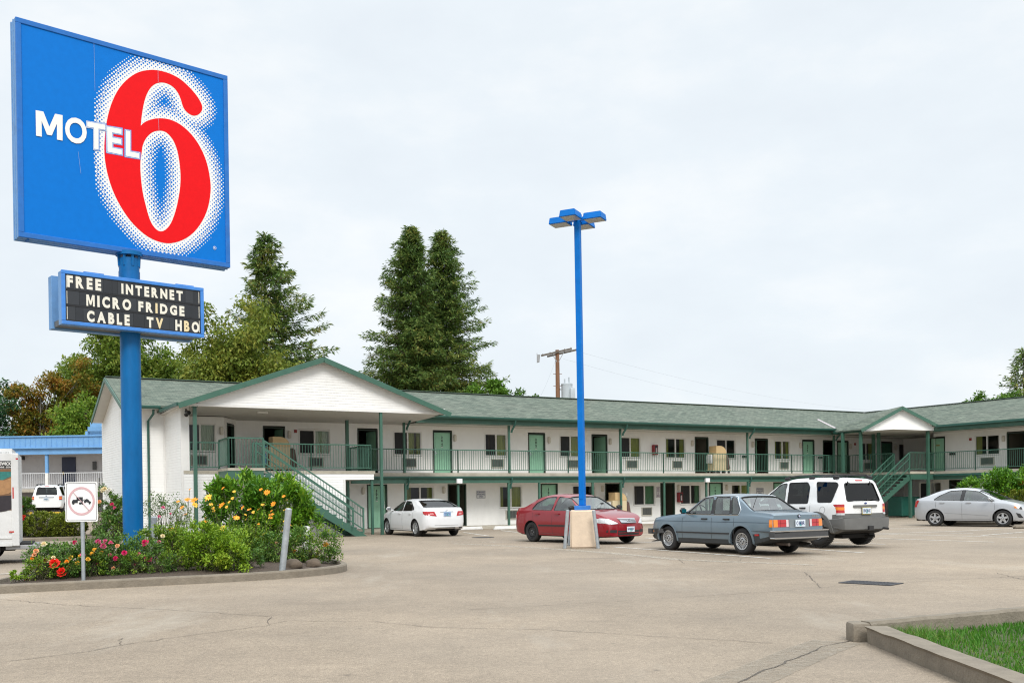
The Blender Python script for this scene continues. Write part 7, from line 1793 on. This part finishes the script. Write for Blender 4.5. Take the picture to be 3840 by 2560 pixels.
# drains
x0, y0 = gnd(3165,2184); x1, y1 = gnd(3408,2197); c = Vector(((x0+x1)/2,(y0+y1)/2+.22))
dr = thing('storm_drain','rectangular black iron drain grate set in the pavement at the right','drain',(c.x,c.y,.0),atan2(y1-y0,x1-x0)); w_ = (x1-x0)/2
m = MB(); 
for q in ((-w_-.05,-.26,w_+.05,-.22),(-w_-.05,.22,w_+.05,.26),(-w_-.05,-.22,-w_,.22),(w_,-.22,w_+.05,.22)): m.box((q[0],q[1],-.02),(q[2],q[3],.014))
for i in range(13): t = -w_+(i+.5)*2*w_/13; m.box((t-.017,-.22,-.02),(t+.017,.22,.012))
m.box((-w_,-.01,-.02),(w_,.01,.011)); m.build('grate', pm('iron', (.05,.05,.055), .6, .3, 12., metal=.3), dr)
m = MB(); m.box((-w_,-.22,-.02),(w_,.22,.005)); m.build('pit', M_blk, dr)
x, y = gnd(1811,2014); m = MB(); m.cyl((0,0,-.01),(0,0,.012),.42,n=32); m.cyl((0,0,.01),(0,0,.016),.34,n=32)
o = m.build('manhole_cover', pm('iron_dark', (.045,.042,.04), .7, .3, 9.), None, loc=(x,y,0)); tag(o,'round dark iron cover in the pavement right of the white sedan','manhole')
# bin under the right-hand stair
bx, by = gnd(3400,1938); o = thing('trash_bin','dark green trash container under the right-hand stairs','bin',(bx,by+.5,0),RZB)
m = MB(); m.bbox((-.75,-.5,.06),(.45,.5,1.22),.05); m.build('container', pm('bin_green', (.012,.10,.075), .45, .1, 4.), o)
m = MB(); m.lathe([(.0001,1.2),(.3,1.2),(.36,1.1),(.36,.05),(.0001,.05)],24,M=Matrix.Translation((.85,-.1,0))); m.build('round_bin', pm('bin_green', (.012,.10,.075)), o, smooth=40)
# ================================================================== utility pole and wires
UP = Vector((*[k*66 for k in (ray(2096,1800)[0],1)],.8)); o = thing('utility_pole','wooden utility pole with tilted crossarms and grey transformer behind the roof','utility pole',UP,radians(12))
ztp = at(2096,1312,66).z-.8; M_wood = pm('pole_wood', (.20,.10,.055), .9, .3, 8., bump=.5, stretch=(1,1,.15)); M_woodg = pm('crossarm_grey', (.13,.11,.09), .9, .25, 8.)
m = MB(); m.cyl((0,0,-.5),(0,0,ztp),.19,.13,14)
for z in (ztp-1.6,ztp-2.4,ztp-3.2): m.bar((-.3,0,z),(.3,0,z),.03)
m.build('pole', M_wood, o, smooth=60)
for y, sgn in ((-.17,0),(.17,.5)):
    m = MB(); m.bar((-1.15+sgn,y,ztp-.42+.0),(.95+sgn,y,ztp+.08),.1,.12); m.build('crossarm', M_woodg, o)
m = MB(); m.bar((0,-.1,ztp-.9),(.45,-.1,ztp-.1),.04); m.bar((0,-.1,ztp-.9),(-.4,-.1,ztp-.25),.04)
for x in (-1.0,-.5,.5,.95,1.35): m.cyl((x,0,ztp-.2+.24*x),(x,0,ztp-.02+.24*x),.035,n=8)
m.build('insulators', pm('insulator_grey', (.3,.3,.3), .4), o)
m = MB(); m.cyl((-1.35,-.1,ztp-.85),(-1.3,-.1,ztp-.35),.09,n=10); m.bar((-1.42,-.1,ztp-.9),(-1.42,-.1,ztp-.25),.03); m.build('cutout_switch', pm('insulator_grey', (.3,.3,.3)), o)
zt_ = at(2128,1425,66).z-.8; m = MB(); cx_ = .62
m.cyl((cx_,-.05,zt_-1.75),(cx_,-.05,zt_-.3),.37,n=24); m.lathe([(.39,0),(.37,.08),(.001,.14)],24,M=Matrix.Translation((cx_,-.05,zt_-.3))); m.cyl((cx_-.15,-.05,zt_-.2),(cx_-.15,-.05,zt_+.08),.05,n=8); m.cyl((cx_+.15,-.05,zt_-.2),(cx_+.15,-.05,zt_+.2),.05,n=8)
m.bbox((cx_+.1,-.6,zt_-1.5),(cx_+.42,-.25,zt_-.55),.03); m.bar((.15,0,zt_-.6),(cx_-.3,0,zt_-.6),.1); m.bar((.15,0,zt_-1.5),(cx_-.3,0,zt_-1.5),.1)
m.build('transformer', pm('transformer_grey', (.42,.46,.48), .5, .06, 4.), o, smooth=40)
def wire(p, q, sag, label, r=.004):
    p, q = Vector(p), Vector(q); m = MB(); n = 16; m.tube([p.lerp(q,i/n)-Vector((0,0,4*sag*(i/n)*(1-i/n))) for i in range(n+1)], r, 5)
    o = m.build('power_line', pm('wire_grey', (.3,.32,.34), .6), None); tag(o, label, 'wire', 'overhead wires')
wire(at(2147,1312,66), at(3500,1545,120), 1.2, 'upper overhead wire running right from the utility pole'); wire(at(2112,1345,66), at(3300,1560,115), 1.0, 'lower overhead wire running right from the utility pole')
wire(at(2085,1345,66), at(2030,1480,62), .1, 'slanting guy wire left of the utility pole',.008)
# ================================================================== neighbouring blue-roofed motel
def nb(px, py, Y=66): return at(px,py,Y)
gN = .95; o = thing('neighbour_building','low pale building with sky blue metal roof edge behind the left lot','building',(ray(200,1860)[0]*66,66,gN),radians(-2))
X0 = o.location.x; fx = lambda px, Y=66: ray(px,1860)[0]*Y-X0; fz = lambda py, px=200, Y=66: at(px,py,Y).z-gN
M_nblue = pm('roof_edge_blue', s2l(108,158,206), .55, .1, 3., dirt=.1); M_nwall = pm('stucco_pale', (.5,.49,.5), .85, .08, 3., bump=.3, bscale=40); M_nav = pm('door_navy', (.012,.018,.05), .4, .1, 5.)
m = MB(); m.box((-9,0,0),(6.5,8,4.6)); m.build('wall', M_nwall, o)
m = MB(); zt, zm, zm2, zb = fz(1642), fz(1683), fz(1690), fz(1706)
m.box((-9.5,-2.0,zm),(6.5,-1.6,zt)); n = 46
for i in range(n): x = -9.5+16*i/n; m.box((x,-2.03,zm+.03),(x+.025,-2.0,zt-.05))
m.box((-9.5,-2.1,zt-.05),(6.5,-1.5,zt+.03)); m.box((-9.5,-2.08,zm-.06),(6.5,-1.6,zm+.02)); m.box((-9.5,-1.9,zb-.03),(6.5,-1.6,zm-.06)); 
for k, px in enumerate((379,388,397)): m.box((fx(px),-2.02,zt),(6.5,-1.6,zt+.28*(k+1)))
m.box((-9.5,-1.6,zt-.4),(6.5,8,zt-.1)); m.build('roof_edge', M_nblue, o)
m = MB(); m.box((-9.5,-1.6,zb-.02),(6.5,0,zb+.06)); m.build('soffit', M_nwall, o)
zs_ = fz(1833); m = MB(); m.box((-9,-1.6,zs_-.2),(6.5,0,zs_)); m.build('walkway_slab', M_slab, o)
m = MB(); m.box((fx(236),-.06,zs_),(fx(288),.02,zs_+2.12)); dd = m.build('door', M_nav, o); m = MB(); m.box((fx(240),-.12,zs_+.95),(fx(244),-.05,zs_+1.15)); m.build('handle', pm('brass', (.4,.28,.08), .3, metal=.8), dd)
m = MB(); m.box((fx(222),-1.8,0),(fx(232),-1.62,zb)); m.build('post', M_nblue, o); m = MB(); m.box((fx(222)-.004,-1.81,0),(fx(232)+.004,-1.61,zs_+1.02)); m.build('post_base', M_trim, o)
m = MB(); m.bbox((fx(354),-.14,fz(1763)),(fx(367),0,fz(1732)),.02); m.build('wall_lamp', pm('lamp_dark', (.06,.06,.06), .4), o)
m = MB(); m.bbox((fx(82),-.2,fz(1722)),(fx(94),0,fz(1708)),.02); m.build('floodlight', M_blk, o)
m = MB(); zr = zs_+1.02
for z in (zr,zs_+.1): m.bar((-9,-1.58,z),(6.5,-1.58,z),.05)
for i in range(110): x = -9+15.5*i/110; m.bar((x,-1.58,zs_+.1),(x,-1.58,zr),.022)
m.build('railing', pm('rail_white', (.6,.61,.62), .5), o)
m = MB(); m.box((fx(372),-.05,zs_+.12),(fx(402),.02,zs_+.72)); wn = m.build('window', M_blk, o); m = MB()
for i in range(7): x = fx(372)+(fx(402)-fx(372))*i/6; m.bar((x,-.1,zs_+.12),(x,-.1,zs_+.72),.03)
m.bar((fx(372),-.1,zs_+.4),(fx(402),-.1,zs_+.4),.03); m.build('grille', M_trim, wn)
m = MB(); m.box((-9,-.02,0),(6.5,-.01,zs_-.25)); m.build('lower_wall', pm('lower_wall_grey', (.3,.3,.31), .8), o)
m = MB()
for k in range(4): m.bar((fx(84),-2.4-.3*k,.25*k if False else zs_-.3-.3*k),(fx(98),-2.4-.3*k,zs_-.3-.3*k),.05)
m.tube([(fx(84),-1.6,zs_+.9),(fx(86),-3,zs_+.0),(fx(88),-3.4,zs_-.8)],.03,6); m.tube([(fx(96),-1.6,zs_+.9),(fx(98),-3,zs_+.0),(fx(98),-3.4,zs_-.8)],.03,6); m.build('stair_rail', pm('rail_white', (.6,.61,.62)), o)
m = MB(); 
for px0,px1 in ((175,225),(88,118)): 
    p, q = at(px0,1917,51), at(px1,1915,51); z = gz(toab(p.x,p.y)[1])+.02; m.bbox((p.x,p.y-.1,z),(q.x,p.y+.1,z+.12),.02)
o = m.build('wheel_stop', pm('kerb_yellow', (.55,.36,.03), .7, .15, 6.), None); tag(o,'yellow wheel stop in front of the white off-roader on the raised lot','wheel stop')
# ================================================================== box truck at the left edge
Yt = 24.6; xr = ray(68,1860)[0]*Yt; TRZ = radians(24); tk = thing('box_truck','white box truck with a scenic picture on its side at the left edge','truck',(xr-2.2*cos(TRZ),Yt-2.2*sin(TRZ),0),TRZ)
zt, zb = at(40,1681,Yt).z, at(40,2046,Yt).z; M_tw = pm('truck_white', (.66,.66,.65), .45, .07, 3., dirt=.18); wx = 2.2
def tz(py): return at(40,py,Yt).z
def tx(px): u = ray(px,1860)[0]; return 2.2+(u*Yt-xr)/(cos(TRZ)-u*sin(TRZ))
m = MB(); b_ = bmesh.new(); bmesh.ops.create_cube(b_, size=1)
for v in b_.verts: v.co = Vector(((v.co.x)*4.4, 1.05+v.co.y*2.1, zb+(v.co.z+.5)*(zt-zb)))
bmesh.ops.bevel(b_, geom=[e for e in b_.edges if all(v.co.z > zt-.01 for v in e.verts)], offset=.13, segments=4, affect='EDGES'); m.bm(b_); m.build('cargo_box', M_tw, tk, smooth=40)
m = MB(); m.bbox((2.05,-.03,zb),(2.22,.08,zt-.12),.02); m.box((-2.2,-.02,tz(2018)),(2.05,.0,tz(2012))); m.box((-2.2,-.02,tz(2046)),(2.05,.0,tz(2034)),0); m.build('corner_post', M_tw, tk)
m = MB(); m.box((tx(-60),-.008,tz(1912)),(tx(50),-.004,tz(1758)),0); 
m.poly([(tx(-60),tz(1795)),(tx(18),tz(1800)),(tx(50),tz(1788)),(tx(50),tz(1840)),(tx(30),tz(1850)),(tx(-60),tz(1866))], lambda x,z:(x,-.011,z), m=1)
m.poly([(tx(-60),tz(1862)),(tx(46),tz(1856)),(tx(50),tz(1905)),(tx(20),tz(1915)),(tx(-60),tz(1925))], lambda x,z:(x,-.013,z), m=2); m.poly([(tx(-60),tz(1768)),(tx(50),tz(1768)),(tx(50),tz(1782)),(tx(10),tz(1800)),(tx(-60),tz(1796))], lambda x,z:(x,-.010,z), m=3)
m.build('picture', [pm('pic_brown', (.18,.09,.04), .6, .2, 8.), pm('pic_tan', (.36,.19,.08), .6, .25, 9.), pm('pic_dark', (.02,.015,.02), .6, .3, 9.), pm('pic_teal', (.02,.16,.14), .6, .4, 12.)], tk)
m = MB(); m.box((tx(-60),-.016,tz(1756)),(tx(47),-.012,tz(1728))); sg2 = m.build('name_panel', M_blk, tk)
m = MB(); put_text(m,'SWICK',lambda x,z:(x,-.0185,z),tx(1),tx(44),tz(1744),tz(1732),0,.03); put_text(m,'MAINE · ZION',lambda x,z:(x,-.0185,z),tx(-6),tx(44),tz(1754),tz(1748),0,.02); m.build('lettering', M_trim, sg2)
m = MB(); put_text(m,'DC 1129 D',lambda x,z:(x,-.006,z),tx(2),tx(37),tz(1700),tz(1694),0,.01); m.build('unit_number', pm('grey_ink', (.25,.25,.25), .6), tk)
for z0,z1,x0,x1,nm in ((tz(1723),tz(1717),tx(61),tx(70),'marker_light'),(tz(1995),tz(1990),tx(32),tx(51),'reflector'),(tz(1868),tz(1826),tx(47),tx(52),'reflector')):
    m = MB(); m.box((x0,-.035,z0),(x1,-.018,z1)); m.build(nm, M_redl if nm == 'marker_light' else pm('reflector_red', (.5,.03,.02), .4), tk)
m = MB(); m.box((-2.2,.15,zb-.12),(2.1,1.9,zb-.01)); m.box((2.0,.1,zb-.05),(2.5,2.0,zb+.06)); m.build('chassis', M_under, tk)
m = MB(); m.bbox((1.9,.05,zb-.09),(2.62,2.0,zb+.02),.02); m.build('rear_bumper', pm('bumper_grey', (.28,.28,.28), .5, .15, 6.), tk)
for x in (-.15+tx(-40),-4.4):
    for y in (.02,1.85):
        m = MB(); m.cyl((x,y,.37),(x,y+.22,.37),.37,n=28); m.build('wheel', M_tyre, tk)
m = MB(); m.bbox((-4.9,.1,.45),(-2.3,2.0,1.35),.12); m.bbox((-3.9,.2,1.3),(-2.35,1.9,2.1),.2); m.build('cab', M_tw, tk, smooth=40); m = MB(); m.box((-3.6,.185,1.4),(-2.7,.2,1.95)); m.build('cab_window', G_tint, tk)
